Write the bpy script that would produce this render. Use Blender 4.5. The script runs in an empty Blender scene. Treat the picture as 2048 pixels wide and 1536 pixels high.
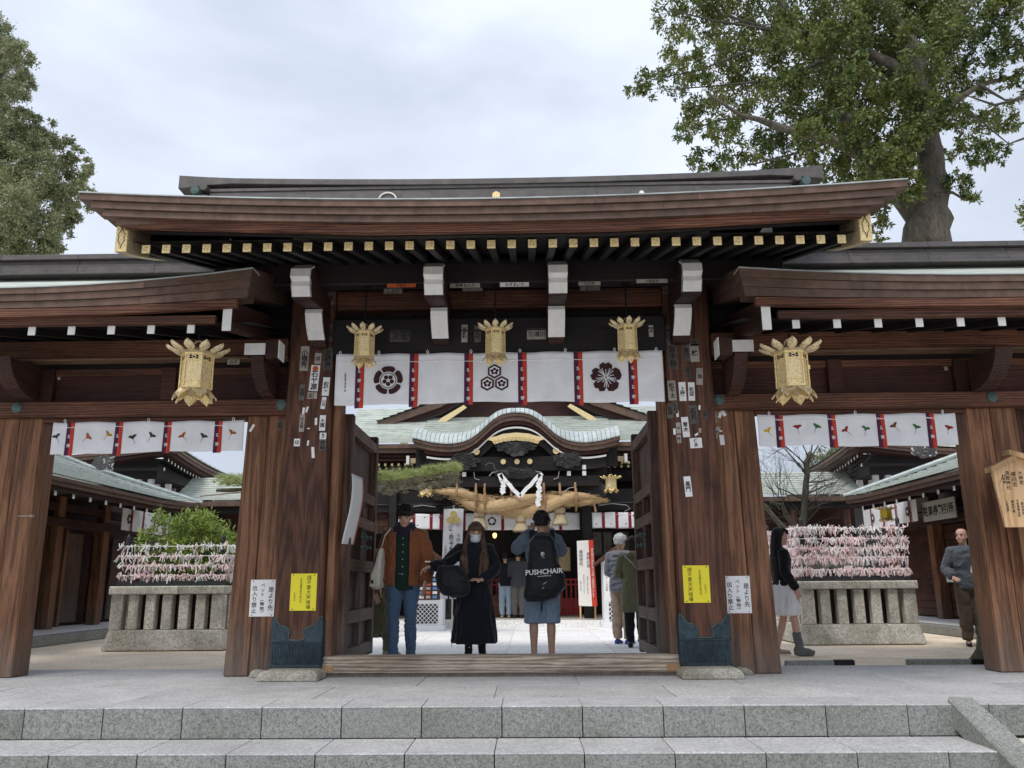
import bpy, bmesh, math, random
import numpy as np
from mathutils import Vector, Matrix, noise as mnoise
R=math.radians; PI=math.pi
SC=bpy.context.scene
# ---------------------------------------------------------------- camera, sky, sun, exposure
CAM=np.array([0.30,-9.0,0.917]); F=1670.0
_p,_y,_r=R(13.42),R(1.04),R(0.43)
_f=np.array([-math.sin(_y)*math.cos(_p),math.cos(_y)*math.cos(_p),math.sin(_p)])
_rt=np.array([math.cos(_y),math.sin(_y),0.]); _up=np.cross(_rt,_f)
RT=math.cos(_r)*_rt-math.sin(_r)*_up; UP=math.sin(_r)*_rt+math.cos(_r)*_up
cd=bpy.data.cameras.new('camera'); cam=bpy.data.objects.new('camera',cd); SC.collection.objects.link(cam)
cam.matrix_world=Matrix([[RT[0],UP[0],-_f[0],CAM[0]],[RT[1],UP[1],-_f[1],CAM[1]],[RT[2],UP[2],-_f[2],CAM[2]],[0,0,0,1]])
cd.sensor_width=36; cd.lens=36*F/2048; cd.clip_start=0.05; cd.clip_end=500; SC.camera=cam
SUN_EL,SUN_AZ=R(60),R(212)   # azimuth of the sun, clockwise from +Y
W=bpy.data.worlds.new('World'); SC.world=W; W.use_nodes=True
nt=W.node_tree; nt.nodes.clear()
def wn(t,**k):
    n=nt.nodes.new(t)
    for a,b in k.items(): setattr(n,a,b)
    return n
out=wn('ShaderNodeOutputWorld'); bg=wn('ShaderNodeBackground'); bg.inputs['Strength'].default_value=0.1
sky=wn('ShaderNodeTexSky',sky_type='NISHITA'); sky.sun_disc=False; sky.sun_elevation=SUN_EL; sky.sun_rotation=SUN_AZ
tc=wn('ShaderNodeTexCoord'); mp=wn('ShaderNodeMapping'); mp.inputs['Scale'].default_value=(1.1,1.1,2.4); mp.inputs['Location'].default_value=(3.1,1.7,.4)
nz=wn('ShaderNodeTexNoise'); nz.inputs['Scale'].default_value=2.0; nz.inputs['Detail'].default_value=5; nz.inputs['Roughness'].default_value=.5; nz.inputs['Distortion'].default_value=.3
rp=wn('ShaderNodeValToRGB'); cr=rp.color_ramp; cr.elements[0].position=.36; cr.elements[0].color=(.365,.405,.475,1); cr.elements[1].position=.66; cr.elements[1].color=(.535,.575,.665,1)
vm=wn('ShaderNodeVectorMath',operation='SCALE'); vm.inputs[3].default_value=10.0
mx=wn('ShaderNodeMixRGB'); mx.inputs[0].default_value=.93
L=nt.links.new
L(tc.outputs['Generated'],mp.inputs[0]); L(mp.outputs[0],nz.inputs['Vector']); L(nz.outputs[0],rp.inputs[0]); L(rp.outputs[0],vm.inputs[0])
L(sky.outputs[0],mx.inputs[1]); L(vm.outputs[0],mx.inputs[2])
sp_=wn('ShaderNodeSeparateXYZ'); gr_=wn('ShaderNodeMapRange'); gr_.inputs[1].default_value=0.0; gr_.inputs[2].default_value=1.0; gr_.inputs[3].default_value=.90; gr_.inputs[4].default_value=1.4   # overcast sky: brighter towards the zenith
sc2=wn('ShaderNodeVectorMath',operation='SCALE'); L(tc.outputs['Generated'],sp_.inputs[0]); L(sp_.outputs['Z'],gr_.inputs[0]); L(mx.outputs[0],sc2.inputs[0]); L(gr_.outputs[0],sc2.inputs[3]); L(sc2.outputs[0],bg.inputs[0]); L(bg.outputs[0],out.inputs[0])
sl=bpy.data.lights.new('sun','SUN'); sl.energy=1.5; sl.angle=R(20); sl.color=(1,.96,.9)
so=bpy.data.objects.new('sun',sl); SC.collection.objects.link(so)
d=Vector((math.sin(SUN_AZ)*math.cos(SUN_EL),math.cos(SUN_AZ)*math.cos(SUN_EL),math.sin(SUN_EL)))
so.rotation_euler=d.to_track_quat('Z','Y').to_euler(); so.location=(-5,-12,14)
vs=SC.view_settings; SC.display_settings.display_device='sRGB'; vs.view_transform='Standard'; vs.look='None'; vs.exposure=0.68; vs.gamma=1; vs.use_curve_mapping=False
SC.render.engine='CYCLES'
cy=SC.cycles; cy.max_bounces=7; cy.diffuse_bounces=4; cy.glossy_bounces=3; cy.use_denoising=True; cy.sample_clamp_indirect=6
try: cy.denoiser='OPENIMAGEDENOISE'
except Exception: pass
# ---------------------------------------------------------------- helpers
def ray(px,py): return _f+RT*(px-1024)/F+UP*(768-py)/F
def P(px,py,Y=None,Z=None,X=None):          # a pixel of the photograph on the plane Y=, Z= or X=
    d=ray(px,py)
    t=(Y-CAM[1])/d[1] if Y is not None else ((Z-CAM[2])/d[2] if Z is not None else (X-CAM[0])/d[0])
    return Vector(CAM+d*t)
rnd=random.Random(7)
COL=SC.collection
WL={}
def props(o,label=None,cat=None,group=None,kind=None):
    if label: o['label']=label
    if cat: o['category']=cat
    if group: o['group']=group
    if kind: o['kind']=kind
    return o
def wl(o): return WL.get(o.name,Vector((0,0,0)))
def empty(name,loc,label=None,cat=None,group=None,kind=None):
    o=bpy.data.objects.new(name,None); COL.objects.link(o); o.location=loc; o.empty_display_size=.1
    WL[o.name]=Vector(loc); return props(o,label,cat,group,kind)
def link(name,me,mat,parent=None,origin=None,**pr):
    o=bpy.data.objects.new(name,me); COL.objects.link(o)
    if mat is not None and len(me.materials)==0: me.materials.append(mat)
    if parent is not None: o.parent=parent; WL[o.name]=wl(parent)
    else: o.location=origin or (0,0,0); WL[o.name]=Vector(o.location)
    props(o,**pr); return o
class MB:
    def __init__(s): s.v=[]; s.f=[]
    def add(s,vs,fs):
        b=len(s.v); s.v.extend([tuple(v) for v in vs]); s.f.extend([tuple(i+b for i in f) for f in fs]); return s
    def box(s,x0,x1,y0,y1,z0,z1):
        v=[(x,y,z) for z in (z0,z1) for y in (y0,y1) for x in (x0,x1)]
        return s.add(v,[(0,2,3,1),(4,5,7,6),(0,1,5,4),(2,6,7,3),(0,4,6,2),(1,3,7,5)])
    def hexa(s,lo,hi):   # two quads (4 pts each) joined
        return s.add(list(lo)+list(hi),[(3,2,1,0),(4,5,6,7),(0,1,5,4),(1,2,6,5),(2,3,7,6),(3,0,4,7)])
    def prism(s,poly,axis,a,b):   # poly: 2-d points; axis the extrusion axis
        def mk(u,v,w): return {'x':(w,u,v),'y':(u,w,v),'z':(u,v,w)}[axis]
        n=len(poly); vs=[mk(u,v,a) for u,v in poly]+[mk(u,v,b) for u,v in poly]
        return s.add(vs,[tuple(range(n))[::-1],tuple(range(n,2*n))]+[(i,(i+1)%n,(i+1)%n+n,i+n) for i in range(n)])
    def loft(s,rings,close=True,caps=True):
        n=len(rings[0]); b=len(s.v)
        for r in rings: s.v.extend([tuple(p) for p in r])
        for k in range(len(rings)-1):
            for i in range(n if close else n-1):
                j=(i+1)%n; s.f.append((b+k*n+i,b+k*n+j,b+(k+1)*n+j,b+(k+1)*n+i))
        if caps and close:
            s.f.append(tuple(b+i for i in range(n))[::-1]); s.f.append(tuple(b+(len(rings)-1)*n+i for i in range(n)))
        return s
    def tube(s,pts,rad,n=8,flat=1.0,caps=True):
        pts=[Vector(p) for p in pts]; rs=rad if hasattr(rad,'__len__') else [rad]*len(pts); rings=[]
        up=Vector((0,0,1))
        t0=(pts[1]-pts[0]).normalized()
        if abs(t0.dot(up))>.95: up=Vector((1,0,0))
        a=t0.cross(up).normalized()
        for i,p in enumerate(pts):
            t=(pts[min(i+1,len(pts)-1)]-pts[max(i-1,0)]).normalized()
            a=(a-t*a.dot(t)).normalized(); bb=t.cross(a)
            rings.append([p+(a*math.cos(q)+bb*math.sin(q)*flat)*rs[i] for q in [2*PI*k/n for k in range(n)]])
        return s.loft(rings,True,caps)
    def lathe(s,c,prof,n=12,rot=0):
        return s.loft([[(c[0]+r*math.cos(2*PI*k/n+rot),c[1]+r*math.sin(2*PI*k/n+rot),c[2]+z) for k in range(n)] for r,z in prof])
    def ell(s,c,r,nu=12,nv=8):
        rings=[]
        for i in range(nv+1):
            a=-PI/2+PI*(i+.0)/nv; cz=math.sin(a); cr_=max(math.cos(a),.02)
            rings.append([(c[0]+r[0]*cr_*math.cos(2*PI*k/nu),c[1]+r[1]*cr_*math.sin(2*PI*k/nu),c[2]+r[2]*cz) for k in range(nu)])
        return s.loft(rings)
    def grid(s,fn,nu,nv):
        b=len(s.v)
        for j in range(nv+1):
            for i in range(nu+1): s.v.append(tuple(fn(i/nu,j/nv)))
        for j in range(nv):
            for i in range(nu):
                a=b+j*(nu+1)+i; s.f.append((a,a+1,a+nu+2,a+nu+1))
        return s
    def build(s,name,mat,parent=None,bevel=0,smooth=False,origin=None,fix=True,**pr):
        v=np.array(s.v,dtype=float)
        if parent is not None: o0=wl(parent)
        elif origin is not None: o0=Vector(origin)
        else: o0=Vector(((v[:,0].min()+v[:,0].max())/2,(v[:,1].min()+v[:,1].max())/2,v[:,2].min()))
        v-=np.array(o0)
        me=bpy.data.meshes.new(name); me.from_pydata(v.tolist(),[],s.f)
        if bevel or fix:
            bm=bmesh.new(); bm.from_mesh(me)
            if fix: bmesh.ops.recalc_face_normals(bm,faces=bm.faces)
            if bevel:
                ed=[e for e in bm.edges if len(e.link_faces)==2 and e.calc_face_angle(0)>.5]
                bmesh.ops.bevel(bm,geom=ed,offset=bevel,segments=1,affect='EDGES',clamp_overlap=True)
            bm.to_mesh(me); bm.free()
        if smooth: me.polygons.foreach_set('use_smooth',[True]*len(me.polygons))
        return link(name,me,mat,parent,o0,**pr)
def raw_mesh(name,V,Fq,mat,parent=None,origin=(0,0,0),smooth=False,**pr):   # numpy quads/tris, fast
    V=np.asarray(V,dtype=np.float32); Fq=np.asarray(Fq,dtype=np.int32); k=Fq.shape[1]
    o0=np.array(wl(parent)) if parent is not None else np.array(origin)
    me=bpy.data.meshes.new(name); me.vertices.add(len(V)); me.vertices.foreach_set('co',(V-o0).astype(np.float32).ravel())
    me.loops.add(Fq.size); me.loops.foreach_set('vertex_index',Fq.ravel()); me.polygons.add(len(Fq))
    me.polygons.foreach_set('loop_start',np.arange(0,Fq.size,k,dtype=np.int32)); me.polygons.foreach_set('loop_total',np.full(len(Fq),k,dtype=np.int32))
    if smooth: me.polygons.foreach_set('use_smooth',np.ones(len(Fq),bool))
    me.update(calc_edges=True)
    return link(name,me,mat,parent,Vector(o0),**pr)
def copy_tree(o,parent=None,loc=None,rz=None,label=None):
    c=o.copy(); COL.objects.link(c)
    if parent is not None: c.parent=parent
    if loc is not None: c.location=loc
    if rz is not None: c.rotation_euler=(0,0,rz)
    if label: c['label']=label
    WL[c.name]=Vector(loc) if loc is not None else wl(parent) if parent is not None else wl(o)
    for ch in list(o.children): copy_tree(ch,c)
    return c
def mirror_pts(poly): return [(-a,b) for a,b in poly][::-1]
# ---------------------------------------------------------------- materials
class N:
    def __init__(s,name):
        s.m=bpy.data.materials.new(name); s.m.use_nodes=True; s.t=s.m.node_tree; s.t.nodes.clear()
        s.o=s.t.nodes.new('ShaderNodeOutputMaterial'); s.b=s.t.nodes.new('ShaderNodeBsdfPrincipled'); s.t.links.new(s.b.outputs[0],s.o.inputs[0])
    def n(s,t,ins=None,**k):
        q=s.t.nodes.new(t)
        for a,b in k.items(): setattr(q,a,b)
        for a,b in (ins or {}).items(): s.set(q,a,b)
        return q
    def set(s,q,a,b):
        i=q.inputs[a]
        if isinstance(b,bpy.types.NodeSocket): s.t.links.new(b,i)
        elif isinstance(b,bpy.types.Node): s.t.links.new(b.outputs[0],i)
        else: i.default_value=b
    def P(s,**k):
        for a,b in k.items(): s.set(s.b,a.replace('_',' '),b)
    def coord(s,scale=(1,1,1),rand=10.0):
        tc=s.n('ShaderNodeTexCoord'); oi=s.n('ShaderNodeObjectInfo')
        m=s.n('ShaderNodeMath',{0:oi.outputs['Random'],1:rand},operation='MULTIPLY')
        ad=s.n('ShaderNodeVectorMath',{0:tc.outputs['Object'],1:m},operation='ADD')
        return s.n('ShaderNodeMapping',{'Vector':ad,'Scale':scale})
    def noise(s,vec,scale,detail=4,rough=.55,dist=0):
        return s.n('ShaderNodeTexNoise',{'Vector':vec,'Scale':scale,'Detail':detail,'Roughness':rough,'Distortion':dist})
    def ramp(s,fac,stops):
        r=s.n('ShaderNodeValToRGB',{'Fac':fac}); c=r.color_ramp
        while len(c.elements)<len(stops): c.elements.new(.5)
        for e,(p,col) in zip(c.elements,stops): e.position=p; e.color=(*col,1) if len(col)==3 else col
        return r
    def mix(s,f,a,b,mode='MIX'):
        return s.n('ShaderNodeMixRGB',{'Fac':f,'Color1':a,'Color2':b},blend_type=mode)
    def bump(s,h,strength=.3,dist=.01):
        b=s.n('ShaderNodeBump',{'Height':h,'Strength':strength,'Distance':dist}); s.t.links.new(b.outputs[0],s.b.inputs['Normal'])
def c4(c): return (*c,1)
def wood(name,dark,lite,axis='z',scale=1.0,rough=.62,var=.35,grey=0):
    m=N(name); sc={'x':(.8,17,17),'y':(17,.8,17),'z':(17,17,.8)}[axis]
    v=m.coord(sc); v1=m.coord((1,1,1))
    g=m.noise(v,1.6*scale,6,.62,1.4)          # broad figure
    wv=m.n('ShaderNodeTexWave',{'Vector':v,'Scale':.8*scale,'Distortion':16,'Detail':4,'Detail Scale':.45,'Detail Roughness':.6},wave_type='RINGS')
    fi=m.noise(v,11*scale,4,.7)                 # fine fibres
    h=m.mix(.30,g.outputs[0],wv.outputs[0]); h2=m.mix(.42,h,fi.outputs[0])
    mid=tuple((a+b)/2 for a,b in zip(dark,lite))
    c=m.ramp(h2,[(.32,tuple(x*.75 for x in dark)),(.43,dark),(.52,mid),(.64,lite)])
    kn=m.noise(m.coord(tuple(2.2 if q>1 else .9 for q in sc)),1,3,.6,.8); c=m.mix(1,c,m.ramp(kn.outputs[0],[(.30,(.62,.58,.56)),(.48,(1,)*3),(.62,(1,)*3),(.75,(1.18,1.12,1.05))]),'MULTIPLY')
    bl=m.noise(v1,1.3,3,.5); r2=m.ramp(bl.outputs[0],[(.3,(1-var,)*3),(.7,(1+var*.6,)*3)])
    c=m.mix(1,c,r2,'MULTIPLY')
    oi=m.n('ShaderNodeObjectInfo'); ov=m.n('ShaderNodeMapRange',{0:oi.outputs['Random'],3:.78,4:1.2}); c=m.mix(1,c,ov,'MULTIPLY')
    if grey:
        geo=m.n('ShaderNodeNewGeometry'); sp=m.n('ShaderNodeSeparateXYZ',{0:geo.outputs['Position']})
        n2=m.noise(m.coord((3,3,.5)),1.5,4,.6); zz=m.n('ShaderNodeMath',{0:n2.outputs[0],1:grey,2:.0},operation='MULTIPLY_ADD')
        q=m.n('ShaderNodeMath',{0:sp.outputs['Z'],1:zz},operation='SUBTRACT'); f=m.n('ShaderNodeMapRange',{0:q,1:.15,2:-.75,3:0,4:.8})
        gc=m.mix(h2,c4((.075,.062,.052)),c4((.235,.215,.19))); c=m.mix(f,c,gc)
    m.P(Base_Color=c,Roughness=rough); m.bump(h2,.35,.006); m.b.inputs['Specular IOR Level'].default_value=.3
    return m.m
def plain(name,col,rough=.6,metal=0,nscale=30,var=.12,bump=.1,spec=.4,sheen=0):
    m=N(name); v=m.coord((1,1,1)); n=m.noise(v,nscale,4,.6); n2=m.noise(v,nscale*.1,3,.5)
    r=m.ramp(n.outputs[0],[(.3,tuple(c*(1-var) for c in col)),(.7,tuple(min(1,c*(1+var)) for c in col))])
    r2=m.ramp(n2.outputs[0],[(.3,(1-var*1.2,)*3),(.7,(1.05,)*3)]); c=m.mix(1,r,r2,'MULTIPLY')
    m.P(Base_Color=c,Roughness=rough,Metallic=metal); m.bump(n.outputs[0],bump,.004); m.b.inputs['Specular IOR Level'].default_value=spec
    if sheen: m.b.inputs['Sheen Weight'].default_value=sheen
    return m.m
def granite(name,base,dark=.45,scale=110,stain=.25,rough=.75,tint=(.9,1,.85)):
    m=N(name); v=m.coord((1,1,1)); n=m.noise(v,scale,2,.7); n3=m.noise(v,scale*.45,2,.6)
    c=m.ramp(n.outputs[0],[(.36,tuple(b*dark for b in base)),(.47,tuple(b*.86 for b in base)),(.56,base),(.68,tuple(min(b*1.45,.92) for b in base))])
    c=m.mix(.35,c,m.ramp(n3.outputs[0],[(.4,tuple(b*.6 for b in base)),(.6,tuple(b*1.25 for b in base))]))
    st=m.noise(v,1.6,5,.65,.4); r=m.ramp(st.outputs[0],[(.32,tuple((1-stain)*t for t in tint)),(.62,(1.06,)*3)]); c=m.mix(1,c,r,'MULTIPLY')
    oi=m.n('ShaderNodeObjectInfo'); ov=m.n('ShaderNodeMapRange',{0:oi.outputs['Random'],3:.94,4:1.05}); c=m.mix(1,c,ov,'MULTIPLY')
    m.P(Base_Color=c,Roughness=rough); m.bump(n.outputs[0],.35,.004); return m.m
MAT={}
MAT['post']=wood('post_wood',(.13,.058,.029),(.30,.145,.074),'z',grey=1.0,var=.22)
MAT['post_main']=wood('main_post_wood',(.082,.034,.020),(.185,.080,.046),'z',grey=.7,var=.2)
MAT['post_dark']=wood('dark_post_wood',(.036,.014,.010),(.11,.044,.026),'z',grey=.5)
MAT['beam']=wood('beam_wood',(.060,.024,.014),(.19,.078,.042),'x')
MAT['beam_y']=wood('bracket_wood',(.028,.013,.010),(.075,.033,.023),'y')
MAT['dark']=wood('dark_wood',(.013,.010,.010),(.021,.016,.015),'x',rough=.6)  # near-black wood, grain along x
MAT['dark_y']=wood('dark_rafter_wood',(.008,.007,.007),(.020,.016,.015),'y',rough=.6)  # near-black wood for rafters and sheathing, grain along y
MAT['panel']=wood('red_panel_wood',(.036,.013,.010),(.082,.028,.019),'x')
MAT['door']=wood('door_wood',(.055,.03,.022),(.17,.10,.07),'z',grey=1.6)
MAT['door_x']=wood('door_rail_wood',(.08,.045,.03),(.22,.135,.095),'y',grey=1.6)
MAT['grey']=wood('weathered_grey_wood',(.20,.16,.12),(.50,.42,.33),'x')
MAT['hinoki']=wood('new_pale_wood',(.50,.30,.14),(.68,.45,.25),'z',var=.12)
MAT['white']=plain('white_gofun_paint',(.78,.77,.73),.7,nscale=12,var=.08)
MAT['black']=plain('black_metal',(.02,.021,.023),.45,.6)
def gold(name,col=(.80,.55,.20),eng=0,scale=60):
    m=N(name); v=m.coord((1,1,1)); n=m.noise(v,scale,4,.7,.5)
    c=m.ramp(n.outputs[0],[(.33,tuple(x*.42 for x in col)),(.5,col),(.7,tuple(min(1,x*1.15) for x in col))])
    m.P(Base_Color=c,Roughness=.45,Metallic=.35); m.bump(n.outputs[0],.5 if eng else .15,.004); return m.m
MAT['gold']=gold('gilt_metal',(.90,.70,.34)); MAT['gold_eng']=gold('engraved_gilt_metal',(.86,.68,.36),1,90); MAT['gold_dull']=gold('dulled_gilt_metal',(.56,.45,.27),1,40)
MAT['gold_pale']=gold('pale_gilt_metal',(.78,.64,.38),1,30)
MAT['skirt']=plain('patinated_bronze',(.050,.075,.090),.5,.55,25,.35,.25)
MAT['verdigris']=plain('verdigris_bronze',(.10,.15,.14),.6,.3,25,.3,.2)
MAT['copper']=plain('aged_brown_copper',(.15,.094,.068),.55,.35,9,.28,.12)
MAT['copper_grey']=plain('grey_ridge_copper',(.125,.113,.108),.5,.35,9,.2,.1)
def green_roof(name,col,row=0.13,axis='Y'):
    m=N(name); v=m.coord((1,1,1),0); n=m.noise(v,3.5,6,.65,.5); n2=m.noise(m.coord((1.2,9,9),0),2,4,.6)
    c=m.ramp(n.outputs[0],[(.3,tuple(x*.62 for x in col)),(.5,col),(.7,tuple(min(.9,x*1.25) for x in col))])
    c=m.mix(.45,c,m.ramp(n2.outputs[0],[(.35,tuple(x*.6 for x in col)),(.65,(col[0]*1.2,col[1]*1.2,col[2]*1.1))]))
    oi=m.n('ShaderNodeObjectInfo'); ov=m.n('ShaderNodeMapRange',{0:oi.outputs['Random'],3:.85,4:1.1}); c=m.mix(1,c,ov,'MULTIPLY')
    m.P(Base_Color=c,Roughness=.62); m.bump(n2.outputs[0],.2,.006); return m.m
MAT['green']=green_roof('green_copper_shingle',(.46,.495,.45))
MAT['green_pale']=green_roof('pale_green_copper_sheet',(.44,.49,.49))
MAT['granite']=granite('flamed_granite',(.265,.27,.25),.35,75,.2,.75,(.97,1,.93))
MAT['granite_foot']=granite('column_foot_granite',(.40,.375,.32),.5,60,.4,.85,(.85,.85,.75)); MAT['granite_top']=granite('paving_and_lit_tread_granite',(.46,.455,.45),.75,70,.2,.7,(1,1,1))  # paving tone, reused on tread tops where it paints in sky light
MAT['granite_court']=granite('pale_court_granite',(.85,.835,.81),.85,60,.10,.7,(1,1,1))
MAT['granite_old']=granite('old_weathered_granite',(.66,.63,.56),.5,50,.45,.85,(.85,.85,.75))
def gravel():
    m=N('beige_gravel'); v=m.coord((1,1,1),0); vo=m.n('ShaderNodeTexVoronoi',{'Vector':v,'Scale':55}); n=m.noise(v,1.5,4,.6)
    c=m.ramp(vo.outputs['Color'],[(0,(.64,.51,.37)),(.5,(.86,.72,.55)),(1,(.95,.85,.70))]); c=m.mix(1,c,m.ramp(n.outputs[0],[(.3,(.82,)*3),(.7,(1.08,)*3)]),'MULTIPLY')
    m.P(Base_Color=c,Roughness=.9); m.bump(vo.outputs['Distance'],.5,.01); return m.m
MAT['gravel']=gravel()
def cloth(name,col,rough=.85,fs=200,var=.06,sheen=.15,fold=0):
    m=N(name); v=m.coord((1,1,1)); n=m.noise(v,fs,2,.5); n2=m.noise(v,5,3,.55,.3)
    c=m.ramp(n2.outputs[0],[(.3,tuple(x*(1-var*1.5) for x in col)),(.7,tuple(min(1,x*(1+var)) for x in col))])
    m.P(Base_Color=c,Roughness=rough); m.b.inputs['Sheen Weight'].default_value=sheen; m.b.inputs['Specular IOR Level'].default_value=.2
    n3=m.noise(m.coord((13,13,5)),1.0,3,.5,1.6); h=m.mix(.12,n2.outputs[0],n.outputs[0]); h=m.mix(.6 if fold>.5 else .25,h,n3.outputs[0]); m.bump(h,.4 if not fold else fold,.05 if fold>.5 else .025); return m.m
MAT['noren']=cloth('white_curtain_cloth',(.82,.82,.83),fold=.35)
MAT['purple']=cloth('purple_ribbon_cloth',(.085,.02,.06)); MAT['red']=cloth('red_ribbon_cloth',(.55,.055,.03)); MAT['crest']=cloth('dark_crest_dye',(.050,.018,.020))
MAT['ink']=plain('black_ink',(.018,.016,.016),.7,nscale=60,var=.3); MAT['cream']=plain('cream_board',(.80,.76,.70),.7,nscale=8,var=.04); MAT['gold_print']=plain('gold_print',(.75,.58,.22),.8); MAT['old_sign']=plain('grey_white_signboard',(.50,.50,.47),.7); MAT['paper']=plain('white_paper',(.84,.83,.81),.8,nscale=8,var=.04); MAT['old_paper']=plain('yellowed_old_paper',(.42,.38,.33),.85,nscale=10,var=.25)
MAT['yellow']=plain('yellow_paper',(.86,.74,.04),.7,nscale=6,var=.04); MAT['dim_paper']=plain('dark_mottled_paper',(.13,.115,.10),.85,nscale=14,var=.4)  # yellow notices; dark grey-brown mottled tone for the darkest slips
MAT['orange_ink']=plain('vermilion_ink',(.55,.12,.04),.8); MAT['white_dye']=plain('white_dye',(.75,.74,.74),.9)
# text: built-in font outlines turned into flat mesh
_tc={}
def text_mesh(s,size,bold=0.0,space=1.0):
    k=(s,round(size,4),bold,space)
    if k in _tc: return _tc[k]
    cu=bpy.data.curves.new('lettering','FONT'); cu.body=s; cu.size=size; cu.align_x='CENTER'; cu.align_y='CENTER'; cu.offset=bold; cu.space_line=space; cu.resolution_u=2
    ob=bpy.data.objects.new('t',cu); me=bpy.data.meshes.new_from_object(ob); bpy.data.objects.remove(ob); me.name='lettering'
    _tc[k]=me; return me
def text(s,size,o,ux,uy,mat,parent=None,bold=0.0,vertical=True,space=.95,name='lettering',sx=1.0):
    """o: centre; ux,uy: unit vectors of the writing plane"""
    if vertical: s='\n'.join(s); size*=.84; space*=1.10
    me=text_mesh(s,size,bold,space).copy(); o=Vector(o); ux=Vector(ux); uy=Vector(uy)
    if not len(me.vertices): return None
    v=np.empty(len(me.vertices)*3); me.vertices.foreach_get('co',v); v=v.reshape(-1,3)
    cx=(v[:,0].min()+v[:,0].max())/2; cy_=(v[:,1].min()+v[:,1].max())/2
    w=np.array(o)-np.array(wl(parent) if parent is not None else (0,0,0))+np.outer((v[:,0]-cx)*sx,np.array(ux))+np.outer(v[:,1]-cy_,np.array(uy))
    me.vertices.foreach_set('co',w.ravel()); me.materials.clear()
    return link(name,me,mat,parent)
X3=Vector((1,0,0)); Y3=Vector((0,1,0)); Z3=Vector((0,0,1))
# ================================================================ GROUND, STEPS
b=MB(); b.box(-60,60,-30,90,-1.3,-1.02); b.build('ground',MAT['gravel'],kind='structure')
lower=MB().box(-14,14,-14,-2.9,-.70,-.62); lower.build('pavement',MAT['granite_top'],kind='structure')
# raised platform: slabs on a bed
plat=empty('platform',(0,0,0),kind='structure')
MB().box(-14,14,-2.05,.86,-1.0,-.012).build('bed',MAT['granite_old'],plat)
def slabs(parent,x0,x1,y0,y1,dx,dy,z,mat,off=.5,gap=.004,th=.05,name='paving_slab',bev=.002):
    j=0; y=y0
    while y<y1-.01:
        ye=min(y+dy,y1); x=x0-(dx*off if j%2 else 0)
        while x<x1-.01:
            a=max(x,x0); e=min(x+dx,x1)
            if e-a>.05: MB().box(a+gap,e-gap,y+gap,ye-gap,z-th,z+rnd.uniform(-.0012,.0012)).build(name,mat,parent,bevel=bev)
            x+=dx
        y=ye; j+=1
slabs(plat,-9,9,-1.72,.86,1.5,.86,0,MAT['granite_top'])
# front kerb stones of the platform and the tread below
def stones(parent,x0,x1,y0,y1,z0,z1,dx,ph,mat,name='kerb_stone'):
    x=x0-ph
    while x<x1:
        a=max(x,x0); e=min(x+dx,x1)
        if e-a>.03:
            dy_=rnd.uniform(-.0015,.0015); dz_=rnd.uniform(-.001,.001)
            MB().box(a+.004,e-.004,y0+dy_,y1,z0+.003,z1-.014+dz_).build(name,mat,parent,bevel=.002)
            MB().box(a+.003,e-.003,y0+dy_-.001,y1,z1-.0135+dz_,z1+dz_).build('lit_tread_top',MAT['granite_top'],parent,bevel=.004)  # paler top slab: sky light on the treads put into the colour
        x+=dx
RZ=-.229
stones(plat,-9,9,-2.19,-1.728,RZ,0,.617,.175,MAT['granite'])
st=empty('steps',(0,-2.5,-.6),kind='structure')
MB().box(-9,9,-2.6,-2.05,-1.0,RZ*1.0-.02).build('step_bed',MAT['granite_old'],st)
stones(st,-9,3.72,-2.77,-2.2,2*RZ,RZ,.625,.33,MAT['granite'],'step_stone')
stones(st,-9,3.72,-3.38,-2.78,3*RZ,2*RZ,.625,.1,MAT['granite'],'step_stone')
# sloping cheek stone at the right of the steps
ck=empty('step_cheek',(3.6,-2.6,-.6),label='sloping granite cheek stone at the right end of the front steps',cat='step cheek')
ch=MB(); ch.hexa([(3.50,-2.13,-.16),(3.70,-2.13,-.16),(3.78,-4.3,-1.02),(3.50,-4.3,-1.02)],[(3.50,-2.13,.045),(3.70,-2.13,.045),(3.78,-4.3,-.80),(3.50,-4.3,-.80)]); ch.build('cap_stone',MAT['granite'],ck,bevel=.012)
MB().hexa([(3.56,-2.2,-1.0),(3.68,-2.2,-1.0),(3.74,-4.3,-1.02),(3.56,-4.3,-1.02)],[(3.56,-2.2,-.2),(3.68,-2.2,-.2),(3.74,-4.3,-1.0),(3.56,-4.3,-1.0)]).build('cheek_stone',MAT['granite_old'],ck)
# courtyard: gravel and paved way
court=empty('courtyard',(0,4,0),kind='structure')
MB().box(-30,30,.86,30,-1.0,-.012).build('gravel_bed',MAT['gravel'],court)
slabs(court,-2.95,2.95,.87,9.45,1.47,1.1,0,MAT['granite_court'],0,.005)
# granite edging strips beside the platform in the two side bays
MB().box(3.18,3.72,.92,1.0,-.05,.045).build('edging_stone',MAT['granite'],court,bevel=.01)
MB().box(3.73,3.95,.92,1.02,-.05,.05).build('edging_stone',MAT['black'],court,bevel=.01)
MB().box(4.55,5.25,.92,1.02,-.05,.05).build('edging_stone',MAT['granite'],court,bevel=.01)
MB().box(5.26,5.48,.92,1.03,-.05,.055).build('edging_stone',MAT['black'],court,bevel=.01)
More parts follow.
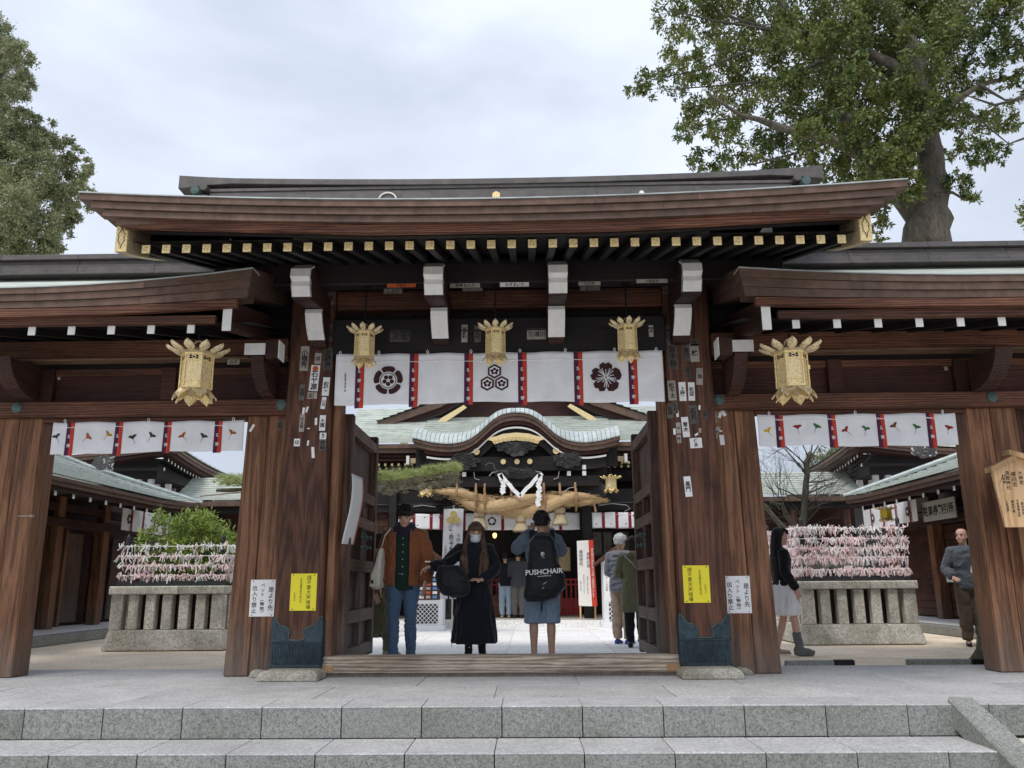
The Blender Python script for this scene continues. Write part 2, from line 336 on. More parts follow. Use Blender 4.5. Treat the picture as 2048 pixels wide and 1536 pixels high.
# ================================================================ THE GATE
gate=empty('shrine_gate',(0,0,0),label='dark timber shrine gate with layered copper roof and gold capped rafters over the central doorway',cat='gate')
for s in (-1,1):
    def sx(a,b): return (a*s,b*s) if s>0 else (b*s,a*s)
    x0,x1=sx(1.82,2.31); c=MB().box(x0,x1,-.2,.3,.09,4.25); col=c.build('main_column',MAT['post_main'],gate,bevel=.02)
    # inner door jamb
    x0,x1=sx(1.735,1.818); MB().box(x0,x1,-.10,.16,.1,3.34).build('door_jamb',MAT['post'],gate,bevel=.01)
    # bronze skirt: ribbed lower part, cut-out upper part
    sk=empty('column_skirt',(0,0,0)); sk.parent=gate
    xa,xb=sx(1.805,2.325)
    MB().box(xa,xb,-.213,.31,.102,.135).build('skirt_rim',MAT['skirt'],sk,bevel=.004)
    MB().box(xa+.004,xb-.004,-.207,.305,.135,.345).build('skirt_sheet',MAT['skirt'],sk)
    k=MB(); n=32
    for i in range(n):
        xx=xa+.012+(xb-xa-.024)*(i+.5)/n; k.box(xx-.0045,xx+.0045,-.216,-.2065,.14,.34)
    for i in range(18):
        yy=-.19+.48*i/18; k.box(xa-.006 if s>0 else xb-.0,xa if s>0 else xb+.006,yy-.0045,yy+.0045,.14,.34)
    k.build('skirt_rib',MAT['skirt'],sk,kind='stuff')
    MB().box(xa,xb,-.214,.31,.346,.362).build('skirt_band',MAT['skirt'],sk,bevel=.003)
    w=xb-xa; prof=[(0,.362),(0,.60),(.05,.595),(.13,.545),(.17,.515),(.22,.51),(.27,.505),(.325,.485),(.375,.465),(.365,.445),(.34,.415),(.345,.385),(.385,.372),(.5,.369)]
    pl=[(xa+w*a*1.0,z) for a,z in prof]; pr=[(xb-w*a*1.0,z) for a,z in prof[:-1]][::-1]
    poly=pl+pr
    # split in two halves so the outline stays simple
    MB().prism(pl,'y',-.210,-.2012).build('skirt_plate',MAT['skirt'],sk,bevel=.0)
    MB().prism([(xb-w*a,z) for a,z in prof],'y',-.210,-.2012).build('skirt_plate',MAT['skirt'],sk)
    for sgn,ends in ((1,xa),(-1,xb)):
        pts=[(ends+sgn*w*a,-.212,z) for a,z in prof[1:]]
        MB().tube(pts,.0055,6).build('skirt_edge',MAT['verdigris'],sk)
    xi=xa if s>0 else xb
    MB().box(xi-.004,xi+.004,-.2,.3,.36,.56).build('skirt_side',MAT['skirt'],sk)
    # stone foot
    x0,x1=sx(1.765,2.365)
    ft=MB(); ft.loft([[(x0,-.50,0),(x1,-.50,0),(x1,.4,0),(x0,.4,0)],[(x0+.004,-.49,.06),(x1-.006,-.49,.06),(x1-.006,.4,.06),(x0+.004,.4,.06)],[(x0+.05,-.44,.1),(x1-.05,-.44,.1),(x1-.05,.4,.1),(x0+.05,.4,.1)]]); ft.build('foot_stone',MAT['granite_foot'],gate,bevel=.012)
    x0,x1=sx(2.37,2.56); MB().loft([[(x0,-.13,0),(x1,-.13,0),(x1,-.002,0),(x0,-.002,0)],[(x0+.01,-.12,.05),(x1-.03,-.11,.045),(x1-.03,-.002,.045),(x0+.01,-.002,.05)],[(x0+.03,-.09,.078),(x1-.07,-.08,.07),(x1-.07,-.002,.07),(x0+.03,-.002,.078)]]).build('foot_stone',MAT['granite_foot'],gate,bevel=.01)
    # bay column against the main column (two planks with a seam)
    MB().loft([[(s*2.327,.0,0),(s*2.60,.0,0),(s*2.60,.32,0),(s*2.327,.32,0)],[(s*2.327,.0,2.74),(s*2.555,.0,2.74),(s*2.555,.32,2.74),(s*2.327,.32,2.74)]]).build('bay_column',MAT['post'],gate,bevel=.008)
    MB().loft([[(s*2.607,.002,0),(s*2.865,.002,0),(s*2.865,.32,0),(s*2.607,.32,0)],[(s*2.562,.002,2.74),(s*2.785,.002,2.74),(s*2.785,.32,2.74),(s*2.562,.32,2.74)]]).build('bay_column',MAT['post'],gate,bevel=.012)
# threshold
MB().box(-1.815,1.815,-.12,.12,.0,.04).build('threshold_base',MAT['door'],gate)
MB().box(-1.86,1.86,-.14,.10,.035,.205).build('threshold',MAT['grey'],gate,bevel=.012)
for x in (-1.78,1.72): MB().box(x-.05,x+.09,-.143,-.1395,.05,.12).build('patch',MAT['hinoki'],gate)
# header, lintels, dark recess
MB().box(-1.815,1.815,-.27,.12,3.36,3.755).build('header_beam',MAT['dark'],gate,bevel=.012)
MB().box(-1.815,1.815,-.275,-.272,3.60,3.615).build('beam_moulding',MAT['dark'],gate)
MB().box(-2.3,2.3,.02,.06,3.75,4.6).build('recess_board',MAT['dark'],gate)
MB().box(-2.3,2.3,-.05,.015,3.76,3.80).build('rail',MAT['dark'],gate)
for i in range(60): 
    pass
k=MB()
for i in range(90): k.box(-1.78+.04*i-.004,-1.78+.04*i+.004,-.02,-.012,3.80,3.88)
k.build('bird_spike',MAT['black'],gate,kind='stuff')
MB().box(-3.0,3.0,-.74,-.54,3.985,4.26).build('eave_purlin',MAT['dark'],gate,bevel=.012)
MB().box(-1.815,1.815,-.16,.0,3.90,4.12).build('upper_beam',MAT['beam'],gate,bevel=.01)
arch=[(-.62,3.84),(-.55,3.93),(-.3,3.985),(-.15,4.02),(.15,4.02),(.3,3.985),(.55,3.93),(.62,3.84),(.66,4.1),(-.66,4.1)]
MB().prism([(-.66,3.82),(-.6,3.92),(-.3,3.98),(-.15,4.005),(-.15,4.1),(-.66,4.1)],'y',-.17,-.165).build('carved_bracket',MAT['beam'],gate)
MB().prism([(.66,3.82),(.6,3.92),(.3,3.98),(.15,4.005),(.15,4.1),(.66,4.1)],'y',-.17,-.165).build('carved_bracket',MAT['beam'],gate)
# projecting curved arms with white painted noses
def arm(xc):
    w=.095
    up=[(.1,4.0),(-.72,4.0),(-.98,4.10),(-1.12,4.02),(-1.14,3.93),(-1.09,3.895),(-1.10,3.84),(-1.03,3.725),(-.9,3.735),(-.55,3.79),(.1,3.80)]
    MB().prism(up,'x',xc-w,xc+w).build('bracket_arm',MAT['beam_y'],gate,bevel=.006)
    f=[(-.98,4.10),(-1.12,4.02),(-1.14,3.93),(-1.09,3.895),(-1.10,3.84),(-1.045,3.745)]
    m=MB()
    m.loft([[(xc+sgn*(w-.002+(.004 if i in(1,2) else 0)),y-.005,z+(.012 if i==0 else 0)-( .012 if i==5 else 0)*0) for sgn in (-1,-.5,0,.5,1)] for i,(y,z) in enumerate(f)],close=False)
    m.loft([[(xc-w-.004,y-.005,z),(xc-w-.004,y+.03,z)] for y,z in f],close=False); m.loft([[(xc+w+.004,y-.005,z),(xc+w+.004,y+.03,z)] for y,z in f],close=False)
    m.build('white_nose',MAT['white'],gate)
    w2=.088
    lo=[(.1,3.785),(-.54,3.785),(-.56,3.745),(-.52,3.65),(-.45,3.56),(-.36,3.48),(-.30,3.44),(.1,3.40)]
    MB().prism(lo,'x',xc-w2,xc+w2).build('bracket_arm',MAT['beam_y'],gate,bevel=.006)
    f=[(-.54,3.782),(-.56,3.735),(-.52,3.65),(-.45,3.56),(-.37,3.488)]
    m=MB(); m.loft([[(xc-w2-.001,y-.006,z-.0),(xc+w2+.001,y-.006,z)] for y,z in f],close=False)
    m.loft([[(xc-w2-.004,y-.006,z),(xc-w2-.004,y+.012,z)] for y,z in f],close=False); m.loft([[(xc+w2+.004,y-.006,z),(xc+w2+.004,y+.012,z)] for y,z in f],close=False)
    m.build('white_nose',MAT['white'],gate)
for xc in (-1.965,-.625,.625,1.965): arm(xc)
# main roof --------------------------------------------------------
def ze(x): return 4.128+.0094*x*x
def ztop(x,y):   # roof top surface
    t=abs(y-.2)/2.6; return ze(x)+1.17*(1-t)**1.5 if t<1 else ze(x)
def strip(hx,yf,zt,zb,th,parent,mat,name,n=14,bev=0,curve=ze,gap=.0015,ref=4.128):
    for i in range(n):
        a=-hx+2*hx*i/n+gap; e=-hx+2*hx*(i+1)/n-gap
        rs=[]
        for k in range(4):
            x=a+(e-a)*k/3; dz=curve(x)-ref; rs.append([(x,yf,zb+dz),(x,yf+th,zb+dz),(x,yf+th,zt+dz),(x,yf,zt+dz)])
        MB().loft(rs).build(name,mat,parent,bevel=bev)
roof=gate
zl=[(4.128,4.068),(4.064,4.004),(4.0,3.942)]
for i,(a,bz) in enumerate(zl): strip(3.57-.10*i,-2.4+.022*i,a,bz,.25,gate,MAT['copper'],'copper_sheet',8-i,gap=.0008)
strip(3.575,-2.412,4.137,4.127,.3,gate,MAT['green_pale'],'drip_edge',7)
strip(3.2,-2.31,3.936,3.862,.06,gate,MAT['beam'],'eave_board',1)
strip(3.12,-2.2,3.945,3.872,.06,gate,MAT['dark'],'eave_board',1)
for s in (-1,1):     # verge: layers run up the slope
    for i,(a,bz) in enumerate(zl+[(3.936,3.87)]):
        hx=3.565-.10*i; rs=[]; n=10
        for k in range(n+1):
            y=-2.4+.022*i+.02+(2.6)*k/n; z=ztop(s*hx,y)-(4.128-a)-.001
            rs.append([(s*hx,y,z),(s*(hx-.35),y,z),(s*(hx-.35),y,z-.062),(s*hx,y,z-.062)])
        MB().loft(rs).build('verge_sheet',MAT['copper'],gate)
    # bargeboard with gold shoe
    rs=[];n=12
    for k in range(n+1):
        y=-2.2+2.4*k/n; t=k/n; z=4.03+1.0*t**1.15; h=.25+.12*t
        rs.append([(s*3.21,y,z),(s*3.30,y,z),(s*3.30,y,z-h),(s*3.21,y,z-h)])
    MB().loft(rs).build('bargeboard',MAT['dark_y'],gate,bevel=.004)
    g=MB(); g.box(min(s*3.203,s*3.307),max(s*3.203,s*3.307),-2.212,-2.2015,3.775,4.035)
    g.build('gold_cap',MAT['gold'],gate,bevel=.003)
    rs=[]
    for k in range(6):
        y=-2.2+.8*k/5; t=(y+2.2)/2.4; z=4.03+1.0*t**1.15; h=.25+.12*t
        rs.append([(s*3.206,y,z-h+.008),(s*3.304,y,z-h+.008),(s*3.304,y,z-h-.008),(s*3.206,y,z-h-.008)])
    MB().loft(rs).build('gold_cap',MAT['gold_dull'],gate)
    rs=[]
    for k in range(5):
        y=-2.2+.42*k/4; t=(y+2.2)/2.4; z=4.03+1.0*t**1.15; h=.25+.12*t; xx=s*3.204
        rs.append([(xx,y,z),(xx-s*.004,y,z),(xx-s*.004,y,z-h),(xx,y,z-h)])
    MB().loft(rs).build('side_mount',MAT['gold_dull'],gate)
    dm=[(0,.105),(.010,.06),(.030,.03),(.022,0),(.030,-.03),(.010,-.06),(0,-.105),(-.010,-.06),(-.030,-.03),(-.022,0),(-.030,.03),(-.010,.06)]
    MB().tube([(s*3.255+a,-2.2145,3.905+b_) for a,b_ in dm]+[(s*3.255+dm[0][0],-2.2145,3.905+dm[0][1])],.0028,5).build('cap_engraving',MAT['ink'],gate)
    MB().prism([(-1.6,4.2),(1.9,4.2),(.3,5.1),(.1,5.1)],'x',s*2.55-.02,s*2.55+.02).build('gable_board',MAT['dark'],gate)
for sgn in (-1,1):   # covering skin, front and back
    def fn(u,v,sgn=sgn):
        x=-3.56+7.12*u; y=.2+sgn*(2.58-2.5*v); return (x,y,ztop(x,y)+.012)
    MB().grid(fn,30,12).build('roof_cover',MAT['green'],gate)
MB().grid(lambda u,v:(-3.2+6.4*u,-2.14+2.3*v,3.895+.66*v),2,2).build('sheathing',MAT['dark_y'],gate)
MB().grid(lambda u,v:(-3.2+6.4*u,.3+2.2*v,4.6-.66*v),2,2).build('sheathing',MAT['dark_y'],gate)
# rafters with gilt end caps
raf=MB(); sl_=.29
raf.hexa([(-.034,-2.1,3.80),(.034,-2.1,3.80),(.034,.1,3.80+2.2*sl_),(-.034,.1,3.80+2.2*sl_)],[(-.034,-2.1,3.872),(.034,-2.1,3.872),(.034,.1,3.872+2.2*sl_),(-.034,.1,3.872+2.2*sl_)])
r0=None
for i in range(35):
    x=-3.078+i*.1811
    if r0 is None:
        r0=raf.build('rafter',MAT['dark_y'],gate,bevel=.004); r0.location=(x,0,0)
        m=MB().box(-.037,.037,-2.112,-2.101,3.797,3.875); cp=m.build('gilt_cap',MAT['gold'],r0,bevel=.003)
        mm=MB()
        for (a,c) in ((.009,.009),(-.009,.009),(.009,-.009),(-.009,-.009)): mm.tube([(a,-2.1135,3.836+c*1.5-.008),(a*1.8,-2.1135,3.836+c*1.5),(a,-2.1135,3.836+c*1.5+.008),(a*.3,-2.1135,3.836+c*1.5)],.0016,4)
        mm.build('cap_flower',MAT['gold_dull'],r0)
    else: copy_tree(r0,gate,(x,0,0))
# ridge
def zr(x): return 5.562+.0056*x*x
for (hx,yf,a,bz,mt) in ((3.50,.02,5.49,5.455,'copper_grey'),(3.44,.035,5.452,5.42,'copper_grey'),(3.42,.0,5.418,5.38,'copper_grey'),(3.42,-.03,5.377,5.22,'copper_grey')):
    strip(hx,yf,a,bz,.4-2*yf,gate,MAT[mt],'ridge_course',6,curve=lambda x:5.6,ref=5.6)
n=24; rs=[]
for k in range(n+1):
    x=-3.80+7.6*k/n; e=max(0,abs(x)-3.3)/.5; z=zr(x)+.02*e; h=.072+.10*e
    rs.append([(x,.0,z-h),(x,.4,z-h),(x,.4,z),(x,.0,z)])
MB().loft(rs).build('ridge_cap',MAT['copper_grey'],gate,bevel=.004)
for s in (-1,1):
    m=MB(); m.tube([(s*3.55,-.12,5.415),(s*3.55,.52,5.415)],.052,14); m.build('ridge_roll',MAT['verdigris'],gate,smooth=False)
    m=MB(); m.tube([(s*3.47,-.08,5.475),(s*3.47,.48,5.475)],.045,14); m.build('ridge_roll',MAT['copper_grey'],gate)
    MB().box(min(s*3.42,s*3.6),max(s*3.42,s*3.6),-.05,.45,5.24,5.39).build('ridge_end',MAT['copper_grey'],gate,bevel=.01)
MB().tube([(-1.30+.10*math.cos(a),-.04,5.29+.085*math.sin(a)) for a in [PI*i/10 for i in range(11)]],.010,6).build('ridge_crest',MAT['white'],gate)
MB().prism([(.0+.05*math.cos(PI/6+i*PI/3)-.03,5.315+.05*math.sin(PI/6+i*PI/3)) for i in range(6)],'y',-.06,-.03).build('ridge_crest',MAT['gold'],gate)
MB().prism([(1.66+.03*math.cos(i*PI/4),5.315+.03*math.sin(i*PI/4)) for i in range(8)],'y',-.06,-.03).build('ridge_crest',MAT['white'],gate)
# ================================================================ GATE WINGS
def wing(s):
    side='left' if s<0 else 'right'
    g=empty('gate_wing',(s*3.9,0,0),label=f'{side} wing of the gate, low copper roof with white rafter tips over a curtained opening',cat='gate wing',group='wings beside the gate')
    XE=7.6
    def X(a,b): return (a*s,b*s) if s>0 else (b*s,a*s)
    def zt(x):
        t=max(0,(5.0-abs(x))/2.64); return 3.752+(.168 if s<0 else .105)*t**2.1
    def zb(x):
        t=max(0,(5.0-abs(x))/2.64); return (3.55 if s<0 else 3.53)+(.085 if s<0 else .05)*t**2.1
    # outer column, its neighbour and the wall beyond
    for (a,b_,m) in ((5.07,5.33,'post'),(5.336,5.61,'post')):
        x0,x1=X(a,b_); MB().box(x0,x1,.0,.32,0,2.74).build('wing_column',MAT[m],g,bevel=.012)
    x0,x1=X(5.48,XE); 
    for i in range(4):
        a=5.62+.5*i; u0,u1=X(a+.003,a+.497); MB().box(u0,u1,.12,.16,0,2.74).build('wall_board',MAT['post_dark'],g,bevel=.004)
    x0,x1=X(6.0,6.25); MB().box(x0,x1,.03,.3,0,2.74).build('wing_column',MAT['post_dark'],g,bevel=.01)
    # tie beam with boss covers
    x0,x1=X(2.32,XE); MB().box(x0,x1,-.085,.28,2.735,2.905).build('tie_beam',MAT['beam'],g,bevel=.006)
    x0,x1=X(2.79,5.07); MB().box(x0,x1,.0,.12,2.69,2.733).build('lintel',MAT['beam'],g,bevel=.004)
    for xb in (2.39,5.33):
        h=MB(); h.lathe((0,0,0),[(.06,0),(.056,.014),(.03,.022),(.022,.026),(.005,.028)],16)
        h.v=[(s*xb+a,-.085-c,2.838+b_) for a,b_,c in h.v]; h.build('boss_cover',MAT['verdigris'],g)
    x0,x1=X(2.32,XE); MB().box(x0,x1,.06,.10,2.905,3.3).build('panel',MAT['panel'],g); MB().box(x0,x1,.065,.095,3.301,4.3).build('panel',MAT['dark'],g)
    MB().box(x0,x1,.02,.1,3.22,3.30).build('upper_rail',MAT['beam'],g,bevel=.004)
    for a in (3.62,5.0,6.6):
        u0,u1=X(a,a+.16); MB().box(u0,u1,-.02,.1,2.906,3.30).build('strut',MAT['panel'],g,bevel=.005)
    u0,u1=X(2.8,2.96)
    MB().box(x0,x1,-.24,.05,3.36,3.56).build('wall_plate',MAT['beam'],g,bevel=.012)
    MB().box(x0,x1,-.26,-.1,3.325,3.352).build('plate_moulding',MAT['beam_pale'],g,bevel=.003)
    # rafters
    slp=.24; r=MB(); zr_=3.315 if s<0 else 3.285
    r.hexa([(-.032,-1.25,zr_),(.032,-1.25,zr_),(.032,.1,zr_+1.35*slp),(-.032,.1,zr_+1.35*slp)],[(-.032,-1.25,zr_+.078),(.032,-1.25,zr_+.078),(.032,.1,zr_+.078+1.35*slp),(-.032,.1,zr_+.078+1.35*slp)])
    r.v=[(x+s*3.9,y,z) for x,y,z in r.v]; r0=r.build('rafter',MAT['dark_y'],g,bevel=.003)
    MB().box(s*3.9-.035,s*3.9+.035,-1.262,-1.251,zr_-.003,zr_+.081).build('white_tip',MAT['white'],r0)
    first=2.972 if s<0 else 2.90
    r0.location=(s*(first-3.9),0,0)
    for k in range(1,12): copy_tree(r0,g,(s*(first+.3925*k-3.9),0,0))
    MB().grid(lambda u,v:(s*(2.38+5.2*u),-1.3+1.6*v,zr_+.09+.38*v),2,2).build('sheathing',MAT['dark_y'],g)
    # fascia boards
    x0,x1=X(2.72,XE)
    MB().box(x0,x1,-1.31,-1.24,zr_+.083,3.478 if s<0 else 3.45).build('eave_board',MAT['beam'],g,bevel=.004)
    n=12; rs=[]
    for k in range(n+1):
        x=2.5+(XE-2.5)*k/n; z=zb(x); rs.append([(s*x,-1.37,z-.085),(s*x,-1.30,z-.085),(s*x,-1.30,z-.004),(s*x,-1.37,z-.004)])
    MB().loft(rs).build('eave_board',MAT['beam'],g,bevel=.003)
    # layered copper eave
    for i in range(3):
        npc=5
        for j in range(npc):
            hx0=2.365+.02*i; a=hx0+(XE-hx0)*j/npc; e=hx0+(XE-hx0)*(j+1)/npc-.0015; rs=[]
            for k in range(4):
                x=a+(e-a)*k/3; T,B=zt(x),zb(x); z1=T-(T-B)*i/3; z0=T-(T-B)*(i+1)/3+.004; yf=-1.40+.016*i
                rs.append([(s*x,yf,z0),(s*x,yf+.2,z0),(s*x,yf+.2,z1),(s*x,yf,z1)])
            MB().loft(rs).build('copper_sheet',MAT['copper'],g)
        rs=[]                       # verge running up the slope beside the main column
        for k in range(8):
            y=-1.397+.016*i+1.6*k/7; up=.42*(y+1.4)/1.6; T,B=zt(2.36),zb(2.36); z1=T-(T-B)*i/3+up; z0=T-(T-B)*(i+1)/3+.004+up; xo=s*(2.355+.02*i)
            rs.append([(xo,y,z0),(xo+s*.25,y,z0),(xo+s*.25,y,z1),(xo,y,z1)])
        MB().loft(rs).build('verge_sheet',MAT['copper'],g)
    rs=[]
    for k in range(14):
        x=2.35+(XE-2.35)*k/13; z=zt(x); rs.append([(s*x,-1.412,z-.004),(s*x,-1.2,z-.002),(s*x,-1.2,z+.008),(s*x,-1.412,z+.006)])
    MB().loft(rs).build('drip_edge',MAT['green_pale'],g)
    # bargeboard with white end
    rs=[]
    for k in range(9):
        y=-1.3+1.5*k/8; u=(y+1.3)/1.5; z=(3.62 if s<0 else 3.56)+.30*u; rs.append([(s*2.565,y,z),(s*2.645,y,z),(s*2.645,y,z-.30),(s*2.565,y,z-.30)])
    MB().loft(rs).build('bargeboard',MAT['beam_y'],g,bevel=.004)
    rs2=[]
    for k in range(9):
        y=-1.18+1.38*k/8; u=(y+1.3)/1.5; z=(3.36 if s<0 else 3.30)+.30*u; rs2.append([(s*2.54,y,z),(s*2.563,y,z),(s*2.563,y,z-.03),(s*2.54,y,z-.03)])
    MB().loft(rs2).build('barge_moulding',MAT['beam_y'],g)
    zz=3.62 if s<0 else 3.56; x0,x1=X(2.562,2.648); MB().box(x0,x1,-1.313,-1.302,zz-.303,zz+.003).build('white_tip',MAT['white'],g)
    # bracket cluster beside the main column
    zo=0 if s<0 else -.03
    x0,x1=X(2.44,2.66); MB().box(x0,x1,-.60,-.05,3.27+zo,3.39+zo).build('bracket_arm',MAT['beam_y'],g,bevel=.005)
    MB().box(x0,x1,-.612,-.602,3.268+zo,3.392+zo).build('white_tip',MAT['white'],g)
    x0,x1=X(2.30,2.438); MB().box(x0,x1,-.62,-.42,3.23+zo,3.42+zo).build('bracket_arm',MAT['beam_y'],g,bevel=.005)
    xi=s*2.292; MB().box(min(xi,xi+s*.008),max(xi,xi+s*.008),-.622,-.418,3.228+zo,3.422+zo).build('white_tip',MAT['white'],g)
    el=[(-.6,3.262+zo),(-.56,3.16+zo),(-.48,3.05+zo),(-.36,2.96+zo),(-.2,2.91+zo),(-.02,2.9+zo),(-.02,3.262+zo)]
    x0,x1=X(2.46,2.60); MB().prism(el,'x',x0,x1).build('elbow_bracket',MAT['beam_y'],g,bevel=.006)
    x0,x1=X(5.12,5.3); MB().prism([(a-.05,b_+.02) for a,b_ in el],'x',x0,x1).build('elbow_bracket',MAT['beam_y'],g,bevel=.006)
    # roof skin and ridge
    for sg in (-1,1):
        MB().grid(lambda u,v,sg=sg:(s*(2.4+5.2*u),.3+sg*(1.69-1.6*v),zt(2.4+5.2*u)*(1-v)+4.45*v-.05*math.sin(PI*v)+.004),20,8).build('roof_cover',MAT['green'],g)
    for (z0,z1,y,m) in ((4.62,4.68,-.0,'copper_grey'),(4.565,4.617,.06,'copper_grey'),(4.535,4.562,.03,'copper_grey'),(4.45,4.532,.02,'copper_grey'),(4.425,4.447,-.03,'copper_grey')):
        x0,x1=X(2.2,XE); n=6
        for i in range(n):
            a=x0+(x1-x0)*i/n; MB().box(a+.001,a+(x1-x0)/n-.001,y,.6-y,z0,z1).build('ridge_course',MAT[m],g,bevel=.003)
    return g
MAT['beam_pale']=wood('pale_edge_wood',(.10,.055,.032),(.22,.14,.085),'x')  # paler wood for the moulding strip under the wall plate
wings=[wing(-1),wing(1)]
for w_,lab in zip(wings,('low copper roofed gate wing at the left, white rafter tips, green shrub behind it','low copper roofed gate wing at the right, white rafter tips, bare tree behind it')): w_['label']=lab
# ================================================================ DOORS
def door(s):
    dl=empty('door_leaf',(s*1.72,0,0.09)); dl.parent=gate; WL[dl.name]=Vector((s*1.72,0,.09))
    y0,y1=.16,1.78; zt_=2.76
    X=lambda a,b:(min(s*a,s*b),max(s*a,s*b))
    x0,x1=X(1.725,1.755)
    for i in range(6):
        a=y0+(y1-y0)*i/6; MB().box(x0,x1,a+.002,a+(y1-y0)/6-.002,.10,zt_).build('door_board',MAT['door'],dl)
    x0,x1=X(1.645,1.77)
    for (a,b_) in ((y0,y0+.11),(y1-.11,y1)): MB().box(x0,x1,a,b_,.09,zt_+.02).build('stile',MAT['door'],dl,bevel=.006)
    xa,xb=X(1.648,1.724)
    rails=[(.12,.24),(.50,.64),(1.06,1.19),(1.56,1.68),(1.88,2.0),(2.56,2.68)]
    for (a,b_) in rails: MB().box(xa-.0,xb,y0+.112,y1-.112,a,b_).build('rail',MAT['door_x'],dl,bevel=.006)
    xa,xb=X(1.656,1.724)
    for (a,b_) in zip(rails[:-2],rails[1:-1]): MB().box(xa,xb,.93,1.01,a[1]+.002,b_[0]-.002).build('muntin',MAT['door'],dl,bevel=.005)
    for yy in (.82,1.12) if s>0 else (.85,1.15):
        for zz in (1.34,1.46):
            k=MB(); k.lathe((0,0,0),[(.03,0),(.034,.012),(.012,.03),(.022,.05),(.024,.062),(.004,.075)],10); k.v=[(s*(1.655-c),yy+a,zz+b_) for a,b_,c in k.v]; k.build('door_boss',MAT['verdigris'],dl,smooth=True)
    x0,x1=X(1.66,1.78)
    return dl
for s in (-1,1): door(s)
# ================================================================ CURTAINS
def curtain(x0,x1,ztop_,zbot,Y,label,ribbons,amp=.012,rw=.095,group=None,name='curtain',sag=.0,seed=1,nx=150,nz=16,hooks=()):
    rr=random.Random(seed); ph=[(rr.uniform(0,6.28),rr.uniform(3,9),rr.uniform(.3,1)) for _ in range(6)]
    def yy(x,z):
        t=(ztop_-z)/(ztop_-zbot); f=sum(a*math.sin(k*x+p+ t*a*1.5) for p,k,a in ph)/2.4
        sw=math.exp(-((t-.16)/.03)**2)*.006
        return Y-amp*f*(.35+.65*t)+sw+.004*math.sin(23*x+9*z)*(.5+t*.3)
    def zz(x,t):
        edge=.010*math.sin(2.3*x+ph[0][0])+.006*math.sin(7.1*x+ph[1][0])
        top=-.012*math.sin(5.6*x)**2
        return ztop_+top*(1-t)-(ztop_-zbot)*t+edge*t
    V=[];Fc=[]
    for j in range(nz+1):
        for i in range(nx+1):
            t=j/nz; x=x0+(x1-x0)*i/nx; z=zz(x,t); V.append((x,yy(x,z),z))
    for j in range(nz):
        for i in range(nx): a=j*(nx+1)+i; Fc.append((a,a+nx+1,a+nx+2,a+1))
    root=empty(name,((x0+x1)/2,Y,zbot),label,'curtain',group)
    o=raw_mesh('cloth',V,Fc,MAT['noren'],root,smooth=True)
    md=o.modifiers.new('s','SOLIDIFY'); md.thickness=.003; md.offset=1
    for rx in ribbons:
        for (a,b_,m) in ((-rw/2,0,'purple'),(0,rw/2,'red')):
            V=[];Fc=[]; n=16
            for j in range(n+1):
                t=j/n*1.06; 
                for q_ in (0,.5,1):
                    x=rx+a+(b_-a)*q_; z=zz(x,min(t,1))-(t-1 if t>1 else 0)*(ztop_-zbot); V.append((x-.0*t,yy(x,z)-.006,z+.002))
            for j in range(n):
                for i in range(2): c=j*3+i; Fc.append((c,c+3,c+4,c+1))
            o=raw_mesh('ribbon',V,Fc,MAT[m],root,smooth=True); md=o.modifiers.new('s','SOLIDIFY'); md.thickness=.0025; md.offset=0
    pts=[(x0+(x1-x0)*i/80, yy(x0+(x1-x0)*i/80,ztop_-.16*(ztop_-zbot))-.009, ztop_-.15*(ztop_-zbot)-.012*abs(math.sin(i/80*PI*6))) for i in range(81)]
    MB().tube(pts,.0035,5).build('cord',MAT['noren'],root)
    for hx in hooks: MB().tube([(hx,Y-.004,ztop_-.012),(hx-.012,Y-.012,ztop_+.012),(hx,Y-.01,ztop_+.032),(hx+.013,Y-.008,ztop_+.012),(hx+.004,Y-.004,ztop_-.01)],.004,5).build('tie',MAT['noren'],root)
    return root,yy
def flat(poly,yy,dy,mat,parent,name='crest',holes=None):
    """polygon(s) in x,z laid on the cloth surface"""
    bm=bmesh.new()
    for pl in poly:
        vs=[bm.verts.new((x,yy(x,z)-dy,z)) for x,z in pl]
        try: bm.faces.new(vs)
        except ValueError: pass
    bmesh.ops.triangulate(bm,faces=bm.faces)
    for f in bm.faces:
        if f.normal.y>0: f.normal_flip()
    me=bpy.data.meshes.new(name); 
    o0=wl(parent)
    for v in bm.verts: v.co-=o0
    bm.to_mesh(me); bm.free(); return link(name,me,mat,parent)
def ring(cx,cz,r0,r1,a0,a1,n=10,rc=0):
    return [(cx+r1*math.sin(a0+(a1-a0)*i/n),cz+r1*math.cos(a0+(a1-a0)*i/n)) for i in range(n+1)]+[(cx+r0*math.sin(a1-(a1-a0)*i/n),cz+r0*math.cos(a1-(a1-a0)*i/n)) for i in range(n+1)]
CY=-.29
cur,yyc=curtain(-1.765,1.765,3.352,2.792,CY,'long white curtain with three dark crests and red and purple ribbons across the central opening',[-1.50,-.915,-.325,.255,.855,1.44],amp=.018,seed=3,hooks=(-1.72,-1.30,-.77,-.3,.23,.72,1.25,1.70))
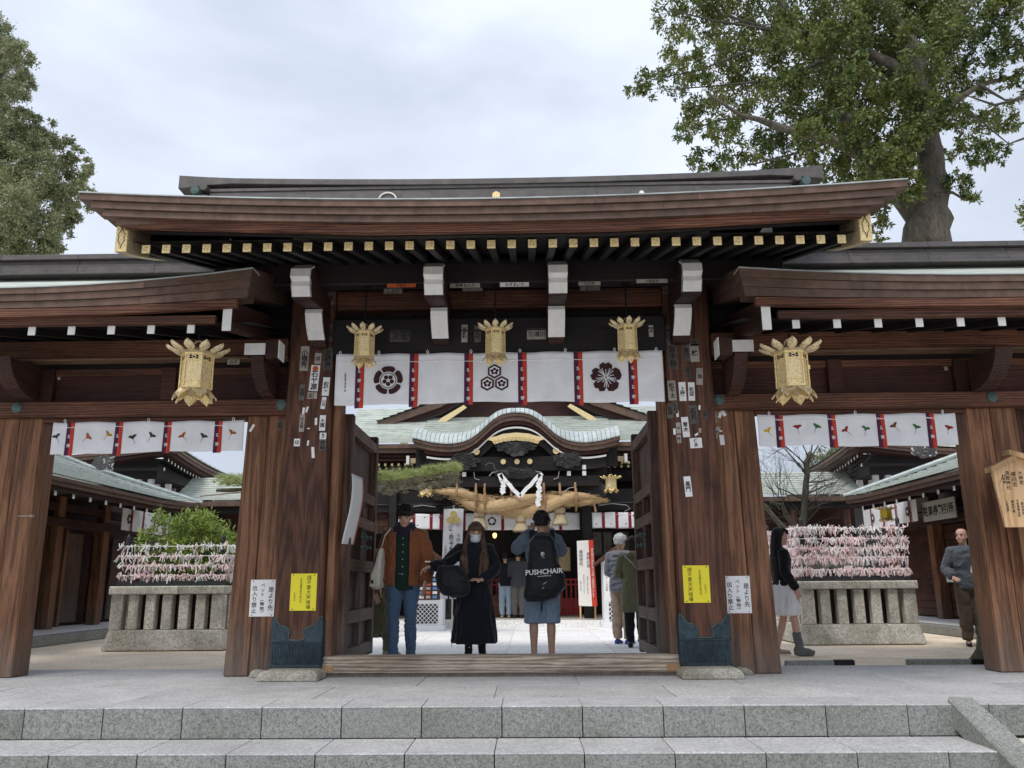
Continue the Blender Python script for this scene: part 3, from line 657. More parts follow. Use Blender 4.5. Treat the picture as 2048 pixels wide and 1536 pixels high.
# crest one: five lobed flower in a ring
def crest_mokko(cx,cz,r,yy,dy,mat,par,inner=True):
    pol=[]; n5=2*PI/5
    for k in range(5):
        a0=k*n5-n5/2+.07; a1=(k+1)*n5-n5/2-.07; pol.append([(cx+r*(1.0-.0*abs(2*i/12-1)**4-.10*abs(2*i/12-1)**6)*math.sin(a0+(a1-a0)*i/12),cz+r*(1-.10*abs(2*i/12-1)**6)*math.cos(a0+(a1-a0)*i/12)) for i in range(13)]+[(cx+r*.62*math.sin(a1-(a1-a0)*i/8),cz+r*.62*math.cos(a1-(a1-a0)*i/8)) for i in range(9)])
    if inner:
        [pol.append(ring(cx,cz,r*.50,r*.545,q*PI/2,(q+1)*PI/2,8)) for q in range(4)]
        for k in range(5):
            a=k*n5+n5/2+PI/5*0; px_,pz_=cx+r*.26*math.sin(a),cz+r*.26*math.cos(a); pol.append([(px_+r*.15*math.cos(2*PI*i/9),pz_+r*.15*math.sin(2*PI*i/9)) for i in range(9)])
    o=flat(pol,yy,dy,mat,par)
crest_mokko(-1.19,3.05,.158,yyc,.012,MAT['crest'],cur)
# crest two: three hexagons with flowers
def hexa_crest(cx,cz,r,yy,par):
    dark=[];lite=[]
    for (dx,dz) in ((0,r*1.02),(-r*.93,-r*.60),(r*.93,-r*.60)):
        h=lambda q:[(cx+dx+q*math.sin(i*PI/3),cz+dz+q*math.cos(i*PI/3)) for i in range(6)]
        dark.append(h(r*.98)); lite.append(ring(cx+dx,cz+dz,r*.01,r*.72,0,2*PI-.001,6)[:7])
    flat(dark,yy,.012,MAT['crest'],par); flat(lite,yy,.0135,MAT['noren'],par,'crest_field')
    fl=[]
    for (dx,dz) in ((0,r*1.02),(-r*.93,-r*.60),(r*.93,-r*.60)):
        for k in range(5):
            a=k*2*PI/5; px_,pz_=cx+dx+r*.36*math.sin(a),cz+dz+r*.30*math.cos(a); fl.append([(px_+r*.21*math.cos(2*PI*i/8),pz_+r*.19*math.sin(2*PI*i/8)) for i in range(8)])
    flat(fl,yy,.015,MAT['crest'],par,'crest_flower')
hexa_crest(-.045,3.05,.083,yyc,cur)
# crest three: cherry blossom with stamens
def sakura(cx,cz,r,yy,par,dy=.012,st=True,mat='crest'):
    pol=[]
    for k in range(5):
        a=k*2*PI/5; pts=[]
        for (rad,an) in ((.0,0),(.40,-.50),(.70,-.60),(.92,-.48),(1.03,-.18),(.90,0),(1.03,.18),(.92,.48),(.70,.60),(.40,.50)):
            pts.append((cx+r*rad*math.sin(a+an),cz+r*rad*math.cos(a+an)))
        pol.append(pts)
    flat(pol,yy,dy,MAT[mat],par)
    if st:
        wl_=[]
        for k in range(15):
            a=k*2*PI/15; L_=r*(.62 if k%3 else .5); w=r*.018; ca,sa=math.cos(a),math.sin(a)
            wl_.append([(cx+r*.1*sa-w*ca,cz+r*.1*ca+w*sa),(cx+L_*sa-w*ca,cz+L_*ca+w*sa),(cx+L_*sa+w*ca,cz+L_*ca-w*sa),(cx+r*.1*sa+w*ca,cz+r*.1*ca-w*sa)])
            wl_.append([(cx+(L_)*sa+r*.035*math.cos(2*PI*i/6),cz+(L_)*ca+r*.035*math.sin(2*PI*i/6)) for i in range(6)])
        [wl_.append(ring(cx,cz,r*.07,r*.10,q*PI/2,(q+1)*PI/2,4)) for q in range(4)]; flat(wl_,yy,dy+.002,MAT['noren'],par,'crest_stamen')
sakura(1.15,3.055,.165,yyc,cur)
def on_curtain(s,size,x,z,yy,par,mat='white_dye',dy=.016):
    return text(s,size,(x,yy(x,z)-dy,z),X3,Z3,MAT[mat],par,bold=.0015)
for rx in [-1.50,-.915,-.325,.255,.855,1.44]:
    for zq,ch_ in ((3.155,'祭'),(3.05,'弥'),(2.945,'祭'),(2.84,'弥')): on_curtain(ch_,.048,rx+.0,zq,yyc,cur)
on_curtain('奉納博多ライオンズクラブ',.021,-1.655,3.03,yyc,cur,'ink',.006)
# side curtains with ginkgo leaves
def ginkgo(cx,cz,r,rot,yy,par,mat):
    pts=[]
    base=[(0,0),(-.25,.35),(-.75,.62),(-.95,.85),(-.55,1.02),(-.2,.98),(0,.78),(.2,.98),(.55,1.02),(.95,.85),(.75,.62),(.25,.35)]
    ca,sa=math.cos(rot),math.sin(rot); tr=lambda p:(cx+r*(p[0]*ca-p[1]*sa),cz+r*(p[0]*sa+p[1]*ca))
    pts=[tr(p) for p in base]; flat([pts,[tr(p) for p in ((-.04,.05),(.04,.05),(.16,-1.0),(.10,-1.02))]],yy,.007,MAT[mat],par,'leaf_print')
for nm,col in (('lf_red',(.28,.03,.03)),('lf_green',(.05,.16,.04)),('lf_dark',(.03,.05,.03)),('lf_amber',(.48,.25,.02)),('lf_orange',(.40,.11,.02)),('lf_brown',(.16,.05,.02)),('lf_yellow',(.68,.45,.02))): MAT[nm]=plain(nm.replace('lf_','leaf_dye_'),col,.9)
c2,yy2=curtain(-4.93,-2.81,2.685,2.335,-.03,'white side curtain with orange, amber and dark ginkgo leaf prints left of the central opening',[-4.73,-4.19,-3.655,-3.09],amp=.008,rw=.086,seed=11,nx=90,nz=10,group='curtains of the two gate wings',hooks=(-4.8,-3.87,-2.93))
for px_,mt,rt_ in ((-4.865,'lf_dark',.4),(-4.55,'lf_orange',-.9),(-4.32,'lf_amber',-.7),(-4.02,'lf_dark',.3),(-3.84,'lf_dark',-.6),(-3.46,'lf_orange',.7),(-3.26,'lf_dark',-.5),(-2.95,'lf_orange',-.5)): ginkgo(px_,2.50-.02*math.sin(px_*9),.052,rt_,yy2,c2,mt)
for rx in [-4.73,-4.19,-3.655,-3.09]:
    for zq,ch_ in ((2.52,'祭'),(2.42,'弥')): on_curtain(ch_,.046,rx,zq,yy2,c2)
c3,yy3=curtain(2.80,4.935,2.682,2.33,-.03,'white side curtain with red, green and yellow ginkgo leaf prints right of the central opening',[3.035,3.60,4.125,4.66],amp=.008,rw=.086,seed=21,nx=90,nz=10,group='curtains of the two gate wings',hooks=(2.93,3.86,4.8))
for px_,mt,rt_ in ((2.92,'lf_yellow',.5),(3.23,'lf_red',.1),(3.42,'lf_green',-.5),(3.76,'lf_red',.7),(3.95,'lf_green',-.3),(4.28,'lf_brown',.6),(4.49,'lf_green',-.4),(4.84,'lf_red',-.3)): ginkgo(px_,2.50-.02*math.sin(px_*7),.052,rt_,yy3,c3,mt)
for rx in [3.035,3.60,4.125,4.66]:
    for zq,ch_ in ((2.52,'祭'),(2.42,'弥')): on_curtain(ch_,.046,rx,zq,yy3,c3)
# ================================================================ LANTERNS
def lantern(c,H,Rb,rot,label,chain,group=None,detail=True,hook=True,pal=('gold','gold_eng','gold_dull','gold_pale')):
    """hexagonal hanging lantern; c: centre of the body's bottom"""
    t=empty('hanging_lantern',c,label,'lantern',group); cx,cy_,cz=c
    G,GE,GD,GP=[MAT[p] for p in pal]; hb=H*.62; rt=Rb*1.0; rb=Rb*1.02
    hexp=lambda r,z:[(cx+r*math.cos(rot+i*PI/3),cy_+r*math.sin(rot+i*PI/3),z) for i in range(6)]
    MB().loft([hexp(rb*.93,cz),hexp(rt*.93,cz+hb)]).build('lamp_body',GE,t)
    m=MB()
    for i in range(6):
        a=rot+i*PI/3; m.tube([(cx+rb*math.cos(a),cy_+rb*math.sin(a),cz),(cx+rt*math.cos(a),cy_+rt*math.sin(a),cz+hb)],Rb*.055,5)
    m.build('corner_posts',G,t)
    for (z,h_,k) in ((0,.05,1.04),(.20,.035,1.0),(.78,.035,1.0),(.95,.05,1.04)):
        MB().loft([hexp(rb*k,cz+hb*z),hexp(rb*k,cz+hb*(z+h_))]).build('band',G,t)
    if detail:
        for i in range(6):      # lower plain plates, openwork holes above
            a=rot+(i+.5)*PI/3; nx,ny=math.cos(a),math.sin(a); tx,ty=-ny,nx; ap=rb*.93*math.cos(PI/6)+.003
            cc=lambda u,z,o=0:(cx+nx*(ap+o)+tx*u,cy_+ny*(ap+o)+ty*u,cz+z)
            w=rb*.40
            MB().hexa([cc(-w,hb*.055),cc(w,hb*.055),cc(w,hb*.055,-.004),cc(-w,hb*.055,-.004)],[cc(-w,hb*.195),cc(w,hb*.195),cc(w,hb*.195,-.004),cc(-w,hb*.195,-.004)]).build('plate',G,t)
            m=MB()
            for (u,z) in ((-.5,.905),(0,.875),(.5,.905),(-.5,.845),(.5,.845)):
                q=[cc(w*(u+.22*math.cos(b_)),hb*z+w*.16*math.sin(b_),.0015) for b_ in [k*PI/3 for k in range(6)]]; m.add(q,[tuple(range(6))])
            m.build('openwork',MAT['ink'],t,kind='stuff')
    # lotus petals above
    def petal(a,r0,z0,L_,w,rise,curl,mat,name,th=.006,n=5):
        rs=[]
        for k in range(n+1):
            u=k/n; rr=r0+L_*math.sin(min(u*1.25,1.57))*1.0 if curl>0 else r0+L_*u; z=z0+rise*(u**(1.5 if curl>0 else 1)); ww=w*max(.05,(1-(2*u-.9)**2*.85 if u>.15 else .45+u*3))*(1 if u<.85 else (1-u)/.15*.8+.08)
            row=[]
            for q_ in (-1,-.5,0,.5,1):
                cup=-(abs(q_)**2)*w*.35*curl; x=rr+cup*.5; row.append((cx+x*math.cos(a)-q_*ww*math.sin(a),cy_+x*math.sin(a)+q_*ww*math.cos(a),z+abs(q_)**2*w*.35*abs(curl)))
            rs.append(row+[(p[0]-math.cos(a)*th,p[1]-math.sin(a)*th,p[2]+th) for p in row[::-1]])
        MB().loft(rs).build(name,mat,t,smooth=False)
    z1=cz+hb
    MB().loft([hexp(rb*1.02,z1),hexp(rb*1.25,z1+H*.03),hexp(rb*.9,z1+H*.07),hexp(rb*.35,z1+H*.13)]).build('roof_plate',GD,t)
    for i in range(10): petal(rot+i*2*PI/10+.2,rb*1.0,z1+H*.01,rb*1.0,rb*.31,H*.13,1,GP,'upper_petal')
    # spreading petals below
    for i in range(6):
        a=rot+i*PI/3
        petal(a,rb*.72,cz+.004,rb*.62,rb*.46,-H*.20,-.6,GP,'lower_petal')
        petal(a,rb*.55,cz-H*.06,rb*.55,rb*.38,-H*.19,-.6,G,'under_petal')
    MB().loft([hexp(rb*1.0,cz),hexp(rb*.8,cz-H*.05),hexp(rb*.5,cz-H*.1)]).build('base_plate',GD,t)
    MB().tube([(cx+rb*.33*math.cos(a_),cy_,z1+H*.15+rb*.42*math.sin(a_)) for a_ in [PI*k/10 for k in range(11)]],rb*.05,6).build('loop_handle',GD if detail else GP,t)
    if chain:
        ztopc=chain; z=z1+H*.15+rb*.42; k=0
        m=MB(); pts=[(cx,cy_,z),(cx,cy_,ztopc)]; m.tube(pts,.006,5); m.build('chain_core',MAT['black'],t)
        L_=.035; mm=MB()
        while z<ztopc-.02:
            q=k%2; mm.tube([(cx+(.011*math.cos(b_) if q else 0),cy_+(0 if q else .011*math.cos(b_)),z+L_/2+L_*.55*math.sin(b_)) for b_ in [2*PI*j/6 for j in range(7)]],.0035,4,caps=False); z+=L_*.75; k+=1
        mm.build('chain_link',MAT['black'],t,kind='stuff')
    return t
lanterns=[]
for px_,py_,lab in ((728,715,'small gilt hanging lantern at the left end of the long crest curtain'),(991,709,'small gilt hanging lantern before the middle of the long crest curtain'),(1256,703,'small gilt hanging lantern at the right end of the long crest curtain')):
    c=P(px_,py_,Y=-.66); lanterns.append(lantern((c.x,c.y,c.z),.42,.098,.15,lab,3.99,'small gilt lanterns before the crest curtain'))
    MB().lathe((c.x,-.66,3.965),[(.004,0),(.035,.0),(.035,.012),(.018,.02),(.018,.03)],8).build('hook_plate',MAT['black'],lanterns[-1])
c=P(390,780,Y=-1.12); lantern((c.x,c.y,c.z),.56,.152,.12,'large gilt hanging lantern under the left wing eave, openwork sides and no latch',3.36,'large gilt lanterns under the wing eaves')
c=P(1587,777,Y=-1.12); lb=lantern((c.x,c.y,c.z),.56,.152,-.10,'large gilt hanging lantern under the right wing eave, its side door with a latch',3.33,'large gilt lanterns under the wing eaves')
MB().box(c.x+.115,c.x+.135,c.y-.125,c.y-.095,c.z+.16,c.z+.20).build('latch',MAT['gold'],lb)
# ================================================================ NOTICES
def notice(px,Y,w,h,label,mat,lines,tilt=0,ink='ink',pins=True,name='notice',cat='notice',group=None,bold=.0012):
    c=P(px[0],px[1],Y=Y); t=empty(name,(c.x,Y,c.z-h/2),label,cat,group)
    ca,sa=math.cos(tilt),math.sin(tilt); ux=Vector((ca,0,sa)); uz=Vector((-sa,0,ca)); c0=Vector((c.x,Y-.004,c.z))
    pts=[c0+ux*a*w/2+uz*b_*h/2 for a,b_ in ((-1,-1),(1,-1),(1,1),(-1,1))]
    MB().hexa([p+Vector((0,.003,0)) for p in pts],[p for p in pts]).build('sheet',mat,t)
    for (s_,size,u,v,bo) in lines: text(s_,size,c0+ux*u*w+uz*v*h+Vector((0,-.0015,0)),ux,uz,MAT[ink],t,bold=bo,space=.92)
    if pins:
        for a,b_ in ((-.4,-.46),(.4,-.46),(.4,.46),(-.4,.46)):
            q=c0+ux*a*w+uz*b_*h; MB().ell((q.x,q.y-.002,q.z),(.006,.004,.006),6,4).build('pin',MAT['ink'],t)
    return t
wl_lines=[('是より先',.072,.34,-.02,.0006),('ペット︵動物︶',.056,.0,.0,.0004),('出入り禁止',.068,-.32,-.03,.0006)]
yl_lines=[('請不要大声喧嘩',.058,.20,-.01,.0),('大きな声をださないで',.030,-.10,.04,.0004),('ください',.028,-.33,-.12,.0003)]
yl_r=[('請不要大声喧嘩',.058,-.24,-.01,.0),('大きな声をださないで',.030,.14,.04,.0004),('ください',.028,.33,-.12,.0003)]
notice((525,1196),-.002,.262,.375,'white no pets notice pinned low on the left bay column',MAT['paper'],wl_lines,-.0)
notice((1476,1189),-.002,.262,.375,'white no pets notice pinned low on the right bay column',MAT['paper'],wl_lines,.0)
notice((607,1184),-.202,.27,.37,'yellow handwritten notice pinned above the bronze skirt of the left main column',MAT['yellow'],yl_lines,0)
notice((1393,1168),-.202,.27,.37,'yellow handwritten notice pinned above the bronze skirt of the right main column',MAT['yellow'],yl_r,0)
# ================================================================ PASTED NAME SLIPS (parts of the gate)
def slip(px,py,w,h,s,mat='paper',Y=-.2015,tilt=0,ink='ink',horiz=False,size=None,red=False,parent=None,bold=.004):
    """px,py: centre in the photograph, w,h: width and height there"""
    parent=parent or gate
    c=P(px,py,Y=Y); k=(c-Vector(CAM)).dot(Vector(_f))/F; W_=w*k; H_=h*k*1.02; ca,sa=math.cos(tilt),math.sin(tilt); ux=Vector((ca,0,sa)); uz=Vector((-sa,0,ca))
    c0=Vector((c.x,Y-.0015,c.z)); pts=[c0+ux*a*W_/2+uz*b_*H_/2 for a,b_ in ((-1,-1),(1,-1),(1,1),(-1,1))]
    o=MB().hexa([p+Vector((0,.001,0)) for p in pts],pts).build('paper_slip',MAT[mat],parent)
    if s:
        n=len(s)
        if horiz: sz=min(H_*.85,W_/n*.95); text(s,sz,c0+Vector((0,-.0012,0)),ux,uz,MAT[ink],o,bold=sz*.02,vertical=False)
        else:
            sz=min(W_*.92,H_/n*.98); text(s,sz,c0+Vector((0,-.0012,0))+(uz*-H_*.1 if red else uz*0),ux,uz,MAT[ink],o,bold=sz*.02,space=.86)
    if red:
        q=c0+uz*H_*.36; MB().add([(q.x+W_*.34*math.cos(i*PI/6),q.y-.0012,q.z+W_*.34*math.sin(i*PI/6)) for i in range(12)],[tuple(range(12))[::-1]]).build('slip_seal',MAT['orange_ink'],o,fix=False)
L_=[ # left column: x, y, w, h, text, paper
 (609,717,17,50,'小嶺秀','old_paper',-.02),(636,717,13,22,'涼','old_paper',-.05),(656,718,19,46,'宮崎屋','dim_paper',0),(629,756,18,52,'石ヤ源','paper',-.06),
 (604,785,11,32,'吉田','dim_paper',-.03),(652,773,14,37,'松鶴','paper',-.05),(621,791,12,13,'組','old_paper',0),(631,791,6,13,'','old_paper',0),(647,806,9,24,'川田','paper',-.12),
 (607,822,5,14,'','paper',-.1),(614,819,4,12,'','paper',-.25),(604,846,10,35,'万太郎','old_paper',-.02),(632,843,5,14,'','paper',0),(645,846,12,31,'大國','paper',-.02),
 (617,857,6,2,'','paper',0),(594,885,12,15,'印','paper',-.02),(616,886,4,10,'','paper',-.1),(646,872,13,13,'神戸','paper',-.03),(645,890,13,22,'柳橋','dim_paper',-.03),(626,905,6,22,'','paper',.1),(662,597,14,28,'田','dim_paper',0),(662,665,12,36,'大原','dim_paper',0)]
for a in L_: slip(*a[:6],tilt=a[6],red=(a[4]=='石ヤ源'))
R_=[(1345,712,20,54,'宮木谷','dim_paper',.02),(1372,705,13,35,'清口','dim_paper',.0),(1388,685,16,14,'神','dim_paper',0),(1389,706,18,36,'林','old_paper',.03),(1336,668,14,36,'尾川','dim_paper',0),
 (1376,745,12,22,'井上','dim_paper',0),(1399,753,13,34,'角','old_paper',-.06),(1344,781,16,40,'松千太','old_paper',.04),(1365,783,14,38,'上勝','paper',.02),(1383,783,13,37,'松賀','paper',-.02),
 (1340,822,12,30,'宮原','dim_paper',0),(1351,815,9,24,'竹内','dim_paper',0),(1387,829,17,38,'石丸','dim_paper',.06),(1410,830,9,20,'仲','dim_paper',0),(1355,828,5,12,'','paper',0),(1399,815,4,9,'','paper',-.1),
 (1371,854,14,40,'青木','paper',.06),(1349,863,5,12,'','paper',0),(1357,856,9,22,'中','old_paper',.03),(1392,886,24,20,'博多','paper',.04),(1358,878,9,16,'因','old_paper',.05),(1400,861,5,9,'','old_paper',0),(1393,869,8,4,'','paper',.6),(1376,973,14,40,'黒門','paper',.06),(1330,580,12,16,'心','dim_paper',0)]
for a in R_: slip(*a[:6],tilt=a[6])
for a in [(1427,832,13,26,'木山','old_paper',-.03),(1440,830,6,12,'','paper',-.3),(1447,826,7,13,'','paper',.4),(1421,852,5,12,'','paper',.1),(1433,866,8,26,'金二','old_paper',-.4),(1444,880,9,20,'','paper',.06),(1441,862,7,3,'','paper',-.1)]: slip(*a[:6],tilt=a[6],Y=-.0015)
for a in [(504,856,5,16,'','paper',-.5),(560,850,9,20,'成田','dim_paper',0)]: slip(*a[:6],tilt=a[6],Y=-.0015)
for a in [(929,667,12,36,'荒野堅','old_paper',0),(955,668,13,34,'吉田','dim_paper',0),(1073,668,38,22,'三浦川','old_paper',0,1),(800,672,40,24,'次宏','dim_paper',0,1),(1302,662,9,24,'成','old_paper',0),(885,668,20,14,'心','dim_paper',0,1),(870,665,16,12,'火','dim_paper',0,1)]: slip(*a[:6],tilt=a[6],Y=-.2715,horiz=len(a)>7)
for a in [(803,571,58,8,'千社札','orange_ink',0),(786,582,36,10,'とよひ','dim_paper',0),(930,571,60,9,'宮本ちの力','old_paper',0),(1029,569,58,9,'みぎまいり','paper',0),(1179,567,44,8,'石丸金','old_paper',0),(1180,577,40,9,'植土','dim_paper',0),(1304,562,62,8,'つゆばせ','old_paper',0),(945,579,40,7,'','dim_paper',0)]: slip(*a[:6],Y=-.7415,horiz=True)
slip(467,724,24,10,'石の','old_paper',Y=-.2415,horiz=True)
slip(118,752,8,16,'','old_paper',Y=.057,tilt=-.15,parent=wings[0]); slip(1891,733,7,16,'','old_paper',Y=.057,tilt=.1,parent=wings[1])
# wooden notice board at the far right, with its own little roof
eb=empty('wooden_board',(5.28,-.25,1.40),'pale wooden notice board with a small gabled top hung on the right wing column','notice board')
MB().prism([(5.125,1.43),(5.52,1.43),(5.52,2.08),(5.30,2.185),(5.06,2.03)],'y',-.36,-.325).build('board',MAT['hinoki'],eb,bevel=.004)
MB().hexa([(5.03,-.42,1.985),(5.30,-.42,2.115),(5.30,-.29,2.115),(5.03,-.29,1.985)],[(5.02,-.42,2.035),(5.30,-.42,2.17),(5.30,-.29,2.17),(5.02,-.29,2.035)]).build('roof_board',MAT['hinoki'],eb,bevel=.003)
MB().hexa([(5.225,-.43,2.16),(5.60,-.43,2.05),(5.60,-.29,2.05),(5.225,-.29,2.16)],[(5.225,-.43,2.215),(5.60,-.43,2.105),(5.60,-.29,2.105),(5.225,-.29,2.215)]).build('roof_board',MAT['hinoki'],eb,bevel=.003)
MB().box(5.44,5.48,-.32,-.02,.9,1.5).build('post',MAT['hinoki'],eb)
for (s_,sz,x,z) in (('御神徳',.036,5.145,1.90),('須賀神社',.056,5.21,1.905),('櫛田宮',.060,5.275,1.915),('大神宮',.055,5.345,1.93),('商売繁昌',.036,5.225,1.64),('不老長寿厄除',.034,5.275,1.62),('家内安全',.036,5.32,1.62),('天照大御神',.034,5.36,1.62),('心願成就',.030,5.17,1.64)): text(s_,sz,(x,-.362,z),X3,Z3,MAT['ink'],eb,bold=.0004)
# little camera arm on the left column, paper scroll on the left door
MB().tube([(-5.2,-.02,1.66),(-5.0,-.1,1.655)],.006,5).box(-5.02,-4.99,-.115,-.07,1.645,1.665).build('latch_bar',MAT['old_paper'],wings[0])
sc=empty('hanging_scroll',(-1.66,.6,1.3),'long white paper with red edge hanging askew on the left door leaf','hanging paper')
def scf(u,v): 
    y=.0+.62*u-.16*v; z=2.09-.0*u-.76*v+.02*u; return (-1.625+.035*math.sin(v*3.6+.5),y,z)
o=MB().grid(scf,6,14).build('sheet',MAT['paper'],sc,smooth=True); o.modifiers.new('s','SOLIDIFY').thickness=.002
o=MB().grid(lambda u,v:(scf(.94+.06*u,v)[0]+.004,)+scf(.94+.06*u,v)[1:],1,14).build('red_edge',MAT['red'],sc); o.modifiers.new('s','SOLIDIFY').thickness=.002
# ================================================================ WORSHIP HALL ACROSS THE COURT
HX=.04
hall=empty('worship_hall',(HX,11,0),label='dark worship hall across the courtyard with a curved karahafu gable and pale green roof',cat='shrine hall')
MB().box(-9,9,9.52,17,-.2,.135).build('podium',MAT['granite_old'],hall)
x=-9.0
while x<9: MB().box(x+.003,x+1.197,9.44,9.75,.0,.137).build('podium_stone',MAT['granite_court'],hall,bevel=.006); x+=1.2
def saw(A,B,rows,name,mat,parent,nu=16,lift=.018,sag=.0,flip=False):
    """stepped shingle courses between the lines A(u) and B(u), one continuous sheet"""
    b=MB(); rr=[]
    for k in range(rows):
        for v,l in ((k/rows,lift),((k+1)/rows,0)):
            row=[]
            for i in range(nu+1):
                u=i/nu; a=Vector(A(u)); c=Vector(B(u)); p=a.lerp(c,v); p.z+=l-sag*math.sin(PI*v); row.append(p)
            rr.append(row)
    b.loft(rr,close=False); return b.build(name,mat,parent,fix=False)
# karahafu gable profile (x, z of the roof edge)
KP=[(-2.38,4.205),(-1.95,4.085),(-1.53,4.043),(-1.27,4.075),(-1.02,4.165),(-.80,4.34),(-.59,4.565),(-.33,4.735),(0,4.785),(.33,4.735),(.59,4.565),(.80,4.34),(1.02,4.165),(1.27,4.075),(1.53,4.043),(1.95,4.085),(2.38,4.205)]
def kz(x):
    x=max(-2.38,min(2.38,x))
    for (a,b_),(c,d_) in zip(KP,KP[1:]):
        if a<=x<=c: t=(x-a)/(c-a); t2=t; return b_+(d_-b_)*t2
    return 4.2
def ks(x): return sum(kz(x+o)*w for o,w in ((-.14,.15),(-.07,.22),(0,.26),(.07,.22),(.14,.15)))
def kstrip(hx,y0,y1,zt_,zb_,mat,name,n=60,par=hall,scale=1.0,drop=0,bev=0,parts=1):
    for q in range(parts):
        rs=[]; m=n//parts
        for k in range(m+1):
            x=-hx+2*hx*(q*m+k)/(m*parts); z=ks(x*scale)-drop; rs.append([(HX+x,y0,z+zb_),(HX+x,y1,z+zb_),(HX+x,y1,z+zt_),(HX+x,y0,z+zt_)])
        MB().loft(rs).build(name,MAT[mat],par,bevel=bev)
kstrip(2.38,9.90,10.3,0,-.10,'copper','gable_copper',parts=10)
kstrip(2.32,9.93,10.3,-.103,-.20,'copper','gable_copper',parts=8)
kstrip(2.12,9.99,10.3,-.205,-.29,'panel','gable_board')
kstrip(2.10,10.02,10.1,-.292,-.325,'red_lacquer','gable_board') if 'red_lacquer' in MAT else None
kstrip(2.06,10.0,10.06,-.335,-.375,'white','white_moulding',scale=.98)
kstrip(2.05,10.08,10.2,-.33,-.60,'dark','gable_board',scale=.97)
# seams of the roof bend: tile-like copper sheets climbing over the curve
for j in range(46):
    x0=-2.38+4.76*j/46; x1=x0+4.76/46-.010; rs=[]
    for (yy_,up) in ((9.88,.012),(9.93,.09),(10.03,.20),(10.2,.31),(10.5,.40),(11.2,.50),(12.4,.62)):
        e0=.85*up*(.55+.45*min(1,abs(x0)/1.4)); e1=.85*up*(.55+.45*min(1,abs(x1)/1.4)); rs.append([(HX+x0,yy_,ks(x0)+e0),(HX+x1,yy_,ks(x1)+e1),(HX+x1,yy_,ks(x1)+e1-.03),(HX+x0,yy_,ks(x0)+e0-.03)])
    MB().loft(rs).build('copper_sheet',MAT['green_pale'],hall)
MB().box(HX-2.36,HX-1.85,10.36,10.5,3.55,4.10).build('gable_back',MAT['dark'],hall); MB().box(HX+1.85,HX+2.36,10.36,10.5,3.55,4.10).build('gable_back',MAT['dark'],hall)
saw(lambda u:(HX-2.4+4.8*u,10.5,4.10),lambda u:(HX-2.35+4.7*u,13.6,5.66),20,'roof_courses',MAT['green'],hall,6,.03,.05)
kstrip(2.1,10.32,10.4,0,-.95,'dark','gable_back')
# main roof left and right of the gable
for s in (-1,1):
    A=lambda u,s=s:(HX+s*(2.3+2.1*u),10.55,4.155); B=lambda u,s=s:(HX+s*(1.2+3.2*u),13.6,5.65)
    saw(A,B,22,'roof_courses',MAT['green'],hall,8,.03,.10)
    for (zt_,zb_,y0,m,hx) in ((4.15,4.05,10.55,'copper',2.32),(4.045,3.95,10.6,'copper',2.36),(3.93,3.86,10.75,'panel',2.2),(3.84,3.78,10.8,'red_lacq',2.1)):
        mt=MAT['panel'] if m=='red_lacq' else MAT[m]
        x0,x1=sorted((HX+s*hx,HX+s*4.4)); MB().box(x0,x1,y0,y0+.5,zb_,zt_).build('eave_layer',mt,hall)
    r=None
    for k in range(16):
        xx=HX+s*(1.55+.16*k)
        for (yy_,zz_) in ((10.85,3.70),(11.0,3.63)):
            if r is None:
                r=MB().box(-.025,.025,yy_,12.6,zz_-.03,zz_+.03); r.v=[(a,b_,c) for a,b_,c in r.v]; rr_=r.build('hall_rafter',MAT['dark_y'],hall); rr_.location=(xx-HX,0,0)
                # mesh is relative to the hall origin
                MB().box(-.027,.027,yy_-.008,yy_-.001,zz_-.032,zz_+.032).build('gilt_tip',MAT['gold'],rr_); rr_.location=(xx,0,0)
                base=(yy_,zz_); r0h=rr_
            else: c=copy_tree(r0h,hall,(xx,yy_-base[0],zz_-base[1]))
    x0,x1=sorted((HX+s*1.2,HX+s*4.4)); MB().box(x0,x1,11.2,11.4,3.3,3.58).build('hall_beam',MAT['dark'],hall)
    # gold flanked beam end and white block
    x0,x1=sorted((HX+s*2.13,HX+s*2.52)); MB().prism([(x0,3.69),(x1,3.69),(x1,3.81),(x0,3.81)],'y',10.56,10.60).build('gilt_mount',MAT['gold_dull'],hall)
    x0,x1=sorted((HX+s*2.53,HX+s*2.60)); MB().box(x0,x1,10.5,10.7,3.66,3.86).build('white_block',MAT['white'],hall)
    # big chidori gable behind
    pa=[(2.75+.9,5.05),(2.0,5.62),(1.0,6.2),(0,6.7)]
    for (dz,y0,h_,m) in ((0,12.4,.12,'copper'),(-.13,12.5,.12,'panel'),(-.27,12.55,.05,'copper_grey')):
        rs=[(HX+s*x,z+dz) for x,z in pa]; MB().prism(rs+[(x,z-h_*1.6) for x,z in rs[::-1]],'y',y0,y0+.25).build('gable_bargeboard',MAT[m],hall)
    c0=(1.62,5.24); MB().prism([(HX+s*(c0[0]+a),c0[1]+b_) for a,b_ in ((-.30,.17),(-.22,.24),(.36,-.10),(.52,-.24),(.22,-.19))],'y',12.42,12.47).build('gilt_mount',MAT['gold_eng'],hall)
    MB().prism([(HX,6.55),(HX+s*3.0,5.05),(HX,5.05)],'y',12.8,12.85).build('gable_infill',MAT['panel'],hall)
    saw(lambda u,s=s:(HX+s*(3.7-.1*u),12.35+4*u,5.05),lambda u,s=s:(HX,12.35+4*u,6.72),20,'gable_roof',MAT['green'],hall,3,.03,.12)
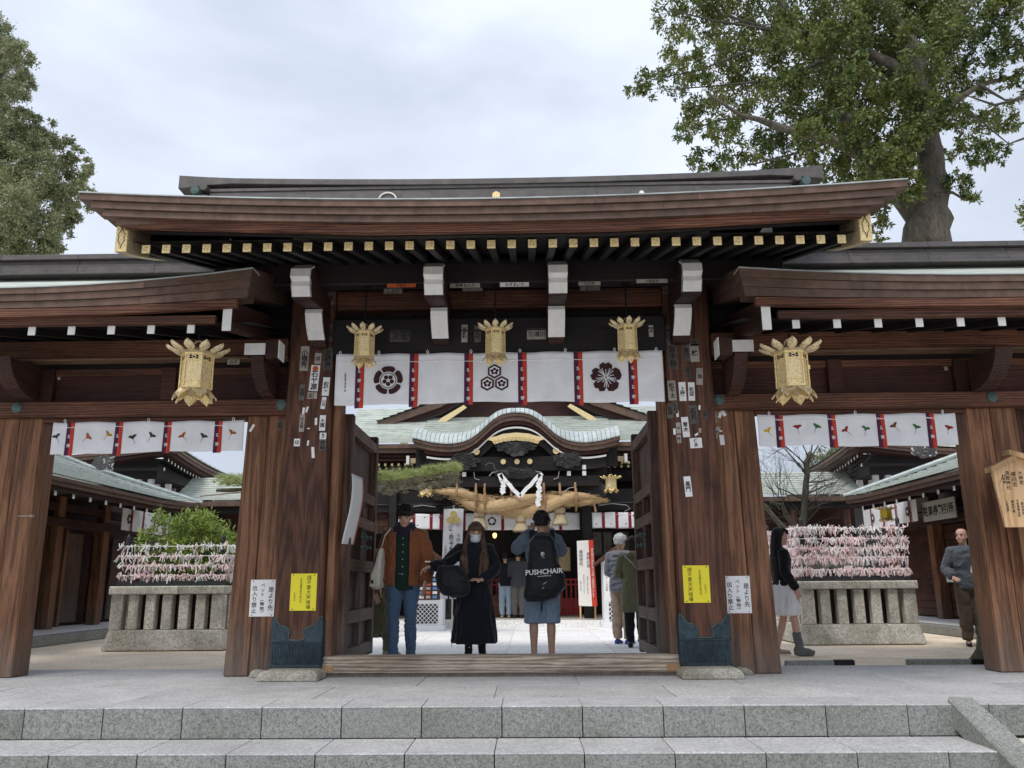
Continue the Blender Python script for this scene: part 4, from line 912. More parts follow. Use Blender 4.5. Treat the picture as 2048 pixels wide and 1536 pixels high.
# carved timber under the gable
def scallop(cx,cz,rx,rz,y,n,mat,par,name,amp=.12,seed=1,th=.05):
    rr=random.Random(seed); pts=[]
    for i in range(n*4):
        a=2*PI*i/(n*4); k=1+amp*math.sin(a*n+rr.random()*.3); pts.append((cx+rx*k*math.cos(a),cz+rz*k*math.sin(a)))
    return MB().prism(pts,'y',y,y+th).build(name,mat,par)
MAT['carve']=plain('grey_carved_wood',(.075,.073,.072),.7,nscale=25,var=.5,bump=.8)
MAT['cloudline']=plain('pale_outline_paint',(.42,.41,.40),.7)
gp=[(-.66,-.02),(-.60,.03),(-.45,.06),(-.30,.11),(0,.14),(.30,.11),(.45,.06),(.60,.03),(.66,-.02),(.55,-.05),(.50,-.13),(.30,-.07),(0,-.04),(-.30,-.07),(-.50,-.13),(-.55,-.05)]
MB().prism([(HX+a,4.15+b_) for a,b_ in gp],'y',9.94,9.985).build('gilt_crest_plate',MAT['gold_eng'],hall)
for i in range(11):
    a=-.5+.1*i; MB().tube([(HX+a+.035*math.cos(t),9.93,4.165-.35*a*a+.03*math.sin(t)) for t in [2*PI*k/8 for k in range(9)]],.007,4).build('gilt_scroll',MAT['gold'],hall)
scallop(HX,3.96,.46,.11,9.97,9,MAT['carve'],hall,'carved_pendant',.10,2); scallop(HX,3.86,.22,.12,9.95,6,MAT['carve'],hall,'carved_pendant',.12,3)
rr=random.Random(5)
def swirls(cx,cz,rx,rz,y,n,par,seed,r=.012):
    rr=random.Random(seed); m=MB()
    for i in range(n):
        a=rr.uniform(0,2*PI); q=math.sqrt(rr.random()); x=cx+rx*q*math.cos(a); z=cz+rz*q*math.sin(a); R_=rr.uniform(.03,.075); s0=rr.uniform(0,6.28); dr=rr.choice((-1,1))
        m.tube([(x+R_*(1-t*.6)*math.cos(s0+dr*t*4.2)*1.4,y-rr.uniform(0,.01)-.03*t,z+R_*(1-t*.6)*math.sin(s0+dr*t*4.2)*.8) for t in [k/6 for k in range(7)]],[r*(1-.5*k/6) for k in range(7)],4)
    return m.build('carved_swirls',MAT['carve'],par,kind='stuff')
swirls(HX,3.95,.42,.11,9.96,50,hall,1)
for s in (-1,1):
    MB().tube([(HX+s*.915+.065*math.cos(2*PI*k/10),10.02,3.865+.065*math.sin(2*PI*k/10)) for k in range(11)],.014,5).build('round_mount',MAT['gold'],hall)
    MB().prism([(HX+s*.915+.055*math.cos(2*PI*k/10),3.865+.055*math.sin(2*PI*k/10)) for k in range(10)],'y',10.03,10.05).build('round_mount',MAT['gold_eng'],hall)
    scallop(HX+s*1.18,3.64,.30,.17,9.98,7,MAT['carve'],hall,'carved_lion',.14,int(8+s)); swirls(HX+s*1.18,3.64,.30,.17,9.97,60,hall,int(12+s))
    scallop(HX+s*1.75,3.0,.36,.20,10.25,6,MAT['carve'],hall,'carved_cloud',.12,int(18+s)); swirls(HX+s*1.75,3.0,.34,.18,10.24,30,hall,int(22+s))
    for (xx,zz) in ((1.20,3.35),(1.55,3.35),(1.55,3.49)): MB().box(HX+s*xx-.042,HX+s*xx+.042,10.05,10.2,zz-.05,zz+.05).build('white_block',MAT['white'],hall)
    MB().tube([(HX+s*x,10.08,z) for x,z in ((.72,3.55),(.62,3.62),(.52,3.58),(.5,3.47),(.42,3.44),(.46,3.40),(.55,3.39),(.62,3.31))],.012,5).build('cloud_outline',MAT['cloudline'],hall)
    MB().tube([(HX+s*x,10.08,z) for x,z in ((.98,3.4),(.95,3.25),(.85,3.22))],.010,5).build('cloud_outline',MAT['cloudline'],hall)
    MB().tube([(HX+s*x,10.12,z) for x,z in ((1.35,3.05),(1.2,3.02),(1.1,2.95),(.95,2.88))],.012,5).build('cloud_outline',MAT['cloudline'],hall)
    # posts, lintels
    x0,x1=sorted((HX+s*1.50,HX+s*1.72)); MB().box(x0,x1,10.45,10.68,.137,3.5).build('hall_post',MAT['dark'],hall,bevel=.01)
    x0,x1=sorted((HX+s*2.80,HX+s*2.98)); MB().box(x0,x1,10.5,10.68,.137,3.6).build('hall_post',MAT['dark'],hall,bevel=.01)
    x0,x1=sorted((HX+s*1.72,HX+s*4.3)); MB().box(x0,x1,10.62,10.72,2.55,3.05).build('hall_lintel',MAT['dark'],hall)
    MB().box(x0,x1,10.58,10.6,2.72,2.74).build('lintel_groove',MAT['carve'],hall)
    MB().tube([(HX+s*x,10.55,z) for x,z in ((1.9,2.66),(2.2,2.70),(2.55,2.66),(2.62,2.58),(2.5,2.52),(2.45,2.42),(2.3,2.38))],.010,5).build('cloud_outline',MAT['cloudline'],hall)
for k,px_ in enumerate((-.26,.055,.35)):
    MB().prism([(px_+.062*math.cos(2*PI*i/10),3.63+.062*math.sin(2*PI*i/10)) for i in range(10)],'y',10.03,10.05).build('gilt_crest',MAT['gold_eng'],hall)
MB().box(HX-1.5,HX+1.5,10.07,10.2,3.42,3.75).build('hall_beam',MAT['dark'],hall,bevel=.01)
MB().box(HX-1.9,HX+1.9,10.1,10.3,3.06,3.30).build('hall_beam',MAT['dark'],hall,bevel=.01)
scallop(HX,3.36,.45,.12,10.04,8,MAT['carve'],hall,'carved_frieze',.12,33); swirls(HX,3.36,.42,.1,10.03,40,hall,34)
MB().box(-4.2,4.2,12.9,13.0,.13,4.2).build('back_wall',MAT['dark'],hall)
MB().box(-5.2,-2.98,10.75,10.85,.13,3.5).build('board_wall',MAT['panel'],hall)
for i in range(14): MB().box(-4.6,-2.99,10.735,10.748,.2+.17*i,.36+.17*i).build('wall_board',MAT['post_dark'],hall,bevel=.003)
MB().box(2.99,5.0,10.75,10.85,.13,3.5).build('board_wall',MAT['panel'],hall)
# interior: dim shelves, lamps, offering box, red fence
MAT['redlac']=plain('vermilion_lacquer',(.42,.03,.028),.4,nscale=8,var=.15)
MAT['lamp_glow']=N('warm_lamp').m; q=MAT['lamp_glow'].node_tree.nodes['Principled BSDF']; q.inputs['Base Color'].default_value=(.8,.5,.2,1); q.inputs['Emission Color'].default_value=(1,.55,.22,1); q.inputs['Emission Strength'].default_value=1.6
fence=empty('altar_fence',(.4,12,.14),'low vermilion lattice fence standing inside the worship hall behind the visitors','fence')
for (x0,x1) in ((-.95,1.55),):
    for z in (.30,.52,.86,.98): MB().box(x0,x1,11.98,12.02,z,z+.035).build('rail',MAT['redlac'],fence)
    n=int((x1-x0)/.11)
    for i in range(n+1): x=x0+(x1-x0)*i/n; MB().box(x-.017,x+.017,11.975,12.025,.16,1.02).build('picket',MAT['redlac'],fence)
    MB().box(x0,x1,12.03,12.05,.16,.52).build('skirt_board',MAT['redlac'],fence)
for i,(x,z) in enumerate(((-1.0,1.35),(-.55,2.02),(.95,1.25))):
    l=empty('altar_lamp',(x,12.3,z),('small warm altar lamp low behind the woman in black','small warm hanging lamp inside the hall under the left tassel','small warm altar lamp behind the backpack')[i],'lamp')
    MB().lathe((x,12.3,z),[(.015,0),(.045,.03),(.055,.10),(.03,.13)],8).build('shade',MAT['lamp_glow'],l)
MB().box(-.75,.85,11.3,11.7,.137,.62).build('offering_box',MAT['beam'],hall,bevel=.01)
for i in range(9): MB().box(-.7+.17*i,-.62+.17*i,11.32,11.68,.622,.65).build('box_slat',MAT['post'],hall)
for i,(x,w,h_,c) in enumerate(((-1.35,.5,.5,'post'),(.2,.9,.35,'carve'),(1.2,.3,.6,'gold_dull'))): MB().box(x-w/2,x+w/2,12.5,12.7,1.2,1.2+h_).build('altar_shelf',MAT[c],hall,bevel=.02)
# hall curtains
def small_curtain(x0,x1,z0,z1,Y,ribs,label,grp=None,dots=True):
    c,yy=curtain(x0,x1,z1,z0,Y,label,ribs,amp=.015,rw=.07,nx=40,nz=8,group=grp,seed=int(abs(x0)*10)+3)
    for o in c.children:
        if o.name.startswith('ribbon'): o.data.materials[0]=MAT['hallred']
    if dots:
        k=0
        for i in range(int((x1-x0)/.17)):
            flat([[(x0+.1+.17*i+.016*math.cos(2*PI*j/6),(z0+z1)/2+(.09 if i%2 else -.09)+.016*math.sin(2*PI*j/6)) for j in range(6)]],yy,.006,MAT['crest'],c,'dot_print')
    return c,yy
MAT['hallred']=cloth('crimson_cord_cloth',(.23,.02,.035))
small_curtain(HX-2.75,HX-1.52,2.15,2.50,10.5,[-2.35,-1.95,-1.72],'short white curtain with crimson bands at the left side of the worship hall','white curtains of the worship hall')
small_curtain(HX+1.73,HX+2.79,2.14,2.50,10.5,[2.03,2.34,2.64],'short white curtain with crimson bands at the right side of the worship hall','white curtains of the worship hall')
cc,yyh=small_curtain(HX-1.48,HX+1.46,2.12,2.52,10.72,[-1.2,-.75,-.3,.15,.6,1.05],'white curtain with dark crests across the entrance of the worship hall behind the straw rope','white curtains of the worship hall',False)
crest_mokko(-.55,2.33,.10,yyh,.008,MAT['crest'],cc,False); sakura(.72,2.33,.11,yyh,cc,.008,False)
for i,x in enumerate((1.85,2.1,2.5)): 
    MB().box(x,x+.2,11.4,11.43,1.55,2.1).build('dim_hanging',MAT['dim_paper'],hall)
# two gilt lanterns of the hall
lantern((-2.0,9.75,2.90),.36,.125,.2,'gilt hanging lantern left of the straw rope, just under the pine branch',3.75,'gilt lanterns of the worship hall',False,pal=('gold','gold_pale','gold_dull','gold'))
lantern((2.16,9.75,2.95),.36,.125,.5,'gilt hanging lantern at the right end of the straw rope',3.75,'gilt lanterns of the worship hall',False,pal=('gold','gold_pale','gold_dull','gold'))
# ================================================================ STRAW ROPE
def straw(name,col,ax):
    m=N(name); v=m.coord(ax); n=m.noise(v,6,5,.65,.8); c=m.ramp(n.outputs[0],[(.3,tuple(x*.35 for x in col)),(.5,col),(.7,tuple(min(1,x*1.35) for x in col))])
    m.P(Base_Color=c,Roughness=.85); m.bump(n.outputs[0],1.0,.03); return m.m
MAT['straw']=straw('rice_straw',(.72,.50,.26),(2.0,30,30)); MAT['straw_v']=straw('tassel_straw',(.66,.53,.33),(30,30,2)); MAT['rope']=plain('hemp_rope',(.36,.22,.11),.9,nscale=60,var=.35)
rope=empty('straw_rope',(HX,10.0,2.3),'huge twisted rice straw rope with three tassels hanging before the worship hall','shimenawa')
def rc(t):   # centreline x,z and thickness
    pts=[(-1.84,2.965,.035),(-1.55,2.95,.09),(-1.30,2.87,.14),(-1.05,2.74,.17),(-.75,2.66,.20),(-.45,2.61,.22),(-.1,2.585,.235),(.25,2.60,.235),(.6,2.655,.22),(.95,2.72,.20),(1.3,2.755,.16),(1.6,2.75,.11),(1.85,2.725,.05),(1.97,2.715,.03)]
    k=t*(len(pts)-1); i=min(int(k),len(pts)-2); f=k-i; return [pts[i][q]*(1-f)+pts[i+1][q]*f for q in range(3)]
for s_ in range(2):
    pts=[];rs=[]
    for k in range(81):
        t=k/80; x,z,r=rc(t); a=s_*PI+t*2*PI*1.6+.8
        pts.append((HX+x,10.0+.55*r*math.sin(a),z+.56*r*math.cos(a))); rs.append(r*.62)
    MB().tube(pts,rs,16).build('strand',MAT['straw'],rope,smooth=True)
m=MB(); rr=random.Random(3)
for i in range(1100):      # loose straw ends along the rope
    t=rr.random(); x,z,r=rc(t); a=rr.uniform(0,2*PI); p=Vector((HX+x,10-.0+r*1.0*math.cos(a),z+r*1.05*math.sin(a))); d=Vector((rr.uniform(.06,.2)*rr.choice((-1,1)),rr.uniform(-.02,.01),rr.uniform(-.05,.03)))
    m.tube([p,p+d*.5,p+d],.0035,3)
m.build('loose_straw',MAT['straw'],rope,kind='stuff')
for (x,zt_,zb_,w) in ((-.84,2.50,2.12,.17),(.09,2.38,2.05,.17),(.97,2.56,2.19,.17)):
    MB().loft([[(HX+x+r*math.cos(2*PI*k/16),10.0+r*.8*math.sin(2*PI*k/16),z) for k in range(16)] for r,z in ((.07,zt_+.05),(.13,zt_-.03),(.125,zt_-.10),(.095,zt_-.13),(.13,zt_-.18),(w+.01,zb_+.03),(w+.015,zb_))]).build('tassel',MAT['straw_v'],rope,smooth=True)
    m=MB()
    for i in range(160):
        a=rr.uniform(0,2*PI); r1=w*rr.uniform(.6,1.08); m.tube([(HX+x+.09*math.cos(a),10+.075*math.sin(a),zt_-.13),(HX+x+r1*math.cos(a),10+r1*.8*math.sin(a),zb_-rr.uniform(-.03,.03))],.004,3)
    m.build('tassel_straws',MAT['straw_v'],rope,kind='stuff')
    MB().tube([(HX+x+.105*math.cos(2*PI*k/12),10+.09*math.sin(2*PI*k/12),zt_-.13) for k in range(13)],.014,5).build('tassel_tie',MAT['rope'],rope)
for (x,zb_) in ((-1.35,2.80),(-.92,2.50),(-.72,2.42),(-.12,2.75),(.62,2.42),(.98,2.80),(1.33,2.62)):
    MB().tube([(HX+x,9.98,3.12),(HX+x,9.86,2.95),(HX+x+.01,9.78,zb_+.05)],.026,7).build('hanging_rope',MAT['rope'],rope)
    if zb_<2.7: MB().tube([(HX+x+.01,10+.25*math.cos(a),rc((x+1.84)/3.81)[1]+.26*math.sin(a)) for a in [2*PI*k/14 for k in range(15)]],.024,6).build('binding',MAT['rope'],rope)
MB().tube([(HX+1.74,9.95,2.68),(HX+1.78,9.95,2.45)],[.02,.03],6).build('rope_end',MAT['rope'],rope)
# zigzag papers
sh=empty('zigzag_paper',(.12,9.72,2.6),'white folded zigzag papers draped in an M over the straw rope','paper streamer')
def zig(pts,w,name='fold'):
    for i,((x,z),(x2,z2)) in enumerate(zip(pts,pts[1:])):
        dx,dz=x2-x,z2-z; L_=math.hypot(dx,dz); nx,nz=-dz/L_*w/2,dx/L_*w/2; o=.012*(i%2)
        MB().prism([(x-nx-dx*.12,z-nz-dz*.12),(x+nx-dx*.12,z+nz-dz*.12),(x2+nx,z2+nz),(x2-nx,z2-nz)],'y',9.70+o,9.706+o).build(name,MAT['paper'],sh)
zig([(-.33,3.30),(-.29,3.17),(-.22,3.06),(-.29,3.0),(-.23,2.93),(-.31,2.88)],.10)
zig([(-.30,3.28),(-.17,3.12),(-.10,3.05),(-.03,2.95),(.05,2.88),(.13,2.80)],.085)
zig([(.56,3.28),(.43,3.14),(.36,3.05),(.27,2.98),(.2,2.9),(.13,2.80)],.085)
zig([(.58,3.30),(.57,3.14),(.52,3.05),(.58,2.95),(.51,2.86),(.56,2.76),(.50,2.68),(.54,2.58)],.10)
# ================================================================ SIDE BUILDINGS
def side_building(s):
    lab='long low hall left of the courtyard, dark doors under a pale green roof' if s<0 else 'long low office right of the courtyard with curtains and a signboard under its eave'
    b=empty('side_hall',(s*9,7,0),lab,'shrine hall','low halls beside the courtyard')
    X=lambda a,c:(min(s*a,s*c),max(s*a,s*c))
    x0,x1=X(7.47,16); MB().box(x0,x1,3.0,13.5,-.2,.138).build('podium',MAT['granite_court'],b)
    for i in range(9): u0,u1=X(7.42,7.75); MB().box(u0,u1,3.0+1.2*i+.003,4.2+1.2*i-.003,.0,.142).build('podium_stone',MAT['granite'],b,bevel=.006)
    ye=9.9 if s<0 else 9.2
    eb=lambda y:2.475+.10*max(0,(y-7.5)/2.4)**2
    for (a,dz,h_,m) in ((7.10,.13,.062,'copper'),(7.13,.066,.064,'copper'),(7.19,0,.07,'beam_y')):
        rs=[]
        for k in range(13):
            y=1.5+(ye-1.5)*k/12; z=eb(y)+dz; rs.append([(s*a,y,z),(s*(a+.3),y,z),(s*(a+.3),y,z-h_),(s*a,y,z-h_)])
        MB().loft(rs).build('eave_layer',MAT[m],b)
    rs=[]
    for k in range(10):     # hip side eave seen end on
        x=7.1+.0+4*k/9; rs.append([(s*x,ye,2.60+.02*k),(s*x,ye-.3,2.60+.02*k),(s*x,ye-.3,2.46+.02*k),(s*x,ye,2.46+.02*k)])
    saw(lambda u:(s*7.09,1.5+(ye-1.5)*u,eb(1.5+(ye-1.5)*u)+.14),lambda u:(s*11.3,1.5+(ye-2.4-1.5)*u,4.35),26,'roof_courses',MAT['green'],b,12,.028,.12)
    saw(lambda u:(s*(7.09+4.2*u),ye,2.74),lambda u:(s*(11.3),ye-2.4,4.35),16,'roof_hip',MAT['green'],b,4,.02,.05)
    MB().tube([(s*7.1,ye,eb(ye)+.17),(s*9.2,ye-1.2,3.45),(s*11.3,ye-2.4,4.38)],.05,6).build('hip_ridge',MAT['green_pale'],b)
    r=None
    for k in range(12):
        y=3.66+.545*k
        if y>ye-.3: break
        if r is None:
            r=MB().hexa([(s*7.24,-.03,2.335),(s*7.24,.03,2.335),(s*9.0,.03,2.70),(s*9.0,-.03,2.70)],[(s*7.24,-.03,2.415),(s*7.24,.03,2.415),(s*9.0,.03,2.78),(s*9.0,-.03,2.78)]).build('rafter',MAT['dark'],b); r.location=(0,y,0)
            # shift: mesh already relative to the hall base (y 7)
            MB().box(*X(7.228,7.2385),-.032,.032,2.332,2.418).build('white_tip',MAT['white'],r); r1=r
        else: copy_tree(r1,b,(0,y,0))
    r1.location=(0,3.66,0)
    MB().hexa([(s*7.3,1.5,2.43),(s*7.3,ye,2.43),(s*9.2,ye,2.83),(s*9.2,1.5,2.83)],[(s*7.3,1.5,2.45),(s*7.3,ye,2.45),(s*9.2,ye,2.85),(s*9.2,1.5,2.85)]).build('soffit',MAT['dark'],b)
    # posts and wall
    for y in (3.4,5.3,7.2,9.0,11.0): MB().box(*X(8.75,8.97),y-.11,y+.11,.14,2.75).build('hall_post',MAT['post'],b,bevel=.012)
    MB().box(*X(8.72,9.0),1.5,11.2,2.05,2.22).build('lintel',MAT['beam_y'],b,bevel=.008); MB().box(*X(8.78,8.95),1.5,11.2,2.35,2.5).build('upper_beam',MAT['beam_y'],b)
    MB().box(*X(9.25,9.3),1.5,11.2,.14,3.0).build('wall',MAT['panel'],b)
    for y in (2.2,2.9,3.8,4.6,5.7,6.4,7.6,8.3,9.4,10.2): MB().box(*X(9.18,9.24),y,y+.62,.2,2.0).build('door_panel',MAT['door'] if s<0 else MAT['post_dark'],b,bevel=.01)
    if s>0:
        for i in range(12): MB().box(*X(8.98,9.02),8.0,10.9,.18+.155*i,.325+.155*i).build('wall_board',MAT['post_dark'],b,bevel=.004)
    else:
        for y in (4.3,6.2,8.1): MB().box(*X(9.1,9.17),y-.05,y+.05,.14,2.05).build('door_stile',MAT['post'],b)
    # big hall roof rising behind
    rb=empty('rear_hall',(s*11,12,0),('tall roofed hall behind the left side hall, white rafter tips along its upturned eave' if s<0 else 'tall roofed hall behind the right office, white rafter tips along its upturned eave'),'shrine hall','roofed halls in the rear corners')
    z0=3.75 if s<0 else 3.68; xe=8.35 if s<0 else 8.1; yc=11.1
    # eave along the court (running in Y) and along the near side (running in X)
    for (dz,h_,o,m) in ((.20,.07,0,'copper'),(.128,.07,.03,'copper'),(.05,.07,.1,'panel')):
        rs=[]
        for k in range(13):
            y=yc-.2+6.5*k/12; up=.35*(1-k/12)**3; rs.append([(s*(xe+o),y,z0+dz+up),(s*(xe+.4),y,z0+dz+up),(s*(xe+.4),y,z0+dz-h_+up),(s*(xe+o),y,z0+dz-h_+up)])
        MB().loft(rs).build('eave_layer',MAT[m],rb)
        rs=[]
        for k in range(13):
            x=xe+.02+6.0*k/12; up=.35*(1-k/12)**3; rs.append([(s*x,yc+o-.2,z0+dz+up),(s*x,yc+.3,z0+dz+up),(s*x,yc+.3,z0+dz-h_+up),(s*x,yc+o-.2,z0+dz-h_+up)])
        MB().loft(rs).build('eave_layer',MAT[m],rb)
    r=MB().box(*X(xe+.25,xe+1.5),-.03,.03,z0-.09,z0-.02).build('rafter',MAT['dark'],rb); MB().box(*X(xe+.243,xe+.2485),-.032,.032,z0-.092,z0-.018).build('white_tip',MAT['white'],r); r.location=(0,yc+.1,0)
    for k in range(1,26): copy_tree(r,rb,(0,yc+.1+.2*k,.28*(1-k/26)**3))
    MB().box(*X(xe+.5,xe+7),yc+.3,yc+7,z0-.25,z0+.24).build('soffit',MAT['dark'],rb)
    saw(lambda u:(s*(xe-.01),yc-.2+6.7*u,z0+.21+.35*(1-u)**3),lambda u:(s*(xe+3.5),yc+2.4+3.5*u,z0+2.3),24,'roof_courses',MAT['green'],rb,12,.03,.22)
    saw(lambda u:(s*(xe+6*u),yc-.21,z0+.21+.35*(1-u)**3),lambda u:(s*(xe+3.5+1*u),yc+2.4,z0+2.3),24,'roof_courses',MAT['green'],rb,12,.03,.22)
    MB().box(*X(xe+1.3,xe+7),yc+1.2,yc+6,.1,z0-.2).build('wall',MAT['dark'],rb)
    for k in range(5):
        for (dx,w,h_) in ((.55,.1,.16),(.85,.12,.2)):
            MB().box(*X(xe+dx,xe+dx+.13),yc+.2+1.0*k,yc+.32+1.0*k,z0-.55-.15*(dx>.6),z0-.28).build('bracket_block',MAT['cloudline'] if k%2==0 else MAT['white'],rb,bevel=.01)
    # carved ridge-end ornament standing on the lower roof
    px_=(205,925) if s<0 else (1850,902)
    c=P(px_[0],px_[1],X=s*8.6); o=empty('ridge_ornament',(c.x,c.y,c.z-.2),('weathered grey carved scroll ornament on the left side roof' if s<0 else 'weathered grey carved scroll ornament on the right side roof'),'roof ornament','carved ornaments on the side roofs')
    m=MB()
    for i in range(26):
        a=rnd.uniform(0,2*PI); q=rnd.uniform(.02,.22); m.tube([(c.x+q*math.cos(a)+.06*math.cos(a*3+t*4)*(1-t*.5),c.y+.1*rnd.random(),c.z+q*.7*math.sin(a)+.06*math.sin(a*3+t*4)*(1-t*.5)) for t in [k/6 for k in range(7)]],[.022*(1-.5*k/6) for k in range(7)],5)
    m.build('scrollwork',MAT['cloudline'],o,kind='stuff'); scallop(c.x,c.z,.22,.15,c.y,6,MAT['carve'],o,'backing',.1,3)
    # low covered corridor linking to the worship hall
    co=empty('corridor_roof',(s*5.5,13,0),('low green roofed corridor joining the left halls to the worship hall' if s<0 else 'low green roofed corridor joining the right halls to the worship hall'),'corridor','corridors beside the worship hall')
    x0,x1=X(3.5,8.6)
    saw(lambda u:(s*(3.5+5.1*u),11.6,2.95),lambda u:(s*(3.5+5.1*u),13.0,3.7),12,'roof_courses',MAT['green'],co,4,.03,.05)
    MB().box(x0,x1,11.6,11.8,2.82,2.93).build('eave_layer',MAT['copper'],co); MB().box(x0,x1,11.75,11.85,2.65,2.80).build('beam',MAT['dark'],co)
    MB().box(x0,x1,12.6,12.7,.0,2.9).build('wall',MAT['panel'],co)
    for i in range(4): MB().box(s*(4.2+1.3*i)-.08,s*(4.2+1.3*i)+.08,11.8,11.95,.0,2.7).build('post',MAT['post_dark'],co)
    return b
SB=[side_building(-1),side_building(1)]
# office sign and its curtains on the right building, a curtain on the left building
def side_sheet(name,s,X_,ya,yb,za,zb,mat,label,cat,grp=None):
    t=empty(name,(X_,(ya+yb)/2,za),label,cat,grp); MB().box(X_-.015,X_+.015,min(ya,yb),max(ya,yb),za,zb).build('board',mat,t,bevel=.003); return t
sg=side_sheet('signboard',1,8.60,7.50,8.86,2.10,2.50,MAT['old_sign'] if 'old_sign' in MAT else MAT['white'],'long white signboard with black Japanese lettering under the right office eave','signboard')
text('駐車券割引所',.215,(8.58,8.18,2.30),(0,-1,0),(0,0,1),MAT['ink'],sg,bold=.004,vertical=False)
def side_curtain(X_,ya,yb,z0,z1,label,crests,s):
    t=empty('curtain',(X_,(ya+yb)/2,z0),label,'curtain'); n=40
    o=MB().grid(lambda u,v:(X_+.012*math.sin(u*22),ya+(yb-ya)*u,z1+(z0-z1)*v),n,4).build('cloth',MAT['noren'],t,smooth=True)
    for k in range(4):
        y=ya+(yb-ya)*(k+.75)/4.2; MB().box(X_-s*.02-.004,X_-s*.02+.004,y-.03,y+.03,z0-.02,z1).build('ribbon',MAT['hallred'],t)
    for (y,kind) in crests:
        pl=[[(X_-s*.024,y+.10*(1-.18*(i%3==0))*math.cos(2*PI*i/15),(z0+z1)/2+.11*(1-.18*(i%3==0))*math.sin(2*PI*i/15)) for i in range(15)]]
        MB().add(pl[0],[tuple(range(15))]).build('crest',MAT['crest'],t,fix=False)
        MB().add([(X_-s*.026,a,b_) for _,a,b_ in [(0,y+.04*math.cos(2*PI*i/8),(z0+z1)/2+.04*math.sin(2*PI*i/8)) for i in range(8)]],[tuple(range(8))]).build('crest_centre',MAT['noren'],t,fix=False)
    return t
side_curtain(8.42,11.6,8.75,2.12,2.57,'white crest curtain with crimson bands hanging at the right office eave',[(9.15,0),(11.0,0)],1)
side_curtain(-8.5,9.1,11.5,2.10,2.60,'white crest curtain hanging at the far end of the left side hall',[(9.4,0)],-1)
c=P(1773,1037,X=7.95); lantern((c.x,c.y,c.z),.30,.12,.3,'yellow paper and gilt lantern hanging in front of the office curtain',2.9,None,False,pal=('gold','yellow','gold_dull','gold_pale'))
nb=empty('notice',(8.95,8.3,1.0),'white notice with red heading on the right office wall behind the old man','notice'); c=P(1903,1142,X=8.93); nb.location=(c.x,c.y,c.z-.3); WL[nb.name]=Vector(nb.location)
MB().box(c.x-.01,c.x,c.y-.35,c.y+.35,c.z-.22,c.z+.20).build('sheet',MAT['paper'],nb); MB().box(c.x-.012,c.x-.0105,c.y-.35,c.y+.35,c.z+.14,c.z+.20).build('heading',MAT['red'],nb)
# ================================================================ STONE PLANTERS WITH FORTUNE PAPERS
MAT['wet_iron']=plain('dark_iron',(.035,.037,.04),.6); MAT['pinkp']=plain('pink_paper',(.86,.66,.66),.85,var=.06); MAT['soil']=plain('dark_soil',(.05,.04,.03),.95,nscale=20,var=.4,bump=1)
def planter(x0,x1,y0,y1,label,grp='stone planters in the courtyard'):
    t=empty('stone_planter',((x0+x1)/2,y0,0),label,'planter',grp); G=MAT['granite_old']
    MB().loft([[(x0-.06,y0-.06,0),(x1+.06,y0-.06,0),(x1+.06,y1+.06,0),(x0-.06,y1+.06,0)],[(x0,y0,.285),(x1,y0,.285),(x1,y1,.285),(x0,y1,.285)]]).build('base_stone',G,t,bevel=.015)
    for (a,b_) in ((x0-.03,x0+.60*(x1-x0)),(x0+.60*(x1-x0)+.006,x1+.03)): MB().box(a,b_,y0-.04,y0+.20,.795,.915).build('coping',G,t,bevel=.015)
    MB().box(x0-.03,x1+.03,y1-.2,y1+.04,.795,.915).build('coping',G,t,bevel=.015)
    for xx in (x0-.03,x1-.21): MB().box(xx,xx+.24,y0+.206,y1-.206,.795,.915).build('coping',G,t,bevel=.015)
    n=7
    for i in range(n):
        w=.19 if i in (0,n-1) else .15; xc=x0+.09+(x1-x0-.18)*i/(n-1); MB().box(xc-w/2,xc+w/2,y0+.01,y0+.15,.286,.794).build('baluster',G,t,bevel=.012)
    for i in range(1,8):
        yc=y0+.1+(y1-y0-.2)*i/8
        for xx in (x0+.02,x1-.15): MB().box(xx,xx+.13,yc-.06,yc+.06,.286,.794).build('baluster',G,t,bevel=.012)
    MB().box(x0+.2,x1-.2,y0+.22,y1-.2,.28,.80).build('soil',MAT['soil'],t)
    MB().box(x0+.04,x1-.04,y0+.07,y0+.20,.917,.985).build('kerb_board',MAT['wet_iron'],t)
    return t
PLX=(-5.90,-4.22,3.66,6.1); PRX=(4.40,6.10,4.02,6.5)
planter(*PLX,'weathered stone planter with balusters in the left bay holding a green shrub'); planter(*PRX,'weathered stone planter with balusters in the right bay holding a bare tree')
def knot_mesh(i):
    rr=random.Random(50+i); m=MB(); w=.0065
    for sgn in (-1,1):
        L_=rr.uniform(.035,.085); dx=sgn*rr.uniform(.004,.03); dy=rr.uniform(-.03,.015); tw=rr.uniform(-.5,.5)
        a=Vector((sgn*.006,0,.004)); b_=a+Vector((dx*.5,dy*.5-.006,-L_*.5+(.02 if i%4==0 else 0))); c=a+Vector((dx,dy,-L_ if i%4 else L_*.5))
        u=Vector((math.cos(tw),math.sin(tw),0))*w; nrm=Vector((-math.sin(tw),math.cos(tw),0))*.0022
        m.loft([[p-u-nrm,p+u-nrm,p+u+nrm,p-u+nrm] for p in (a,b_,c)])
    m.ell((0,0,.003),(.014,.011,.010),6,3)
    me=bpy.data.meshes.new('fortune_paper'); me.from_pydata(m.v,[],m.f); return me
KM=[knot_mesh(i) for i in range(8)]
KMP=[m.copy() for m in KM]
for a in KM: a.materials.append(MAT['paper'])
for a in KMP: a.materials.append(MAT['pinkp'])
